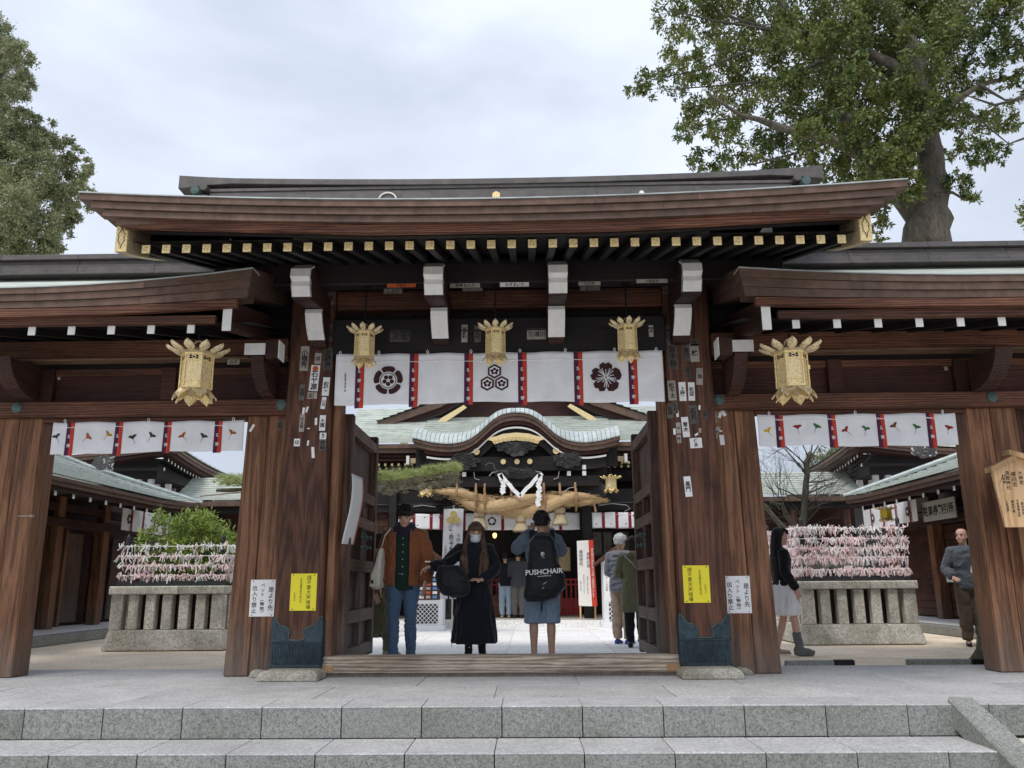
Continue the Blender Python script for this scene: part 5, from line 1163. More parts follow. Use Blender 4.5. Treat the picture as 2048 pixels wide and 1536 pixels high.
def rack(x0,x1,y0,rows,pink,label,side,dens,seed,ylen=1.6):
    t=empty('fortune_rack',((x0+x1)/2,y0,.985),label,'fortune paper rack','racks tied with paper fortunes'); rr=random.Random(seed); o0=wl(t)
    ztop_=rows[0]+.03
    xs=(x0+.06,x1-.28) if side<0 else (x0+.06,x1-.1)
    for xx in (x0+.07,x1-.07):
        for yy_ in (y0+.02,y0+ylen): MB().lathe((xx,yy_,.985),[(.033,0),(.033,ztop_+.10-.985),(.02,ztop_+.13-.985),(.002,ztop_+.155-.985)],8).build('rack_post',MAT['wet_iron'],t)
    cnt=0; extra=([],[])
    for ri,z in enumerate(rows):
        segs=[((x0-.03,y0-.02),(x1+.02,y0-.02)),(((x1 if side<0 else x0)+.0,y0-.02),((x1 if side<0 else x0)+.0,y0+ylen))]
        for (A,B) in segs:
            L_=math.hypot(B[0]-A[0],B[1]-A[1]); MB().tube([(A[0],A[1],z),((A[0]+B[0])/2,(A[1]+B[1])/2,z-.008),(B[0],B[1],z)],.0055,5).build('cord',MAT['noren'],t)
            n=int(L_*dens)
            for k in range(n):
                u=(k+rr.random())/n
                if side<0 and ri==0 and rr.random()<.35: continue
                if mnoise.noise(Vector((u*5+ri*3.7,seed,A[0])))<-.25 and rr.random()<.6: continue
                x=A[0]+(B[0]-A[0])*u; y=A[1]+(B[1]-A[1])*u; pk=rr.random()<pink[min(ri,len(pink)-1)]; me=rr.choice(KMP if pk else KM)
                sc_=rr.uniform(1.0,1.55); rot=rr.uniform(-1.2,1.2)+(PI/2 if A[0]==B[0] else 0); loc=Vector((x,y+rr.uniform(-.018,.018),z+rr.uniform(-.014,.010)))
                if cnt<290 and A[1]==B[1] or cnt<290 and rr.random()<.3:
                    o=bpy.data.objects.new('fortune_paper',me); COL.objects.link(o); o.parent=t; o.location=loc-o0; o.rotation_euler=(rr.uniform(-.4,.4),rr.uniform(-.75,.75),rot); o.scale=(sc_,)*3; cnt+=1
                else: extra[1 if pk else 0].append((me,loc,rot,sc_))
    for q,mt in ((0,'paper'),(1,'pinkp')):
        if extra[q]:
            m=MB()
            for me,loc,rot,sc_ in extra[q]:
                M=Matrix.Translation(loc)@Matrix.Rotation(rot,4,'Z')@Matrix.Scale(sc_,4); b0=len(m.v); m.v+= [tuple(M@v.co) for v in me.vertices]; m.f+=[tuple(i+b0 for i in p.vertices) for p in me.polygons]
            m.build('fortune_papers_more',MAT[mt],t,kind='stuff',fix=False)
    return t
def zrow(px,pys,Y): return [P(px,py,Y=Y).z for py in pys]
rack(-5.86,-4.26,3.78,zrow(330,(1092,1112,1131,1151),3.78),[.1,.35,.5,.6],'rack of white and pink paper fortunes on four cords around the green shrub',-1,40,1)
rack(4.44,6.06,4.12,zrow(1700,(1056,1077,1096,1115,1139),4.12),[.55,.6,.65,.7,.7],'rack thick with pink and white paper fortunes on five cords around the bare tree',1,80,2,1.9)
# rocks / dark mass inside right planter
MAT['rock']=granite('dark_garden_rock',(.13,.125,.11),.5,40,.5,.9)
for i,(x,y,r) in enumerate(((4.9,4.9,.30),(5.5,5.0,.36),(5.2,5.5,.42))): 
    m=MB(); m.ell((x,y,1.05),(r,r*.8,r*.9),9,6); m.v=[tuple(Vector(v)+Vector((mnoise.noise(Vector(v)*3),mnoise.noise(Vector(v)*3+Vector((5,0,0))),mnoise.noise(Vector(v)*3+Vector((0,5,0)))))*.15) for v in m.v]
    m.build('garden_rock',MAT['rock'],label=('mossy rock at the left inside the right planter','mossy rock at the right inside the right planter','larger mossy rock at the back of the right planter')[i],cat='rock',group='rocks in the right planter')
c=P(312,1262,Z=0); bo=MB(); bo.lathe((c.x,c.y-.15,0),[(.045,0),(.045,.30),(.05,.32),(.045,.35),(.03,.38),(.004,.42)],10); bo.build('bollard_lamp',MAT['skirt'],label='small dark metal bollard standing in front of the left stone planter',cat='bollard')
# ================================================================ BOOTHS, BANNER, SIGNBOARD
MAT['booth']=plain('white_booth_paint',(.78,.79,.80),.6,nscale=6,var=.05)
def booth(x,y,rz,label,s,w=.62,h=1.28):
    t=empty('fortune_booth',(x,y,.0 if s<0 else .0),label,'vending booth','small white fortune booths'); z0=0
    a,b_=x-w/2,x+w/2
    MB().box(a,b_,y,y+.5,z0+.1,z0+h).build('cabinet',MAT['booth'],t,bevel=.006)
    MB().box(a-.04,b_+.04,y-.03,y+.53,z0,z0+.1).build('plinth',MAT['booth'],t,bevel=.006)
    # lattice at the bottom: dark ground with diagonal white laths
    MB().box(a+.10,b_-.10,y-.006,y-.002,z0+.14,z0+.52).build('lattice_ground',MAT['ink'],t)
    for k in range(-3,8):
        for sg in (1,-1):
            xa=a+.10+.085*k; pts=[]
            x0_,x1_=a+.10,b_-.10; z0_,z1_=.14,.52
            p=[]
            for (tt) in (0,1):
                pass
            xs=xa; xe=xa+.38
            if sg<0: xs,xe=xe,xs
            # clip to the panel
            def clip(xs,xe):
                A_=[xs,z0_];B_=[xe,z1_]
                def cut(A_,B_):
                    for lim in (x0_,x1_):
                        if (A_[0]-lim)*(B_[0]-lim)<0:
                            f=(lim-A_[0])/(B_[0]-A_[0]); q=[lim,A_[1]+f*(B_[1]-A_[1])]
                            if (lim==x0_ and A_[0]<lim) or (lim==x1_ and A_[0]>lim): A_=q
                            else: B_=q
                    return A_,B_
                A_,B_=cut(A_,B_)
                if min(A_[0],B_[0])<x0_-1e-6 or max(A_[0],B_[0])>x1_+1e-6: return None
                return A_,B_
            c=clip(xs,xe)
            if c and math.dist(*c)>.03: MB().tube([(c[0][0],y-.009-.002*sg,c[0][1]),(c[1][0],y-.009-.002*sg,c[1][1])],.007,4).build('lath',MAT['booth'],t)
    MB().box(a+.14,b_-.06,y-.008,y-.001,z0+.60,z0+1.06).build('drawer_panel',MAT['panel'],t)
    cols=['paper','old_paper','blue','orange_ink']
    for j in range(5):
        for i in range(3): MB().box(a+.18+.135*i,a+.27+.135*i,y-.014,y-.0085,z0+.63+.085*j,z0+.685+.085*j).build('label_card',MAT[cols[(i+2*j)%4]],t)
    MB().box(a+.02,a+.12,y-.006,y-.001,z0+.55,z0+1.24).build('side_strip',MAT['paper'],t); text('おみくじの自販',.062,(a+.07,y-.008,z0+.92),X3,Z3,MAT['ink'],t,space=.9)
    for sg in (-1,1):
        MB().prism([(x,z0+h+.34),(x+sg*(w/2+.16),z0+h-.03),(x+sg*(w/2+.16),z0+h-.09),(x,z0+h+.26)],'y',y-.12,y+.6).build('roof_board',MAT['beam'],t,bevel=.004)
    MB().prism([(x-w/2,z0+h),(x+w/2,z0+h),(x,z0+h+.24)],'y',y,y+.04).build('gable_board',MAT['booth'],t)
    return t
MAT['blue']=plain('blue_card',(.12,.28,.55),.6)
booth(2.19,9.05,0,'white fortune vending booth with lattice and little gabled roof right of the signboard',1,.66,1.35)
booth(-1.78,8.45,0,'white fortune vending booth with lattice behind the man in the rust jacket',-1,.66,1.30)
sb=empty('signboard',(1.55,9.6,.137),'tall cream signboard with a red edge on wooden legs before the hall','signboard')
MB().prism([(1.37,.43),(1.76,.42),(1.71,1.83),(1.36,1.81)],'y',9.66,9.70).build('board',MAT['cream'] if 'cream' in MAT else MAT['paper'],sb)
MB().prism([(1.655,.422),(1.765,.418),(1.715,1.832),(1.61,1.828)],'y',9.652,9.659).build('red_edge',MAT['red'],sb)
for x in (1.40,1.72): MB().box(x-.015,x+.015,9.66,9.70,.137,.44).build('leg',MAT['hinoki'],sb)
for (s_,sz,x,z,mt) in (('御祈願受付神社参拝の皆様へ御案内申上げます',.060,1.69,1.13,'paper'),('参拝の栞',.10,1.60,1.40,'ink'),('櫛田神社',.10,1.44,1.45,'ink'),('御神前にて静かにお願い申上',.036,1.57,.86,'ink'),('御参拝の方はこちらへどうぞ',.038,1.49,.88,'ink'),('社務所より御案内',.034,1.42,.85,'ink')): text(s_,sz,(x,9.648,z),X3,Z3,MAT[mt],sb,space=.9)
MAT['banner']=cloth('banner_cloth',(.88,.88,.90),fold=.2)
bn=empty('banner',(-.85,4.0,0),'tall white vertical banner with a golden triple crest between the man and the woman','banner')
MB().tube([(-.87,4.03,0),(-.855,4.03,2.10)],.012,6).build('pole',MAT['white'],bn); MB().tube([(-1.01,4.0,2.045),(-.86,4.02,2.085),(-.70,4.0,2.04)],.006,5).build('cross_bar',MAT['wet_iron'],bn)
o=MB().grid(lambda u,v:(-1.005+.305*u-.035*v,4.0+.012*math.sin(6*u+3*v),2.045-1.35*v),8,20).build('cloth',MAT['banner'],bn,smooth=True)
for (dx,dz) in ((0,.06),(-.055,-.035),(.055,-.035)): MB().prism([(-.853+dx+.058*math.sin(i*PI/3),1.90+dz+.058*math.cos(i*PI/3)) for i in range(6)],'y',3.972,3.976).build('crest',MAT['gold_print'] if 'gold_print' in MAT else MAT['gold'],bn)
text('第四十九回櫛田',.105,(-.885,3.974,1.43),X3,Z3,MAT['ink'],bn,bold=.003,space=.9,sx=.8); text('うけつぐ博',.075,(-.775,3.974,1.50),X3,Z3,MAT['ink'],bn,bold=.001,space=.95); text('主催奉賛会',.05,(-.97,3.974,1.38),X3,Z3,MAT['ink'],bn,space=.9)
# ================================================================ TREES AND PLANTS
def leafmat(name,cols,clump=.9,fine=14,trans=.25):
    m=N(name); v=m.coord((1,1,1),0); n=m.noise(v,clump,3,.6); n2=m.noise(v,fine,1,.5)
    h=m.mix(.55,n.outputs[0],n2.outputs[0]); c=m.ramp(h,[(.30,cols[0]),(.45,cols[1]),(.62,cols[2])]); m.P(Base_Color=c,Roughness=.5); m.b.inputs['Specular IOR Level'].default_value=.35
    tr=m.n('ShaderNodeBsdfTranslucent'); m.t.links.new(c.outputs[0],tr.inputs[0]); ms=m.n('ShaderNodeMixShader'); ms.inputs[0].default_value=trans; m.t.links.new(m.b.outputs[0],ms.inputs[1]); m.t.links.new(tr.outputs[0],ms.inputs[2]); m.t.links.new(ms.outputs[0],m.o.inputs[0]); return m.m
MAT['leaf_big']=leafmat('evergreen_leaf',((.026,.052,.017),(.080,.122,.034),(.235,.245,.065)),.55,9)
MAT['leaf_fine']=leafmat('olive_fine_leaf',((.10,.13,.06),(.21,.24,.115),(.34,.36,.20)),.5,8)
MAT['leaf_shrub']=leafmat('bright_shrub_leaf',((.08,.145,.028),(.19,.28,.055),(.40,.47,.115)),2.5,30,.35)
MAT['needle']=leafmat('pine_needle',((.18,.24,.08),(.34,.40,.14),(.46,.50,.22)),2,20); MAT['needle_dry']=leafmat('dry_pine_needle',((.14,.13,.09),(.26,.24,.17),(.38,.35,.27)),2,20)
def bark(name,a,b_): 
    m=N(name); v=m.coord((2,2,.8)); n=m.noise(v,5,6,.7,.6); n2=m.noise(v,1.2,3,.5); c=m.ramp(n.outputs[0],[(.3,a),(.7,b_)]); c=m.mix(1,c,m.ramp(n2.outputs[0],[(.35,(.6,.65,.5)),(.6,(1.1,)*3)]),'MULTIPLY'); m.P(Base_Color=c,Roughness=.9); m.bump(n.outputs[0],1,.05); return m.m
MAT['bark']=bark('grey_bark',(.045,.037,.03),(.17,.145,.12)); MAT['bark_dark']=bark('dark_twig_bark',(.035,.030,.026),(.13,.115,.10)); MAT['bark_moss']=bark('mossy_bark',(.05,.05,.03),(.20,.19,.13))
def leaves(pos,size,mat,name,parent,seed,asp=.42,droop=.35,fold=.25,var=.35,up=None,**pr):
    rg=np.random.default_rng(seed); n=len(pos)
    d=rg.normal(size=(n,3)); d[:,2]-=droop*1.6; d/=np.linalg.norm(d,axis=1)[:,None]
    if up is not None: d=d*.6+up; d/=np.linalg.norm(d,axis=1)[:,None]
    r=rg.normal(size=(n,3)); s_=np.cross(d,r); s_/=np.linalg.norm(s_,axis=1)[:,None]; nn=np.cross(s_,d)
    L_=size*(1+var*rg.normal(size=n)).clip(.4,1.8)[:,None]; w=L_*asp/2
    base=pos; mid=base+d*L_*.45; tip=base+d*L_
    V=np.stack([base,mid+s_*w+nn*w*fold,tip,mid-s_*w+nn*w*fold],1).reshape(-1,3)
    Fq=np.arange(n*4).reshape(-1,4)
    return raw_mesh(name,V,Fq,mat,parent,**pr)
def pix(px,py,Y): return np.array(P(px,py,Y=Y))
def cluster_points(cl,Y,dens,seed,depth=1.0,shell=.5):
    rg=np.random.default_rng(seed); out=[]
    for c in cl:
        px,py,r=c[:3]; yo=c[3] if len(c)>3 else rg.uniform(-1.3,1.3)
        c0=pix(px,py,Y+yo); k=np.linalg.norm(pix(px+10,py,Y+yo)-c0)/10; R_=r*k; n=int(dens*r*r)
        # several twig sprays inside the cluster
        m=max(8,int(r/1.9)); sp=rg.normal(size=(m,3)); sp/=np.linalg.norm(sp,axis=1)[:,None]; sp*=(R_*rg.uniform(.25,1.0,m)**shell)[:,None]; sp[:,1]*=depth
        idx=rg.integers(0,m,n); q=rg.normal(size=(n,3))*R_*.125
        out.append(c0+sp[idx]+q)
    return np.concatenate(out)
def limb(par,pts,Y,name='limb',mat='bark',jit=0,n=9,seed=0):
    rr=random.Random(seed); ps=[];rs=[]
    for i,p in enumerate(pts):
        yo=p[3] if len(p)>3 else 0; c=P(p[0],p[1],Y=Y+yo); k=(P(p[0]+10,p[1],Y=Y+yo)-c).length/10; ps.append(c); rs.append(p[2]*k)
    # subdivide and roughen
    P2=[];R2=[]
    for i in range(len(ps)-1):
        for t in (0,.33,.66): P2.append(ps[i].lerp(ps[i+1],t)+Vector((rr.uniform(-1,1),rr.uniform(-1,1),rr.uniform(-1,1)))*rs[i]*.10); R2.append((rs[i]*(1-t)+rs[i+1]*t)*rr.uniform(.93,1.07))
    P2.append(ps[-1]);R2.append(rs[-1])
    return MB().tube(P2,R2,n).build(name,MAT[mat],par,smooth=True)
# big evergreen behind the right wing
YT=14
b0=P(1850,640,Y=YT); tr=empty('broadleaf_tree',(b0.x,YT,0),'huge old evergreen tree with a thick mottled trunk behind the right gate wing','tree')
MB().tube([(b0.x+.2,YT,0),(b0.x+.1,YT,3),(b0.x,YT,6),P(1852,500,Y=YT)],[.95,.78,.70,.67],12).build('trunk',MAT['bark'],tr,smooth=True)
limb(tr,[(1852,505,46),(1856,440,42),(1866,380,34),(1862,320,25),(1850,260,23),(1838,190,22),(1830,120,22),(1800,60,17),(1760,0,12),(1740,-60,8)],YT,'trunk',n=12,seed=1)
limb(tr,[(1850,460,24),(1795,380,23),(1740,320,22),(1700,260,18),(1680,190,14),(1650,120,10),(1600,60,7),(1560,0,4)],YT,'limb',seed=2)
limb(tr,[(1735,315,14),(1660,280,10),(1580,262,8),(1520,240,6),(1480,230,4),(1420,190,2.5)],YT-.8,'limb',seed=3)
limb(tr,[(1835,180,16),(1780,130,13),(1700,90,10),(1620,60,7),(1540,60,4),(1450,30,2.5)],YT,'limb',seed=4)
limb(tr,[(1850,260,12),(1900,210,8),(1960,170,5),(2040,150,3)],YT,'limb',seed=5)
limb(tr,[(1832,130,12),(1890,60,9),(1940,10,6),(1990,-50,4)],YT,'limb',seed=6)
for i,q in enumerate([[(1500,235,3),(1440,240,2),(1380,260,1.2)],[(1620,60,4),(1500,100,2.5),(1400,140,1.6),(1300,160,1)],[(1540,60,3),(1420,40,2),(1340,20,1.2)],[(1960,170,4),(2010,200,2),(2060,195,1.2)],[(1900,210,3),(1960,240,2),(2020,290,1)],[(1870,390,5),(1905,385,3),(1930,400,1.5)],[(1700,260,5),(1620,300,3),(1500,330,1.6)],[(1650,120,5),(1560,160,3),(1450,170,1.5),(1330,180,1)],[(2048,195,4),(1990,210,2.5),(1930,190,1)],[(2048,277,2.5),(2010,290,1)]]): limb(tr,q,YT-.5,'bough','bark_dark',seed=20+i,n=6)
cl=[(1340,25,42),(1400,20,60),(1460,60,62),(1530,30,66),(1600,20,70),(1680,20,66),(1750,30,60),(1850,20,62),(1900,60,58),(1950,40,52),(2000,30,44),(1370,95,44),(1440,130,55),(1520,120,64),(1600,110,70),(1680,110,66),(1760,110,52),
 (1300,165,30),(1345,160,36),(1400,185,44),(1270,178,18),(1470,200,52),(1550,190,60),(1630,190,62),(1700,180,55),(1385,250,34),(1440,255,36),(1500,290,44),(1570,300,52),(1370,265,22),(1400,320,28),(1450,330,36),(1640,270,46),(1560,345,40),(1620,350,44),(1700,330,40),(1760,340,44),(1790,290,46),(1800,220,48),(1740,250,36),
 (1890,150,46),(1950,140,48),(2000,110,40),(1900,230,38),(1960,250,40),(2010,230,34),(1950,310,32),(1990,300,26),(1905,300,26),(1930,370,24),(1945,395,16),(1905,360,20),(1820,370,36),(1800,330,40),(1740,390,26),(1840,300,34),(1770,430,24),(1755,465,20),(1680,70,60),(1740,-40,80),(1600,-60,90),(1880,-50,90),(1450,-60,80),(2040,-20,60),(2050,80,44),(2035,170,34)]
pts=cluster_points(cl,YT,.60,5,depth=.9)
leaves(pts,.125,MAT['leaf_big'],'crown',tr,6,asp=.40)
leaves(cluster_points([(1790,150,60,1.5),(1850,90,70,1.5),(1700,210,60,1.5),(1640,150,70,2),(1850,200,50,1.6),(1760,60,70,2),(1700,320,50,1.5),(1790,300,45,1.5),(1830,150,60,-1.4),(1845,225,46,-1.3),(1700,250,46,-1.3),(1750,330,46,-1.4),(1790,385,26,-1.3),(1700,160,52,-1.4),(1860,60,60,-1.4),(1620,275,40,-1.5),(1810,290,36,-1.4),(1900,220,34,-1.3)],YT,.7,8),.125,MAT['leaf_big'],'inner_crown',tr,9,asp=.45)
# fine leaved tree at the left
b1=P(-60,700,Y=13); tl=empty('broadleaf_tree',(b1.x,13,0),'tall dense olive green tree rising behind the left gate wing','tree')
MB().tube([(b1.x,13,0),(b1.x+.1,13,4),P(-40,450,Y=13),P(-60,200,Y=13),P(-30,60,Y=13)],[.5,.42,.34,.2,.08],10).build('trunk',MAT['bark'],tl,smooth=True)
for i,q in enumerate([[(-40,450,16),(60,400,8),(140,380,3)],[(-50,350,14),(50,300,7),(120,280,2)],[(-60,200,8),(0,150,5),(40,110,2)]]): limb(tl,q,13,'bough','bark_dark',seed=40+i,n=6)
cl=[(10,80,34),(30,120,38),(0,150,44),(50,170,24),(20,210,44),(-20,60,40),(50,240,30),(30,290,52),(80,290,40),(110,270,26),(140,300,22),(10,340,60),(80,350,54),(130,350,44),(160,350,26),(175,330,14),(20,410,62),(90,410,56),(150,400,36),(20,480,56),(80,470,50),(115,470,28),(130,440,30),(-40,150,60),(-50,250,70),(-50,350,80),(-60,450,80),(100,500,26),(30,530,50),(140,430,22)]
leaves(cluster_points(cl,13,1.9,15,depth=.8,shell=.4),.085,MAT['leaf_fine'],'crown',tl,16,asp=.42,droop=.1)
# a third tree, just at the right edge, and one low behind the right courtyard
b2=P(2110,600,Y=15); t3=empty('broadleaf_tree',(b2.x,15,0),'evergreen whose leaf tips just enter at the far right edge','tree')
MB().tube([(b2.x,15,0),(b2.x,15,6),P(2100,420,Y=15)],[.3,.25,.1],8).build('trunk',MAT['bark'],t3,smooth=True); leaves(cluster_points([(2085,425,44),(2130,440,60),(2110,380,50),(2060,400,12)],15,.3,25),.13,MAT['leaf_big'],'crown',t3,26)
b3=P(1665,980,Y=17); t4=empty('broadleaf_tree',(b3.x,17,0),'low olive tree beyond the corridor roof behind the bare tree','tree')
MB().tube([(b3.x,17,0),(b3.x,17,4)],[.2,.12],7).build('trunk',MAT['bark'],t4); leaves(cluster_points([(1640,930,30),(1680,925,34),(1715,915,28),(1660,900,34)],17,1.0,27,shell=.4),.09,MAT['leaf_fine'],'crown',t4,28)
# shrub in the left planter
sh_=empty('shrub',(-5.1,4.6,.8),'bright green leafy shrub growing in the left stone planter','shrub'); rr=random.Random(4)
tips=[]
for i in range(46):
    a=rr.uniform(0,6.28); r0=rr.uniform(.05,.35); x=-5.05+rr.uniform(-.55,.65); y=4.5+rr.uniform(-.4,.9); zt=rr.uniform(1.45,2.22)-abs(x+5.1)*.3
    p0=Vector((x*.6-5.05*.4,y,.8)); p2=Vector((x+rr.uniform(-.2,.2),y+rr.uniform(-.1,.1),zt)); p1=(p0+p2)/2+Vector((rr.uniform(-.08,.08),0,.08)); MB().tube([p0,p1,p2],[.012,.008,.004],5).build('stem',MAT['bark_dark'],sh_)
    for k in range(9): t=rr.uniform(.3,1); tips.append(p0.lerp(p2,t)+Vector((rr.gauss(0,.07),rr.gauss(0,.07),rr.gauss(0,.05))))
rg=np.random.default_rng(2); tp=np.array([list(t) for t in tips]); idx=rg.integers(0,len(tp),15000); pos=tp[idx]+rg.normal(size=(15000,3))*.045
leaves(pos,.075,MAT['leaf_shrub'],'foliage',sh_,3,asp=.34,droop=-.35,kind=None)
# bare tree in the right planter
bt=empty('bare_tree',(5.0,5.2,.8),'leafless dark branching tree growing in the right stone planter','tree')
def grow(m,p,d,L_,r,depth,rr,spread=.55,up=.12):
    pts=[p];rs=[r]; q=p.copy(); dd=d.copy(); n=3
    for k in range(n):
        dd=(dd+Vector((rr.gauss(0,.13),rr.gauss(0,.13),rr.gauss(0,.10)+up*.3))).normalized(); q=q+dd*L_/n; pts.append(q.copy()); rs.append(r*(1-.45*(k+1)/n))
    m.tube(pts,rs,6 if r>.01 else 4)
    if depth<=0: return
    for k in range(rr.choice((2,3,3))):
        nd=(dd+Vector((rr.gauss(0,spread),rr.gauss(0,spread),rr.gauss(0,spread*.7)))).normalized(); grow(m,pts[rr.choice((2,3))] if k else q,nd,L_*rr.uniform(.6,.82),rs[-1]*rr.uniform(.6,.9),depth-1,rr,spread,up)
YB=5.1
tk=limb(bt,[(1606,1140,8,.0),(1607,1060,7.5,.0),(1610,1000,6.5,0),(1614,950,6,0),(1612,925,5,0),(1622,905,3.5,0)],YB,'trunk','bark_dark',seed=60)
limb(bt,[(1606,1090,6),(1585,1050,5.5),(1570,1025,5),(1565,1010,4),(1540,1005,3)],YB+.2,'limb','bark_moss',seed=61); limb(bt,[(1600,1080,6),(1560,1048,5.5),(1530,1012,4.5),(1512,1000,4)],YB+.5,'limb','bark_moss',seed=62)
m=MB(); rr=random.Random(12)
for (px_,py_,dx,dz,L_,r,dep) in ((1612,940,.45,.7,.50,.016,4),(1612,950,-.6,.6,.5,.018,4),(1610,990,.8,.5,.55,.018,4),(1608,1000,-.8,.3,.5,.014,4),(1610,1030,.8,.45,.5,.012,3),(1622,905,.3,.9,.4,.014,3),(1618,915,-.4,.9,.4,.012,3),(1608,1040,-.8,.25,.45,.010,3),(1612,965,.9,.15,.6,.014,4),(1608,1050,.7,.7,.5,.010,3),(1612,930,-.8,.35,.5,.014,4),(1560,1020,-.3,.9,.4,.010,3)):
    grow(m,P(px_,py_,Y=YB),Vector((dx,rr.uniform(-.4,.4),dz)).normalized(),L_,r,dep,rr)
for i in range(26):
    t=rr.random(); grow(m,P(1606+8*t,1065-130*t,Y=YB),Vector((rr.choice((-1,1))*rr.uniform(.3,1),rr.uniform(-.4,.4),rr.uniform(.1,.9))).normalized(),rr.uniform(.3,.5),rr.uniform(.006,.011),4,rr,.5,.1)
for (a,c_) in (((1565,1010),(1520,940)),((1512,1000),(1500,930)),((1570,1025),(1550,930))): 
    for k in range(5): grow(m,P(a[0]+(c_[0]-a[0])*.1*k,a[1]+(c_[1]-a[1])*.1*k,Y=YB),Vector((rr.uniform(-.7,.4),rr.uniform(-.3,.3),.8)).normalized(),.34,.008,4,rr,.5,.1)
m.build('twigs',MAT['bark_dark'],bt,kind='stuff')
# pine with propped horizontal branches in front of the hall
pn=empty('pine_tree',(-4.6,7.3,0),'low spreading pine whose long propped branch reaches before the worship hall','pine tree')
MB().tube([(-4.9,7.5,0),(-4.7,7.4,1.2),(-4.9,7.3,2.2),(-4.5,7.2,2.75)],[.17,.14,.11,.09],9).build('trunk',MAT['bark'],pn,smooth=True)
MB().tube([(-5.7,7.0,2.70),(-4.5,7.2,2.72),(-3.2,7.1,2.62),(-2.2,7.0,2.70),(-1.2,7.0,2.93)],[.03,.075,.05,.035,.015],7).build('bough',MAT['bark_moss'],pn,smooth=True)
MB().tube([P(640,992,Y=6.95),P(741,975,Y=6.95),P(908,946,Y=6.95)],.018,6).build('prop_pole',MAT['old_paper'],pn)
MB().tube([P(400,992,Y=6.95),P(485,984,Y=6.95)],.018,6).build('prop_pole',MAT['old_paper'],pn)
def pine_tufts(n,x0,x1,zf,y0,y1,ln,mat,name,seed,nd=26,w=.0035,upb=.8):
    rg=np.random.default_rng(seed); c=np.stack([rg.uniform(x0,x1,n),rg.uniform(y0,y1,n),np.zeros(n)],1); c[:,2]=[zf(x,rg.random()) for x in c[:,0]]
    base=np.repeat(c,nd,0); d=rg.normal(size=(n*nd,3)); d[:,2]=np.abs(d[:,2])*upb+.25; d/=np.linalg.norm(d,axis=1)[:,None]; L_=ln*rg.uniform(.7,1.15,n*nd)[:,None]; s_=np.cross(d,rg.normal(size=(n*nd,3))); s_/=np.linalg.norm(s_,axis=1)[:,None]
    V=np.stack([base-s_*w,base+s_*w,base+d*L_],1).reshape(-1,3); return raw_mesh(name,V,np.arange(len(V)).reshape(-1,3),mat,pn,kind='stuff')
zf=lambda x,r:2.60+.06*max(0,(x+2.6))**1.6*1.6+r*.36
pine_tufts(900,-3.3,-1.02,lambda x,r:zf(x,.55+.45*r),6.6,7.5,.12,MAT['needle'],'needles',1)
pine_tufts(520,-3.3,-1.05,lambda x,r:zf(x,.0+.6*r),6.65,7.5,.10,MAT['needle_dry'],'old_needles',2)
pine_tufts(160,-5.7,-4.9,lambda x,r:2.80+.16*r,6.6,7.5,.12,MAT['needle'],'needles',3)
# leaning mossy trunk beside the right wing column
ot=empty('mossy_stump',(5.42,1.25,0),'leaning mossy old tree trunk just behind the right wing column','tree trunk')
MB().tube([(5.62,1.2,-.02),(5.64,1.2,.12),(5.67,1.22,.4),(5.69,1.25,.9),(5.75,1.3,1.4),(5.84,1.35,1.9),(5.90,1.4,2.25)],[.24,.17,.135,.125,.12,.11,.07],12).build('trunk',MAT['bark_moss'],ot,smooth=True)
# ================================================================ PEOPLE
def remesh(mb,voxel,smooth=2,amp=0,freq=6,seed=0,zs=1):
    me=bpy.data.meshes.new('tmp'); me.from_pydata(mb.v,[],mb.f)
    bm=bmesh.new(); bm.from_mesh(me); bmesh.ops.recalc_face_normals(bm,faces=bm.faces); bm.to_mesh(me); bm.free()
    ob=bpy.data.objects.new('tmp',me); COL.objects.link(ob)
    r=ob.modifiers.new('r','REMESH'); r.mode='VOXEL'; r.voxel_size=voxel
    if smooth: s=ob.modifiers.new('s','SMOOTH'); s.factor=.5; s.iterations=smooth
    dg=bpy.context.evaluated_depsgraph_get(); dg.update(); out=bpy.data.meshes.new_from_object(ob.evaluated_get(dg)); bpy.data.objects.remove(ob); bpy.data.meshes.remove(me)
    if amp:
        n=len(out.vertices); no=[v.normal.copy() for v in out.vertices]; off=Vector((seed*7.3,seed*3.1,seed))
        for v,nn in zip(out.vertices,no):
            p=Vector((v.co.x*freq,v.co.y*freq,v.co.z*freq*zs))+off; w=mnoise.noise(p)+.5*mnoise.noise(p*2.3); w=1-abs(w)*2.2; v.co+=nn*(amp*w)
    out.polygons.foreach_set('use_smooth',[True]*len(out.polygons)); return out
def ringxy(z,rx,ry,cx=0,cy_=0,n=16,sq=1.0): return [(cx+rx*math.copysign(abs(math.cos(2*PI*k/n))**sq,math.cos(2*PI*k/n)),cy_+ry*math.copysign(abs(math.sin(2*PI*k/n))**sq,math.sin(2*PI*k/n)),z) for k in range(n)]
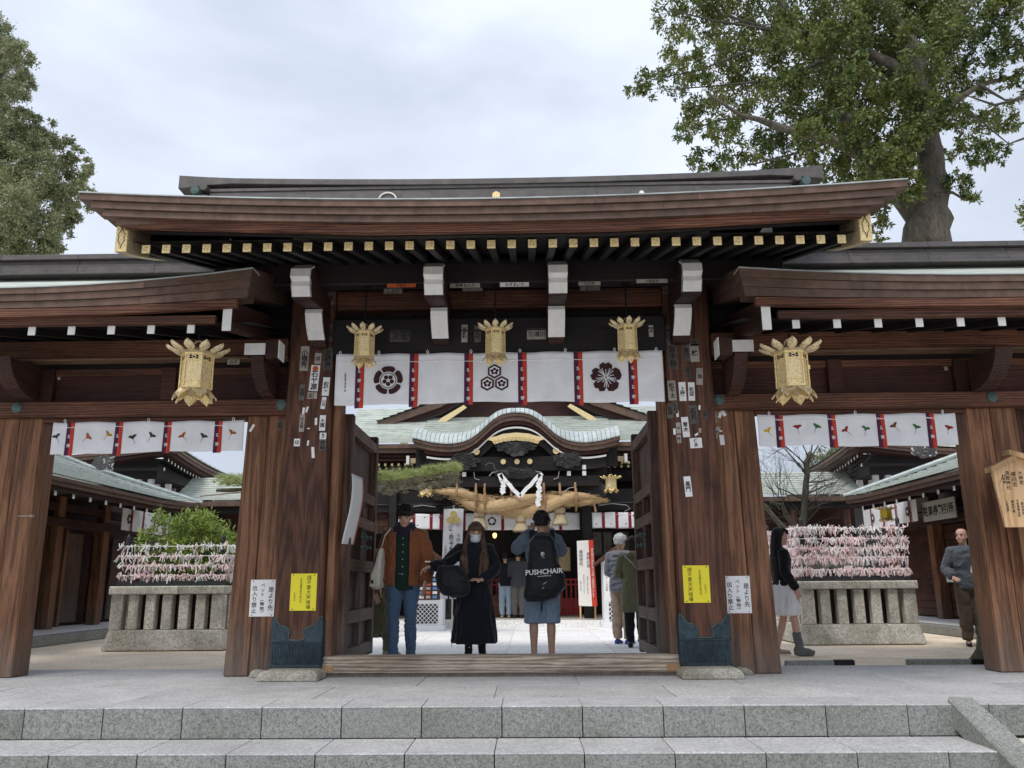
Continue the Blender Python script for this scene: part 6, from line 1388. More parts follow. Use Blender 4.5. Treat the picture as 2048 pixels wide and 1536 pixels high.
def hand(m,w,d,nrm,side,curl=.5,k=1,spread=.12):
    w=Vector(w);d=Vector(d).normalized();nrm=(Vector(nrm)-d*Vector(nrm).dot(d)).normalized();s=d.cross(nrm)*side
    a=w-d*.02*k; b_=w+d*.09*k
    rr=[]
    for t,wd,th in ((0,.026,.020),(.25,.033,.017),(.7,.041,.015),(1,.040,.012)):
        c=a.lerp(b_,t); rr.append([c+s*wd*k*math.cos(q)+nrm*th*k*math.sin(q) for q in [2*PI*j/10 for j in range(10)]])
    m.loft(rr)
    for i,(o,L_) in enumerate(((.031,.066),(.0105,.076),(-.0105,.070),(-.031,.054))):
        p=b_+s*o*k-d*.012*k; dd=(d+s*spread*o/.03).normalized(); pts=[p]; cu=0
        for j in range(3):
            cu+=curl*(.5 if j==0 else .8); v=(dd*math.cos(cu)+nrm*math.sin(cu)); p=p+v*L_*k*(.45,.32,.27)[j]*1.1; pts.append(p.copy())
        m.tube(pts,[.0098*k,.0092*k,.0085*k,.0070*k],7)
    p=w+d*.018*k+s*.022*k; v=(s*.75+d*.65+nrm*.25).normalized(); p2=p+v*.042*k; v2=(s*.25+d*.9+nrm*.35).normalized(); m.tube([p,p2,p2+v2*.034*k],[.0125*k,.0112*k,.008*k],7)
SK={}
def skin(name,col):
    if name not in SK: SK[name]=plain(name,col,.5,nscale=30,var=.06,spec=.35); SK[name].node_tree.nodes['Principled BSDF'].inputs['Subsurface Weight'].default_value=.08
    return SK[name]
DEF=dict(sh=(.175,.01,1.405),el=(.22,.03,1.12),wr=(.215,-.04,.88),hip=(.09,0,.92),kn=(.095,-.01,.50),an=(.095,.02,.085),toe=(.11,-.14,.03))
def person(loc,h,rz,label,pose=None,skin_c=(.52,.31,.21),hair=None,hairc=(.012,.010,.010),clothes=(),head=(0,0,0),bald=False,voxel=.010,lean=0,face=True,bare=(),shoe=None,sk='skin_tone',z0=0,hands=None,mask=False,fem=False,curls=.5,group=None):
    k=h/1.75; root=empty('person',(loc[0],loc[1],z0),label,'person',group); root.rotation_euler=(0,0,rz)
    J_={}
    for s in (-1,1):
        for n_,p in DEF.items():
            q=(pose or {}).get((n_,s),(pose or {}).get(n_,p)); q=Vector(q); J_[(n_,s)]=Vector((q.x if (pose or {}).get((n_,s)) else q.x*s,q.y,q.z))
    wsh=.92 if fem else 1.0
    hp,ht,hr=head   # pitch (down +), turn, roll
    HC=Vector((0,-.01,1.625)); NB=Vector((0,.015,1.47))
    HM=Matrix.Translation(NB)@Matrix.Rotation(ht,4,'Z')@Matrix.Rotation(hp,4,'X')@Matrix.Rotation(hr,4,'Y')@Matrix.Translation(-NB)
    H=lambda p: HM@Vector(p)
    m=MB()
    m.loft([ringxy(z,rx,ry,0,oy) for z,rx,ry,oy in ((.86,.10,.09,0),(.90,.155,.11,.0),(.98,.155,.112,.0),(1.08,.135*wsh,.098,.0),(1.20,.15*wsh,.11,-.005),(1.30,.165*wsh,.118,-.005),(1.385,.17*wsh,.10,.0),(1.435,.11,.08,.01),(1.47,.062,.06,.015))])
    m.loft([[H(p) for p in ringxy(z,.054,.056,0,.012+o)] for z,o in ((1.44,0),(1.50,0),(1.56,-.006))])
    hd=((-.113,.020,.030,-.045),(-.10,.038,.052,-.035),(-.075,.054,.070,-.022),(-.04,.064,.084,-.010),(0,.071,.093,0),(.035,.075,.097,.004),(.07,.072,.092,.006),(.098,.055,.070,.008),(.114,.028,.036,.008))
    m.loft([[H(p) for p in ringxy(HC.z+z,rx,ry,0,HC.y+o,20)] for z,rx,ry,o in hd])
    if face:
        m.add([],[]); 
        def he(c,r): b=MB(); b.ell(c,r,10,6); b.v=[tuple(H(v)) for v in b.v]; m.add(b.v,b.f)
        he((0,HC.y-.092,HC.z-.022),(.015,.020,.016)); he((0,HC.y-.088,HC.z+.0),(.010,.012,.03)); he((0,HC.y-.080,HC.z-.058),(.024,.014,.010)); he((0,HC.y-.074,HC.z-.092),(.022,.016,.016)); he((0,HC.y-.082,HC.z+.034),(.05,.012,.012))
        for s in (-1,1): he((s*.073,HC.y+.012,HC.z-.012),(.010,.018,.030)); he((s*.036,HC.y-.070,HC.z-.035),(.024,.02,.022))
    for s in (-1,1):
        S,E,Wr=J_[('sh',s)],J_[('el',s)],J_[('wr',s)]
        m.tube([S+Vector((-s*.05,0,.0)),S,S.lerp(E,.5),E,E.lerp(Wr,.35),Wr],[.055,.052,.043,.036,.037,.026],10)
        hd_=(hands or {}).get(s); dd=(Wr-E).normalized()
        if hd_: hand(m,Wr,hd_[0],hd_[1],s,hd_[2])
        else: hand(m,Wr,dd,Vector((-s*.9,.2,0)),s,curls*.5)
        Hi,K_,A,T=J_[('hip',s)],J_[('kn',s)],J_[('an',s)],J_[('toe',s)]
        m.tube([Hi,Hi.lerp(K_,.4),K_,K_.lerp(A,.3),K_.lerp(A,.75),A],[.088,.076,.053,.055,.040,.036],10)
        m.tube([A+(A-T)*.18+Vector((0,0,-.03)),A+Vector((0,0,-.045)),A.lerp(T,.6)+Vector((0,0,-.02)),T+Vector((0,0,.0))],[.034,.036,.034,.024],8)
    sc=lambda mb: (setattr(mb,'v',[(v[0]*k,v[1]*k,v[2]*k) for v in mb.v]),mb)[1]
    def fin(me,name,mat,parent=root,**pr):
        if len(me.materials): me.materials.clear()
        return link(name,me,mat,parent,**pr)
    body=fin(remesh(sc(m),voxel,2),'body',skin(sk,skin_c))
    WL[body.name]=wl(root)
    def loc_build(mb,name,mat,**kw):
        me=bpy.data.meshes.new(name); me.from_pydata(mb.v,[],mb.f)
        bm=bmesh.new(); bm.from_mesh(me); bmesh.ops.recalc_face_normals(bm,faces=bm.faces); bm.to_mesh(me); bm.free()
        me.polygons.foreach_set('use_smooth',[True]*len(me.polygons)); return fin(me,name,mat,**kw)
    # face details
    if face:
        for s in (-1,1):
            e=MB(); e.ell((s*.032,HC.y-.086,HC.z+.010),(.013,.008,.0045),8,5); e.v=[tuple(H(v)*k) for v in e.v]; loc_build(e,'eye',MAT['ink'])
            e=MB(); e.tube([(s*.016,HC.y-.092,HC.z+.030),(s*.032,HC.y-.093,HC.z+.036),(s*.050,HC.y-.082,HC.z+.030)],[.003,.004,.002],5); e.v=[tuple(H(v)*k) for v in e.v]; loc_build(e,'eyebrow',MAT['hair_dark'])
        if not mask:
            e=MB(); e.ell((0,HC.y-.092,HC.z-.059),(.022,.006,.006),8,5); e.v=[tuple(H(v)*k) for v in e.v]; loc_build(e,'lips',MAT['lips'])
        else:
            e=MB(); e.loft([[H((x,y,z)) for x,y,z in [(-.068,-.03+HC.y,zz),(-.05,-.078*q+HC.y,zz),(-.025,-.104*q+HC.y,zz),(0,-.114*q+HC.y,zz),(.025,-.104*q+HC.y,zz),(.05,-.078*q+HC.y,zz),(.068,-.03+HC.y,zz)]]+[H((x,y,z)) for x,y,z in [(.062,-.02+HC.y,zz),(0,-.07+HC.y,zz),(-.062,-.02+HC.y,zz)]] for zz,q in ((HC.z-.105,.85),(HC.z-.08,.97),(HC.z-.04,1.02),(HC.z-.008,.97))]); e.v=[tuple(Vector(v)*k) for v in e.v]; loc_build(e,'face_mask',MAT['mask'])
    # hair
    if hair:
        m=MB(); hr_=random.Random(len(label))
        m.loft([[H(p) for p in ringxy(HC.z+z,rx,ry,0,HC.y+.014+o,18)] for z,rx,ry,o in ((-.03,.076,.070,.04),(.02,.085,.088,.022),(.06,.086,.098,.012),(.095,.074,.086,.01),(.122,.048,.056,.01),(.133,.02,.025,.01))])
        if hair in ('short','curly'):
            for i in range(46 if hair=='short' else 60):
                a=hr_.uniform(0,2*PI); ph=hr_.uniform(.05,1.3); c=Vector((.084*math.cos(a)*math.cos(ph),HC.y+.014+.098*math.sin(a)*math.cos(ph),HC.z+.035+.098*math.sin(ph)))
                b=MB(); b.ell(c,(.022,.022,.026) if hair=='short' else (.025,.025,.022),6,4); b.v=[tuple(H(v)) for v in b.v]; m.add(b.v,b.f)
            for i in range(7):
                x=-.06+.02*i; b=MB(); b.tube([(x,HC.y-.055,HC.z+.10),(x*1.05,HC.y-.098,HC.z+.07),(x*1.04,HC.y-.098,HC.z+.030+.008*(i%2))],[.024,.022,.012],6); b.v=[tuple(H(v)) for v in b.v]; m.add(b.v,b.f)
        if hair=='bob':
            b=MB(); b.loft([ringxy(HC.z+z,rx,ry,0,HC.y+.03) for z,rx,ry in ((-.10,.055,.045),(-.07,.085,.075),(-.02,.092,.085),(.04,.088,.09))]); b.v=[tuple(H(v)) for v in b.v]; m.add(b.v,b.f)
        if hair in ('long','long_front'):
            for i in range(26):
                a=PI*.02+PI*.96*i/25; x=.082*math.cos(a); y=HC.y+.02+.085*math.sin(a); w=hr_.uniform(.85,1.15); Lh=hr_.uniform(.36,.48)
                fr=1 if hair=='long_front' and abs(x)>.035 else 0
                b=MB(); b.tube([H((x*.9,y*.9,HC.z+.07)),H((x*1.06,y,HC.z-.02)),Vector((x*1.35*w,y*1.05-.10*fr+.01,HC.z-.16))+Vector((0,0,0)),Vector((x*1.95*w,y*1.1+.01-.185*fr,HC.z-.16-Lh*.45)),Vector((x*1.3*w+hr_.uniform(-.02,.02),y+.01-.19*fr,HC.z-.16-Lh))],[.024,.024,.022,.019,.008],6); m.add(b.v,b.f)
                if fr:
                    for q_ in range(3):
                        o_=hr_.uniform(-.055,.03)*(1 if x<0 else -1)*-1; l2=Lh*hr_.uniform(.75,1.05); m.tube([H((x*1.04,y-.01,HC.z-.02)),Vector((x*1.4,y-.10,HC.z-.15)),Vector((x*1.7+o_,y-.175,HC.z-.16-l2*.5)),Vector((x*1.6+o_*1.3,y-.185,HC.z-.16-l2))],[.016,.018,.015,.005],6)
            for i in range(6):
                x=-.055+.022*i; b=MB(); b.tube([(x*.6,HC.y-.03,HC.z+.12),(x,HC.y-.088,HC.z+.085),(x*1.2,HC.y-.095,HC.z+.045)],[.016,.015,.009],6); b.v=[tuple(H(v)) for v in b.v]; m.add(b.v,b.f)
        fin(remesh(sc(m),.009,1,.007,34,3),'hair',hairc if not isinstance(hairc,tuple) else plain('hair_of_'+str(len(SK)),hairc,.55,nscale=80,var=.4,bump=.6,spec=.3))
        SK['h'+label]=1
    # clothes: each entry (kind, material, options)
    for it in clothes:
        kind,mt,o=it[0],it[1],(it[2] if len(it)>2 else {}); m=MB(); extra_=[]; nm=o.get('name',kind); g=o.get('g',.018)
        if kind in ('top','coat'):
            zb=o.get('zb',.86 if kind=='top' else .42); fl=o.get('flare',1.0)
            prof=[(1.475,.075,.072,.015),(1.445,.125,.092,.01),(1.40,.178*wsh,.112,.0),(1.30,.180*wsh,.130,-.005),(1.20,.170*wsh,.125,-.005),(1.08,.162*wsh,.118,0),(.98,.172,.128,0)]
            if kind=='coat' or zb<.98:
                n=4
                for i in range(1,n+1):
                    z=.98+(zb-.98)*i/n; f=1+(fl-1)*i/n; prof.append((z,.175*f,.135*f,0))
            m.loft([ringxy(z,rx+g-.018,ry+g-.018,0,oy,20) for z,rx,ry,oy in prof])
            for s in (-1,1):
                if o.get('sleeve',1):
                    S,E,Wr=J_[('sh',s)],J_[('el',s)],J_[('wr',s)]; e=E.lerp(Wr,o.get('cuff',.93)); sg=g*o.get('sg',1)
                    m3=MB(); m3.tube([S+Vector((-s*.07,0,.005)),S,S.lerp(E,.5),E,E.lerp(e,.5),e],[.050+sg*.6,.060+sg*.7,.050+sg,.045+sg,.043+sg,.036+sg*.8],12); extra_.append(m3)
        elif kind in ('trousers','shorts'):
            g=o.get('g',.012)
            m.loft([ringxy(z,rx+g,ry+g,0,0,18) for z,rx,ry in ((1.02,.150,.110),(.95,.160,.118),(.88,.150,.118),(.83,.11,.10))])
            for s in (-1,1):
                Hi,K_,A=J_[('hip',s)],J_[('kn',s)],J_[('an',s)]; end=o.get('end',1.0); w=o.get('w',1.0)
                pts=[Hi+Vector((0,0,.02)),Hi.lerp(K_,.4),K_]; rs=[.092+g,(.080+g)*w**.5,(.060+g)*w]
                if end>.5: pts+= [K_.lerp(A,.35),K_.lerp(A,.7),K_.lerp(A,end)]; rs+=[(.060+g)*w,(.050+g)*w,(.045+g)*w]
                else: pts+=[K_+(A-K_)*end]; rs+=[(.064+g)*w]
                m.tube(pts,rs,12)
        elif kind=='skirt':
            m.loft([ringxy(z,rx,ry,0,0,24) for z,rx,ry in o['prof']])
        elif kind=='shoes':
            for s in (-1,1):
                A,T=J_[('an',s)],J_[('toe',s)]; f=(T-A); f.z=0; f=f.normalized(); sd=Vector((-f.y,f.x,0)); zz=T.z-.03; rr_=[]
                for t,w_,h_ in ((-.075,.030,.055),(-.05,.038,.075),(0,.038,.085),(.05,.040,.065),(.11,.046,.05),(.16,.040,.04),(.185,.022,.028)):
                    c=Vector((A.x,A.y,zz))+f*t; rr_.append([c+sd*w_*math.cos(q)+Vector((0,0,max(0,.5+.5*math.sin(q))*h_)) for q in [2*PI*j/12 for j in range(12)]])
                m.loft(rr_)
            mm=sc(m); loc_build(mm,'shoes',mt); continue
        elif kind=='scarf':
            for j,(r,z,t) in enumerate(((.085,1.475,.042),(.098,1.445,.045),(.080,1.505,.034))):
                m.tube([(r*math.cos(a),.0+r*.85*math.sin(a),z+.012*math.sin(a*2+j)-.02*(math.sin(a)<0)) for a in [2*PI*i/18 for i in range(19)]],t,9)
            m.ell((0,-.10,1.42),(.06,.035,.05),8,6)
        elif kind=='hood':
            m.ell((0,.10,1.42),(.10,.055,.085),12,8); m.tube([(.085*math.cos(a),.02+.08*math.sin(a),1.47) for a in [2*PI*i/14 for i in range(15)]],.028,8)
        elif kind=='bag':
            m=o['mb'](); 
        elif kind=='boot':
            s=o['s']; K_,A,T=J_[('kn',s)],J_[('an',s)],J_[('toe',s)]; m.tube([K_.lerp(A,.45),K_.lerp(A,.8),A+Vector((0,0,-.03))],[.062,.058,.058],12); f=(T-A); f.z=0; f.normalize(); m.tube([A-f*.07+Vector((0,0,-.035)),A+Vector((0,0,-.035)),A+f*.12+Vector((0,0,-.045)),A+f*.20+Vector((0,0,-.055))],[.05,.06,.052,.03],10)
        me=remesh(sc(m),o.get('vx',.013),o.get('sm',2),o.get('amp',.006)*1.5,o.get('fr',7),len(nm)%7+len(label)%5,o.get('zs',1))
        if extra_:
            bm=bmesh.new(); bm.from_mesh(me)
            for q_,m3 in enumerate(extra_):
                t_=remesh(sc(m3),o.get('vx',.013),2,.009,11,q_+len(label)%7,1.6); bm.from_mesh(t_)
            bm.to_mesh(me); bm.free(); me.polygons.foreach_set('use_smooth',[True]*len(me.polygons))
        if o.get('open'):
            bm=bmesh.new(); bm.from_mesh(me); a,b_,zt_=o['open']
            for x in (a*k,b_*k): bmesh.ops.bisect_plane(bm,geom=bm.verts[:]+bm.edges[:]+bm.faces[:],plane_co=(x,0,0),plane_no=(1,0,0))
            bmesh.ops.delete(bm,geom=[f for f in bm.faces if a*k<f.calc_center_median().x<b_*k and f.calc_center_median().y<-.02 and f.calc_center_median().z<zt_*k],context='FACES'); bm.to_mesh(me); bm.free()
        if o.get('cutx'):
            bm=bmesh.new(); bm.from_mesh(me); bmesh.ops.delete(bm,geom=[f for f in bm.faces if f.calc_center_median().z<o['cutx']*k],context='FACES'); bm.to_mesh(me); bm.free()
        ob=fin(me,nm,mt)
        if o.get('open'): ob.modifiers.new('s','SOLIDIFY').thickness=.012
    root['_k']=k; return root,body,loc_build,k,J_
MAT['hair_dark']=plain('black_hair',(.010,.009,.009),.5,nscale=90,var=.5,bump=.5); MAT['lips']=plain('lip_skin',(.40,.16,.13),.5); MAT['mask']=plain('pale_blue_mask',(.62,.68,.72),.8,var=.03)
def C_(n,c,**k): 
    MAT[n]=cloth(n,c,**k); return MAT[n]
C_('rust_corduroy',(.25,.085,.035),fold=.8); C_('dark_green_shirt',(.010,.030,.020)); C_('navy_scarf',(.022,.016,.032)); C_('blue_denim',(.075,.125,.20),fold=.7); C_('cream_canvas',(.62,.57,.47)); C_('black_coat',(.008,.009,.014),fold=.6); C_('black_nylon',(.010,.011,.014),rough=.5); C_('denim_jacket',(.12,.16,.21),fold=.8); C_('washed_denim',(.20,.27,.35),fold=.6)
C_('olive_coat',(.105,.105,.055),fold=.7); C_('khaki_olive',(.14,.135,.075),fold=.7); C_('grey_down',(.17,.18,.21)); C_('beige_chino',(.40,.30,.22)); C_('black_trouser',(.012,.012,.014)); C_('white_cotton',(.88,.87,.88),fold=.7); C_('black_knit',(.010,.010,.014)); C_('charcoal_jacket',(.085,.098,.115)); C_('brown_trouser',(.10,.072,.048)); C_('grey_trouser',(.13,.12,.115)); C_('purple_jacket',(.09,.045,.30)); C_('blue_shoe',(.05,.10,.35)); C_('grey_boot',(.16,.16,.16)); C_('grey_suit',(.05,.055,.065)); C_('pale_jeans',(.30,.38,.46)); C_('pink_top',(.45,.30,.28)); C_('grey_sneaker',(.36,.34,.30))
def up(p,root): return p
# --- man in a rust jacket ------------------------------------------------
pose={('el',1):(.262,.04,1.11),('wr',1):(.245,-.08,.87),('el',-1):(-.262,.03,1.11),('wr',-1):(-.255,-.06,.87),('kn',1):(.085,-.05,.50),('an',1):(.085,.06,.085),('toe',1):(.10,-.10,.03),('kn',-1):(-.095,-.10,.51),('an',-1):(-.085,-.12,.085),('toe',-1):(-.10,-.27,.04)}
r,b_,lb,k,Jn=person((-1.19,1.2),1.86,.0,'man in a rust brown jacket, green shirt and jeans stepping out through the gateway',pose,hair='short',head=(.32,-.05,.06),voxel=.0085,
  clothes=(('trousers',MAT['blue_denim'],{'w':.94,'g':.008,'amp':.006,'fr':9,'zs':2}),('top',MAT['dark_green_shirt'],{'zb':.80,'g':.016,'sleeve':0,'name':'shirt','amp':.005,'fr':9}),('top',MAT['rust_corduroy'],{'zb':.85,'g':.044,'flare':1.02,'sg':.9,'open':(-.085,.075,1.46),'amp':.008,'fr':9,'name':'jacket'}),('scarf',MAT['navy_scarf'],{'amp':.008,'fr':16}),('shoes',MAT['black_nylon'])))
for z in (1.36,1.29,1.21,1.13,1.05,.97): m=MB().ell((0,-.146,z),(.006,.004,.006),6,4); m.v=[tuple(Vector(v)*k) for v in m.v]; lb(m,'button',MAT['paper'])
tb=empty('tote_bag',(-1.53,1.05,.9),'cream canvas tote bag hanging from the shoulder of the man in rust','bag')
m=MB(); m.loft([[( -1.465,.98,1.33),(-1.42,.98,1.33),(-1.42,1.10,1.33),(-1.465,1.10,1.33)],[(-1.50,.95,1.15),(-1.43,.93,1.15),(-1.42,1.2,1.15),(-1.49,1.2,1.15)],[(-1.55,.93,1.0),(-1.43,.90,1.0),(-1.42,1.25,1.0),(-1.54,1.25,1.0)],[(-1.56,.94,.90),(-1.44,.91,.89),(-1.43,1.24,.89),(-1.55,1.25,.90)],[(-1.53,.98,.865),(-1.47,.96,.86),(-1.46,1.2,.86),(-1.52,1.2,.865)]])
me=remesh(m,.014,3,.006,9,2); o=link('bag_body',me,MAT['cream_canvas'],tb); me.transform(Matrix.Translation(-wl(tb)))
MB().tube([(-1.44,1.03,1.34),(-1.405,1.04,1.48),(-1.35,1.09,1.56),(-1.37,1.2,1.57),(-1.42,1.26,1.40)],.026,8,flat=.25).build('strap',MAT['cream_canvas'],tb,smooth=True)
MB().box(-1.535,-1.500,.918,.922,.925,.965).build('label_patch',MAT['ink'],tb)
# --- woman in a long black coat ------------------------------------------
pose={('el',-1):(-.36,-.10,1.21),('wr',-1):(-.56,-.22,1.185),('el',1):(.27,-.04,1.16),('wr',1):(.10,-.20,1.02),('kn',-1):(-.08,-.03,.5),('an',-1):(-.075,-.02,.085),('toe',-1):(-.08,-.16,.03),('kn',1):(.09,-.08,.5),('an',1):(.10,.08,.12),('toe',1):(.11,-.06,.04)}
r,b_,lb,k,Jn=person((-.345,1.15),1.64,.0,'woman in a long black coat and pale mask, long brown hair, reaching into her bag',pose,hair='long_front',hairc=(.11,.062,.035),head=(.30,.12,.05),voxel=.0085,mask=True,fem=True,hands={-1:((-.7,-.3,-.4),(0,-.4,-.8),.6),1:((-.8,-.3,.1),(0,.3,-.9),.35)},
  clothes=(('trousers',MAT['black_trouser'],{'w':.8}),('coat',MAT['black_coat'],{'zb':.27,'flare':1.5,'g':.036,'amp':.013,'fr':7,'zs':.35,'sg':.9,'name':'coat'}),('shoes',MAT['black_nylon'])))
hb=empty('handbag',(-.56,.86,.78),'large black soft bag carried in front of the woman in black','bag')
m=MB(); m.loft([[( -.60+.10*math.cos(a)*w,.88+.06*math.sin(a)*w,z) for a in [2*PI*i/12 for i in range(12)]] for w,z in ((.5,.76),(1.6,.80),(2.0,.90),(1.8,1.02),(1.2,1.12))]); m.v=[(x+(z-.9)*-.25+.03,y,z) for x,y,z in m.v]
me=remesh(m,.014,3,.008,10,2); me.transform(Matrix.Translation(-wl(hb))); link('bag_body',me,MAT['black_nylon'],hb)
MB().tube([(-.72,.86,1.05),(-.66,.90,1.2),(-.50,.98,1.30),(-.42,1.0,1.2)],.012,6,flat=.5).build('strap',MAT['black_nylon'],hb); MB().tube([(-.62,.86,.80),(-.635,.83,.68),(-.625,.83,.60)],.010,5).build('loose_strap',MAT['black_nylon'],hb)
MB().box(-.90,-.84,.84,.856,1.16,1.175).build('purse',MAT['gold_pale'],label='small tan purse held in the outstretched hand of the woman in black',cat='purse')
# --- man with a big black backpack, seen from behind ----------------------
pose={('el',-1):(-.24,-.22,1.30),('wr',-1):(-.10,-.36,1.52),('el',1):(.30,-.20,1.33),('wr',1):(.12,-.36,1.54),('hip',1):(.09,0,.92),('kn',1):(.105,0,.5),('an',1):(.105,.03,.085),('toe',1):(.13,-.13,.03),('kn',-1):(-.10,0,.5),('an',-1):(-.10,.03,.085),('toe',-1):(-.12,-.13,.03)}
r,b_,lb,k,Jn=person((.455,1.25),1.755,PI,'man with a big black backpack, denim shorts and bare legs, photographing the hall',pose,hair='curly',head=(-.12,0,0),voxel=.009,skin_c=(.45,.27,.18),sk='tan_skin',hands={-1:((.3,-.2,.9),(0,-1,0),.8),1:((-.3,-.2,.9),(0,-1,0),.8)},
  clothes=(('shorts',MAT['washed_denim'],{'w':1.28,'g':.02,'amp':.008,'end':.10,'fr':9}),('top',MAT['denim_jacket'],{'zb':.88,'g':.032,'sg':1.1,'amp':.008,'fr':9,'name':'jacket'}),('hood',MAT['grey_suit'],{}),('shoes',MAT['grey_sneaker'])))
bp=empty('backpack',(.47,1.0,.80),'big black backpack with PUSHCHAIR lettering on the back of the man in shorts','backpack')
m=MB(); 
for (z,w,d_,cx) in (): pass
m.loft([[(.465+cx+w*math.copysign(abs(math.cos(a))**.7,math.cos(a)),.97+d_*math.copysign(abs(math.sin(a))**.8,math.sin(a)),z) for a in [2*PI*i/20 for i in range(20)]] for z,w,d_,cx in ((.71,.11,.06,-.08),(.75,.19,.10,-.04),(.87,.24,.13,.02),(1.00,.23,.135,.02),(1.15,.18,.125,.0),(1.28,.165,.105,-.005),(1.40,.145,.08,-.01),(1.46,.10,.05,-.01))])
me=remesh(m,.014,3,.007,8,4); me.transform(Matrix.Translation(-wl(bp))); link('bag_body',me,MAT['black_nylon'],bp)
for s in (-1,1): MB().tube([(.46+s*.12,1.08,1.40),(.46+s*.125,1.12,1.52),(.46+s*.12,1.22,1.56),(.46+s*.13,1.34,1.45)],.030,8,flat=.35).build('shoulder_strap',MAT['black_nylon'],bp,smooth=True)
MB().tube([(.44,.94,.82),(.445,.92,.70),(.44,.92,.60)],.009,5).build('loose_strap',MAT['black_nylon'],bp)
th=.06; text('PUSHCHAIR',.080,(.475,.822,1.045),(math.cos(th),0,math.sin(th)),Z3,MAT['paper'],bp,bold=.001,vertical=False,space=1); text('www.pushchair.jp',.022,(.475,.826,.995),(math.cos(th),0,math.sin(th)),Z3,MAT['paper'],bp,vertical=False,space=1)
MB().prism([(.46+.021*math.cos(2*PI*i/12),1.245+.021*math.sin(2*PI*i/12)) for i in range(12)],'y',.852,.856).build('round_logo',MAT['paper'],bp); text('Q',.03,(.462,.850,1.243),X3,Z3,MAT['ink'],bp,vertical=False,bold=.002); text('Qbag',.018,(.46,.852,1.208),X3,Z3,MAT['paper'],bp,vertical=False)
MB().tube([(.46,.838,.90),(.50,.838,.93),(.48,.84,.885),(.45,.845,.86),(.53,.843,.865)],.004,4).build('runner_logo',MAT['paper'],bp)
# --- person in a long olive coat half hidden by the left door -------------
pose={('el',1):(.22,.02,1.12),('wr',1):(.20,-.08,.92),('kn',1):(.08,-.14,.52),('an',1):(.08,-.16,.085),('toe',1):(.09,-.33,.05),('kn',-1):(-.08,.05,.50),('an',-1):(-.08,.22,.12),('toe',-1):(-.08,.08,.03)}
person((-1.70,2.3),1.58,PI/2-.1,'person with short black hair in a long olive coat walking behind the left door leaf',pose,hair='bob',head=(.1,.2,0),voxel=.012,fem=True,clothes=(('trousers',MAT['khaki_olive'],{'w':1.25}),('coat',MAT['olive_coat'],{'zb':.34,'flare':1.25,'g':.04,'amp':.012,'fr':6}),('shoes',MAT['grey_sneaker'])))
# --- white haired man and woman in olive, right of the opening ------------
pose={('el',-1):(-.25,-.06,1.14),('wr',-1):(-.12,-.22,1.10),('el',1):(.25,-.06,1.14),('wr',1):(.12,-.22,1.10)}
person((1.74,4.4),1.65,PI-.55,'white haired man in a grey quilted jacket and beige trousers facing the hall',pose,hair='short',hairc=(.62,.62,.62),head=(-.05,0,0),voxel=.012,clothes=(('trousers',MAT['beige_chino'],{'w':1.25,'amp':.008}),('top',MAT['grey_down'],{'zb':.84,'g':.045,'amp':.012,'fr':5,'zs':3.2,'name':'quilted_jacket'}),('shoes',MAT['blue_shoe'])))
MB().box(1.62,1.86,4.62,4.76,.86,1.12).build('waist_bag',MAT['black_nylon'],label='black waist bag on the back of the white haired man',cat='bag',bevel=.03)
person((1.845,3.66),1.58,PI-.25,'short haired woman in a knee length olive coat and black trousers beside the right door',pose,hair='bob',hairc=(.028,.014,.010),head=(-.02,.1,0),voxel=.012,fem=True,clothes=(('trousers',MAT['black_trouser'],{'w':1.1}),('coat',MAT['khaki_olive'],{'zb':.56,'flare':1.12,'g':.036,'amp':.010,'fr':6}),('shoes',MAT['black_nylon'])))
MB().tube([(1.70,3.55,1.30),(1.80,3.52,1.2),(1.95,3.53,1.02)],.008,5).build('bag_strap',MAT['old_paper'],label='thin tan bag strap across the back of the olive coat',cat='strap')
# --- young woman with a grey walking boot ---------------------------------
pose={('sh',-1):(-.165,.0,1.40),('el',-1):(-.20,.02,1.13),('wr',-1):(-.17,-.14,.90),('el',1):(.20,.05,1.13),('wr',1):(.18,-.05,.88),('kn',-1):(-.08,-.10,.50),('an',-1):(-.08,-.14,.085),('toe',-1):(-.08,-.33,.04),('kn',1):(.08,.0,.50),('an',1):(.08,.12,.09),('toe',1):(.08,-.06,.03)}
person((3.60,2.25),1.60,PI/2,'young woman with long black hair, white dress and a grey walking boot, in profile',pose,hair='long',head=(.06,0,0),voxel=.0095,fem=True,hands={-1:((.05,-.25,-1),(1,0,0),.25)},skin_c=(.58,.36,.26),sk='fair_skin',
  clothes=(('skirt',MAT['white_cotton'],{'prof':((1.02,.14,.11),(.92,.18,.15),(.70,.215,.19),(.55,.23,.205)),'name':'dress','amp':.012,'fr':9,'zs':.25}),('top',MAT['black_knit'],{'zb':.94,'g':.022,'amp':.005,'name':'cardigan','cuff':1.0}),('boot',MAT['grey_boot'],{'s':-1,'name':'walking_boot','amp':.004,'fr':12}),('shoes',MAT['grey_sneaker'])))
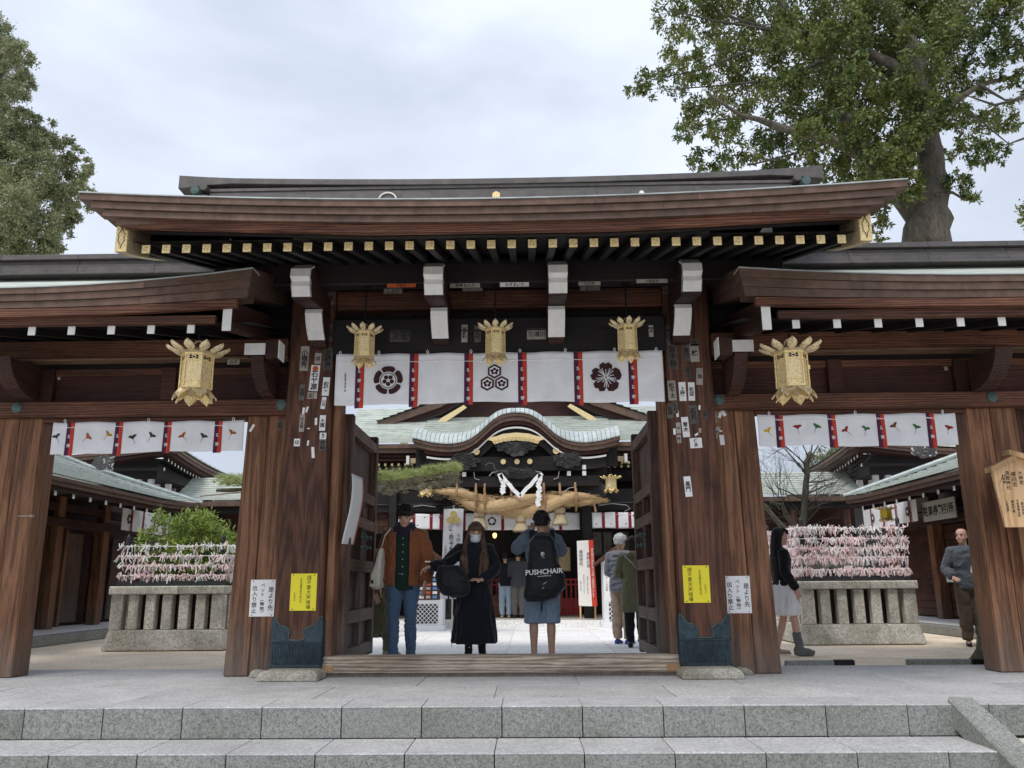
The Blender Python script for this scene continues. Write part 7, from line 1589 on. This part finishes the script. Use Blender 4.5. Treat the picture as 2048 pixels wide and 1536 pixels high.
# --- old man at the right ---------------------------------------------------
pose={('el',1):(.27,.0,1.12),('wr',1):(.14,-.20,1.08),('el',-1):(-.28,.02,1.12),('wr',-1):(-.21,-.20,1.0)}
person((6.68,3.6),1.66,-.35,'bald old man in a dark jacket and brown trousers half hidden by the right column',pose,head=(0,-.5,0),voxel=.010,skin_c=(.55,.33,.25),sk='ruddy_skin',hands={-1:((.3,-.9,-.2),(.3,0,-1),.5),1:((-.7,-.6,.1),(0,0,-1),.5)},clothes=(('trousers',MAT['brown_trouser'],{'w':1.3,'amp':.008}),('top',MAT['charcoal_jacket'],{'zb':.84,'g':.035,'amp':.009,'fr':8,'name':'jacket'}),('shoes',MAT['black_nylon'])))
MB().hexa([(6.60,3.34,1.03),(6.67,3.33,1.0),(6.70,3.325,1.12),(6.63,3.335,1.15)],[(6.60,3.343,1.03),(6.67,3.333,1.0),(6.70,3.328,1.12),(6.63,3.338,1.15)]).build('paper_sheet',MAT['paper'],label='small white paper held by the bald old man',cat='paper')
# --- people further back -----------------------------------------------------
person((-1.93,9.3),1.64,PI,'person in a violet jacket at the left booth, behind the man in rust',None,hair='short',voxel=.014,clothes=(('trousers',MAT['grey_trouser'],{'w':1.25}),('top',MAT['purple_jacket'],{'zb':.84,'g':.04}),('shoes',MAT['grey_boot'])))
person((-2.43,6.4),1.56,-PI/2-.3,'small person in dark clothes and a pink scarf beyond the left door',None,hair='bob',voxel=.014,fem=True,clothes=(('trousers',MAT['black_trouser'],{'w':1.2}),('coat',MAT['charcoal_jacket'],{'zb':.6,'g':.035}),('scarf',MAT['pink_top'],{}),('shoes',MAT['black_nylon'])))
c=P(1035,1237,Z=.137); c2_=P(1012,1234,Z=.137)
zt_=P(1030,1102,Y=10.95).z-.137
person((c.x+.02,10.9),zt_*1.0,PI,'visitor in a charcoal jacket and grey trousers praying at the hall',{('wr',1):(.05,-.25,1.2),('wr',-1):(-.05,-.25,1.2),('el',1):(.24,-.05,1.12),('el',-1):(-.24,-.05,1.12)},hair='short',voxel=.014,clothes=(('trousers',MAT['grey_trouser'],{'w':1.25}),('top',MAT['grey_suit'],{'zb':.82,'g':.04}),('shoes',MAT['black_nylon'])),z0=.137)
person((c.x-.28,11.0),zt_*.97,PI,'visitor in pale jeans and a dark top praying left of the charcoal jacket',{('wr',1):(.05,-.25,1.2),('wr',-1):(-.05,-.25,1.2),('el',1):(.24,-.05,1.12),('el',-1):(-.24,-.05,1.12)},hair='short',voxel=.014,clothes=(('trousers',MAT['pale_jeans'],{'w':1.15}),('top',MAT['black_knit'],{'zb':.86,'g':.03}),('shoes',MAT['grey_sneaker'])),z0=.137)
